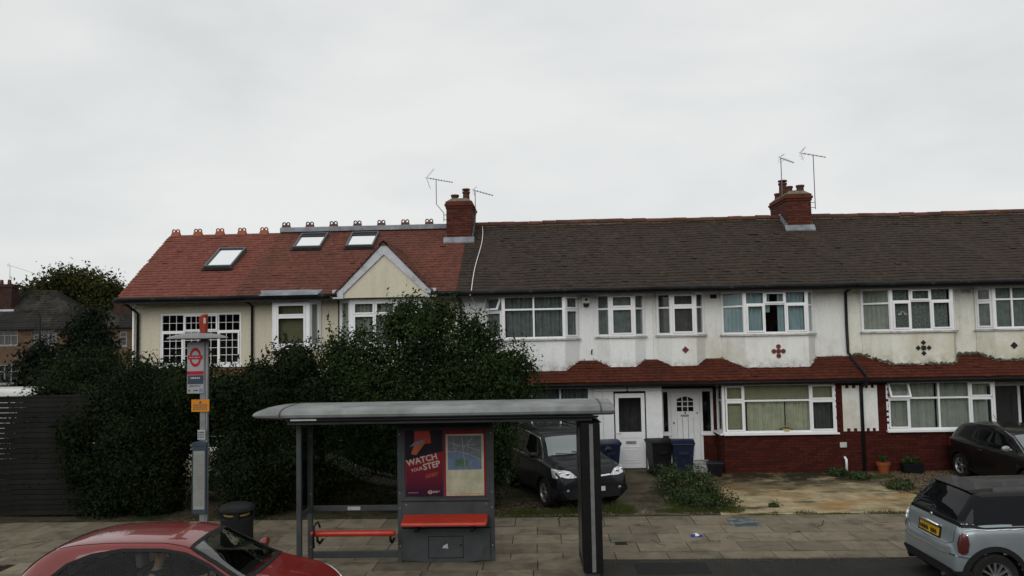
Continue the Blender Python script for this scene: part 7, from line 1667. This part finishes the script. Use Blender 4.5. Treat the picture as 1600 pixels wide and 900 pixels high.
for i in range(n):
    t_ = 2*math.pi*i/n
    for j in range(6):
        u_ = 2*math.pi*j/6; r_w = .18+.015*math.cos(u_); a_, b_ = r_w*math.cos(t_), r_w*math.sin(t_); d_ = .015*math.sin(u_); vs.append((.50-b_*.42+d_*.9, -.36+a_, .86+b_*.9+d_*.42))
k.add(vs, [(i*6+j, i*6+(j+1) % 6, ((i+1) % n)*6+(j+1) % 6, ((i+1) % n)*6+j) for i in range(n) for j in range(6)]); k.tube([(.50, -.36, .86), (.66, -.36, .80)], .03, 8); k.hexa([(.49,-.53,.84),(.52,-.53,.84),(.52,-.19,.84),(.49,-.19,.84),(.48,-.53,.88),(.51,-.53,.88),(.51,-.19,.88),(.48,-.19,.88)]); k.build('steering_wheel', 'trim', rc, local=True, smooth=True, auto=50)

rc.scale = (1.04, 1.0, 1.05)
# --- the driver
MT['skin'] = pbr('skin', (.42, .24, .17), .55, var=.06); MT['jumper'] = pbr('dark_jumper', (.035, .035, .045), .9, var=.15, scale=20); MT['hair'] = pbr('light_brown_hair', (.22, .13, .065), .6, var=.3, scale=25); MT['jeans'] = pbr('dark_trousers', (.03, .04, .06), .9)
pe = empty('person', (rc.location.x-.10, rc.location.y-.36, rc.location.z), 'light-haired driver in a dark top at the wheel of the red car', 'person')
def skinned(name, verts, edges, radii, mat, parent, sub=2, rootv=0):
    me = bpy.data.meshes.new(name); me.from_pydata(verts, edges, []); o = bpy.data.objects.new(name, me); C.objects.link(o)
    sk = o.modifiers.new('skin', 'SKIN'); me.skin_vertices[0].data[rootv].use_root = True
    for i, r in enumerate(radii): me.skin_vertices[0].data[i].radius = r if isinstance(r, tuple) else (r, r)
    sk.use_smooth_shade = True; ss = o.modifiers.new('sub', 'SUBSURF'); ss.levels = sub; ss.render_levels = sub
    dg = bpy.context.evaluated_depsgraph_get(); m2_ = bpy.data.meshes.new_from_object(o.evaluated_get(dg)); m2_.name = name
    bpy.data.objects.remove(o); m2_.materials.clear(); m2_.materials.append(MT[mat]); m2_.polygons.foreach_set('use_smooth', [True]*len(m2_.polygons))
    o = bpy.data.objects.new(name, m2_); C.objects.link(o); o.parent = parent; return o
V = [(0,0,.58), (-.10,0,.78), (-.16,0,.98), (-.155,0,1.08), (-.13,0,1.16), (-.115,0,1.25), (-.12,0,1.33),
     (-.15,-.19,1.02), (.06,-.26,.84), (.34,-.20,.90), (.46,-.17,.96), (-.15,.19,1.02), (.06,.26,.84), (.34,.20,.90), (.46,.17,.96),
     (.12,-.11,.56), (.45,-.12,.66), (.78,-.12,.42), (.90,-.12,.38), (.12,.11,.56), (.45,.12,.66), (.78,.12,.42), (.90,.12,.38)]
E = [(0,1),(1,2),(2,3),(3,4),(4,5),(5,6),(2,7),(7,8),(8,9),(9,10),(2,11),(11,12),(12,13),(13,14),(0,15),(15,16),(16,17),(17,18),(0,19),(19,20),(20,21),(21,22)]
Rr = [(.15,.12),(.14,.11),(.16,.11),.055,(.062,.055),(.085,.075),(.075,.065),.07,.047,.036,.03,.07,.047,.036,.03,.09,.07,.045,.04,.09,.07,.045,.04]
skinned('body', V, E, Rr, 'skin', pe)
skinned('jumper', V[:3]+[V[3]]+V[7:10]+V[11:14], [(0,1),(1,2),(2,3),(2,4),(4,5),(5,6),(2,7),(7,8),(8,9)], [(.185,.155),(.18,.15),(.20,.145),.085,.10,.075,.062,.10,.075,.062], 'jumper', pe)
skinned('trousers', [V[0], *V[15:18], *V[19:22]], [(0,1),(1,2),(2,3),(0,4),(4,5),(5,6)], [(.165,.13),.105,.082,.06,.105,.082,.06], 'jeans', pe)
hr = MB(); 
for i in range(9):
    for j in range(15):
        pass
hv = []; hf = []; nu_, nv_ = 16, 9
for i in range(nv_+1):
    ph = math.pi*.60*i/nv_
    for j in range(nu_):
        th = 2*math.pi*j/nu_; front = max(0, math.cos(th)); rr = 1.0+.06*math.sin(j*2.3+i); z = math.cos(ph)*.125*rr; r_ = math.sin(ph)*.112*rr
        if front > .55 and ph > 1.05: r_ *= .80; z = .055
        back = max(0, -math.cos(th)); z -= back*.07*(ph/1.9)**2
        hv.append((-.128+r_*math.cos(th)*1.05, r_*math.sin(th)*.92, 1.285+z))
hf = [(i*nu_+j, i*nu_+(j+1) % nu_, (i+1)*nu_+(j+1) % nu_, (i+1)*nu_+j) for i in range(nv_) for j in range(nu_)]
MB().add(hv, hf).build('hair', 'hair', pe, local=True, smooth=True)
fc = MB(); fc.hexa([(-.035,-.012,1.235),(-.005,-.012,1.235),(-.005,.012,1.235),(-.035,.012,1.235),(-.04,-.008,1.285),(-.025,-.008,1.285),(-.025,.008,1.285),(-.04,.008,1.285)]); fc.build('nose', 'skin', pe, local=True, bevel=.005)
for y in (-.032, .032): MB().lathe([(0, -.006), (.011, 0), (0, .006)], (-.038, y, 1.285), 8, axis='x').build('eye', 'trim', pe, local=True)
MB().box(-.04, -.028, -.022, .022, 1.203, 1.209).build('mouth', 'signred', pe, local=True)
for sg in (-1, 1):    # five fingers each, closed round the rim
    for i in range(4):
        y = sg*(.165+.004*i); z = .945+.020*i
        MB().tube([(.455, y, z), (.49, y+sg*.006, z+.006), (.525, y+sg*.012, z+.004), (.535, y-sg*.012, z), (.515, y-sg*.03, z-.002)], [.010, .010, .009, .008, .006], 7).build('finger', 'skin', pe, local=True, smooth=True)
    MB().tube([(.45, sg*.155, .95), (.475, sg*.135, .975), (.505, sg*.135, .985)], [.012, .011, .008], 7).build('thumb', 'skin', pe, local=True, smooth=True)

# --- white van roof behind the fence
vn = empty('parked_van', (-16.2, 24.2, 0), 'pale van roof showing above the slatted fence at the left', 'van')
st = [(-2.3,.4,1.5,2.3,.85,.75), (-2.25,.35,1.6,2.42,.92,.78), (-1.5,.3,1.6,2.5,.95,.80), (.6,.3,1.6,2.5,.95,.80), (1.1,.3,1.5,2.35,.95,.78), (1.7,.3,1.2,1.45,.93,.75), (2.2,.3,.9,1.05,.86,.6), (2.35,.4,.7,.82,.7,.45)]
MT['pvan'] = paint('van_white', (.62, .63, .60), 0, .4, .3)
c = Car(vn, st, 'pvan', (-1.35, 1.4), .33); c.patch('windscreen', 'cglass', [(1.62, -.75, 1.5), (1.62, .75, 1.5), (1.15, .66, 2.25), (1.15, -.66, 2.25)])
for k in (1, -1): c.patch('side_window', 'cglass', [(.5, .9*k, 1.6), (1.35, .9*k, 1.6), (1.05, .84*k, 2.15), (.5, .84*k, 2.2)])
# ------------------------------------------------------------------ the other side of the street (seen only in reflections)
MT['oppbrick'] = pbr('street_brown_brick', (.16, .10, .07), .9, var=.25, scale=2)
def opposite(x):
    h = empty('brick_house', (x, -17, 0), 'plain brown brick house on the other side of the street, mirrored in the car windows', 'house', 'houses across the street')
    w = MB(); wall_grid(w, (x+5.4, -17), (x-5.4, -17), 0, 5.2, [(1.2, 3.6, .9, 2.3), (7.0, 9.4, .9, 2.3), (1.4, 3.4, 3.3, 4.6), (7.2, 9.2, 3.3, 4.6)], .25); w.box(x-5.4, x+5.4, -25, -24.8, 0, 5.2); w.build('wall', 'oppbrick', h)
    MB().box(x-5.3, x+5.3, -18.6, -18.5, 0, 5.2).build('inner_wall', 'dark', h)
    MB().prism([(x-5.4, -16.6, 5.2), (x-5.4, -21, 8.0), (x-5.4, -25.4, 5.2)], (10.8, 0, 0)).build('roof', 'farroof', h)
    for a, b, c, d in ((1.2, 3.6, .9, 2.3), (7.0, 9.4, .9, 2.3), (1.4, 3.4, 3.3, 4.6), (7.2, 9.2, 3.3, 4.6)):
        fr_ = MB(); A, B = (x+5.4-a, -17.05), (x+5.4-b, -17.05); bars_of_cell(fr_, A, B, 0, b-a, c, d, .07, 0, .08); fr_.pbox(A, B, (b-a)/2-.03, (b-a)/2+.03, c+.07, d-.07, 0, .08); wdw = fr_.build('window', 'pvc', h)
        MB().pbox(A, B, .05, b-a-.05, c+.05, d-.05, .03, .036).build('pane', 'glass', wdw)
    MB().box(x-.5, x+.5, -16.98, -16.9, 0, 2.1).build('door', 'darkdoor', h)
for i in range(-4, 5): opposite(i*10.85)

# rough weathered surfaces reflect little of the sky
for m in bpy.data.materials:
    b = m.node_tree.nodes.get('Principled BSDF') if m.use_nodes else None
    if b and not b.inputs['Roughness'].is_linked and b.inputs['Roughness'].default_value >= .4 and b.inputs['Coat Weight'].default_value == 0:
        b.inputs['Specular IOR Level'].default_value = min(b.inputs['Specular IOR Level'].default_value, .12)
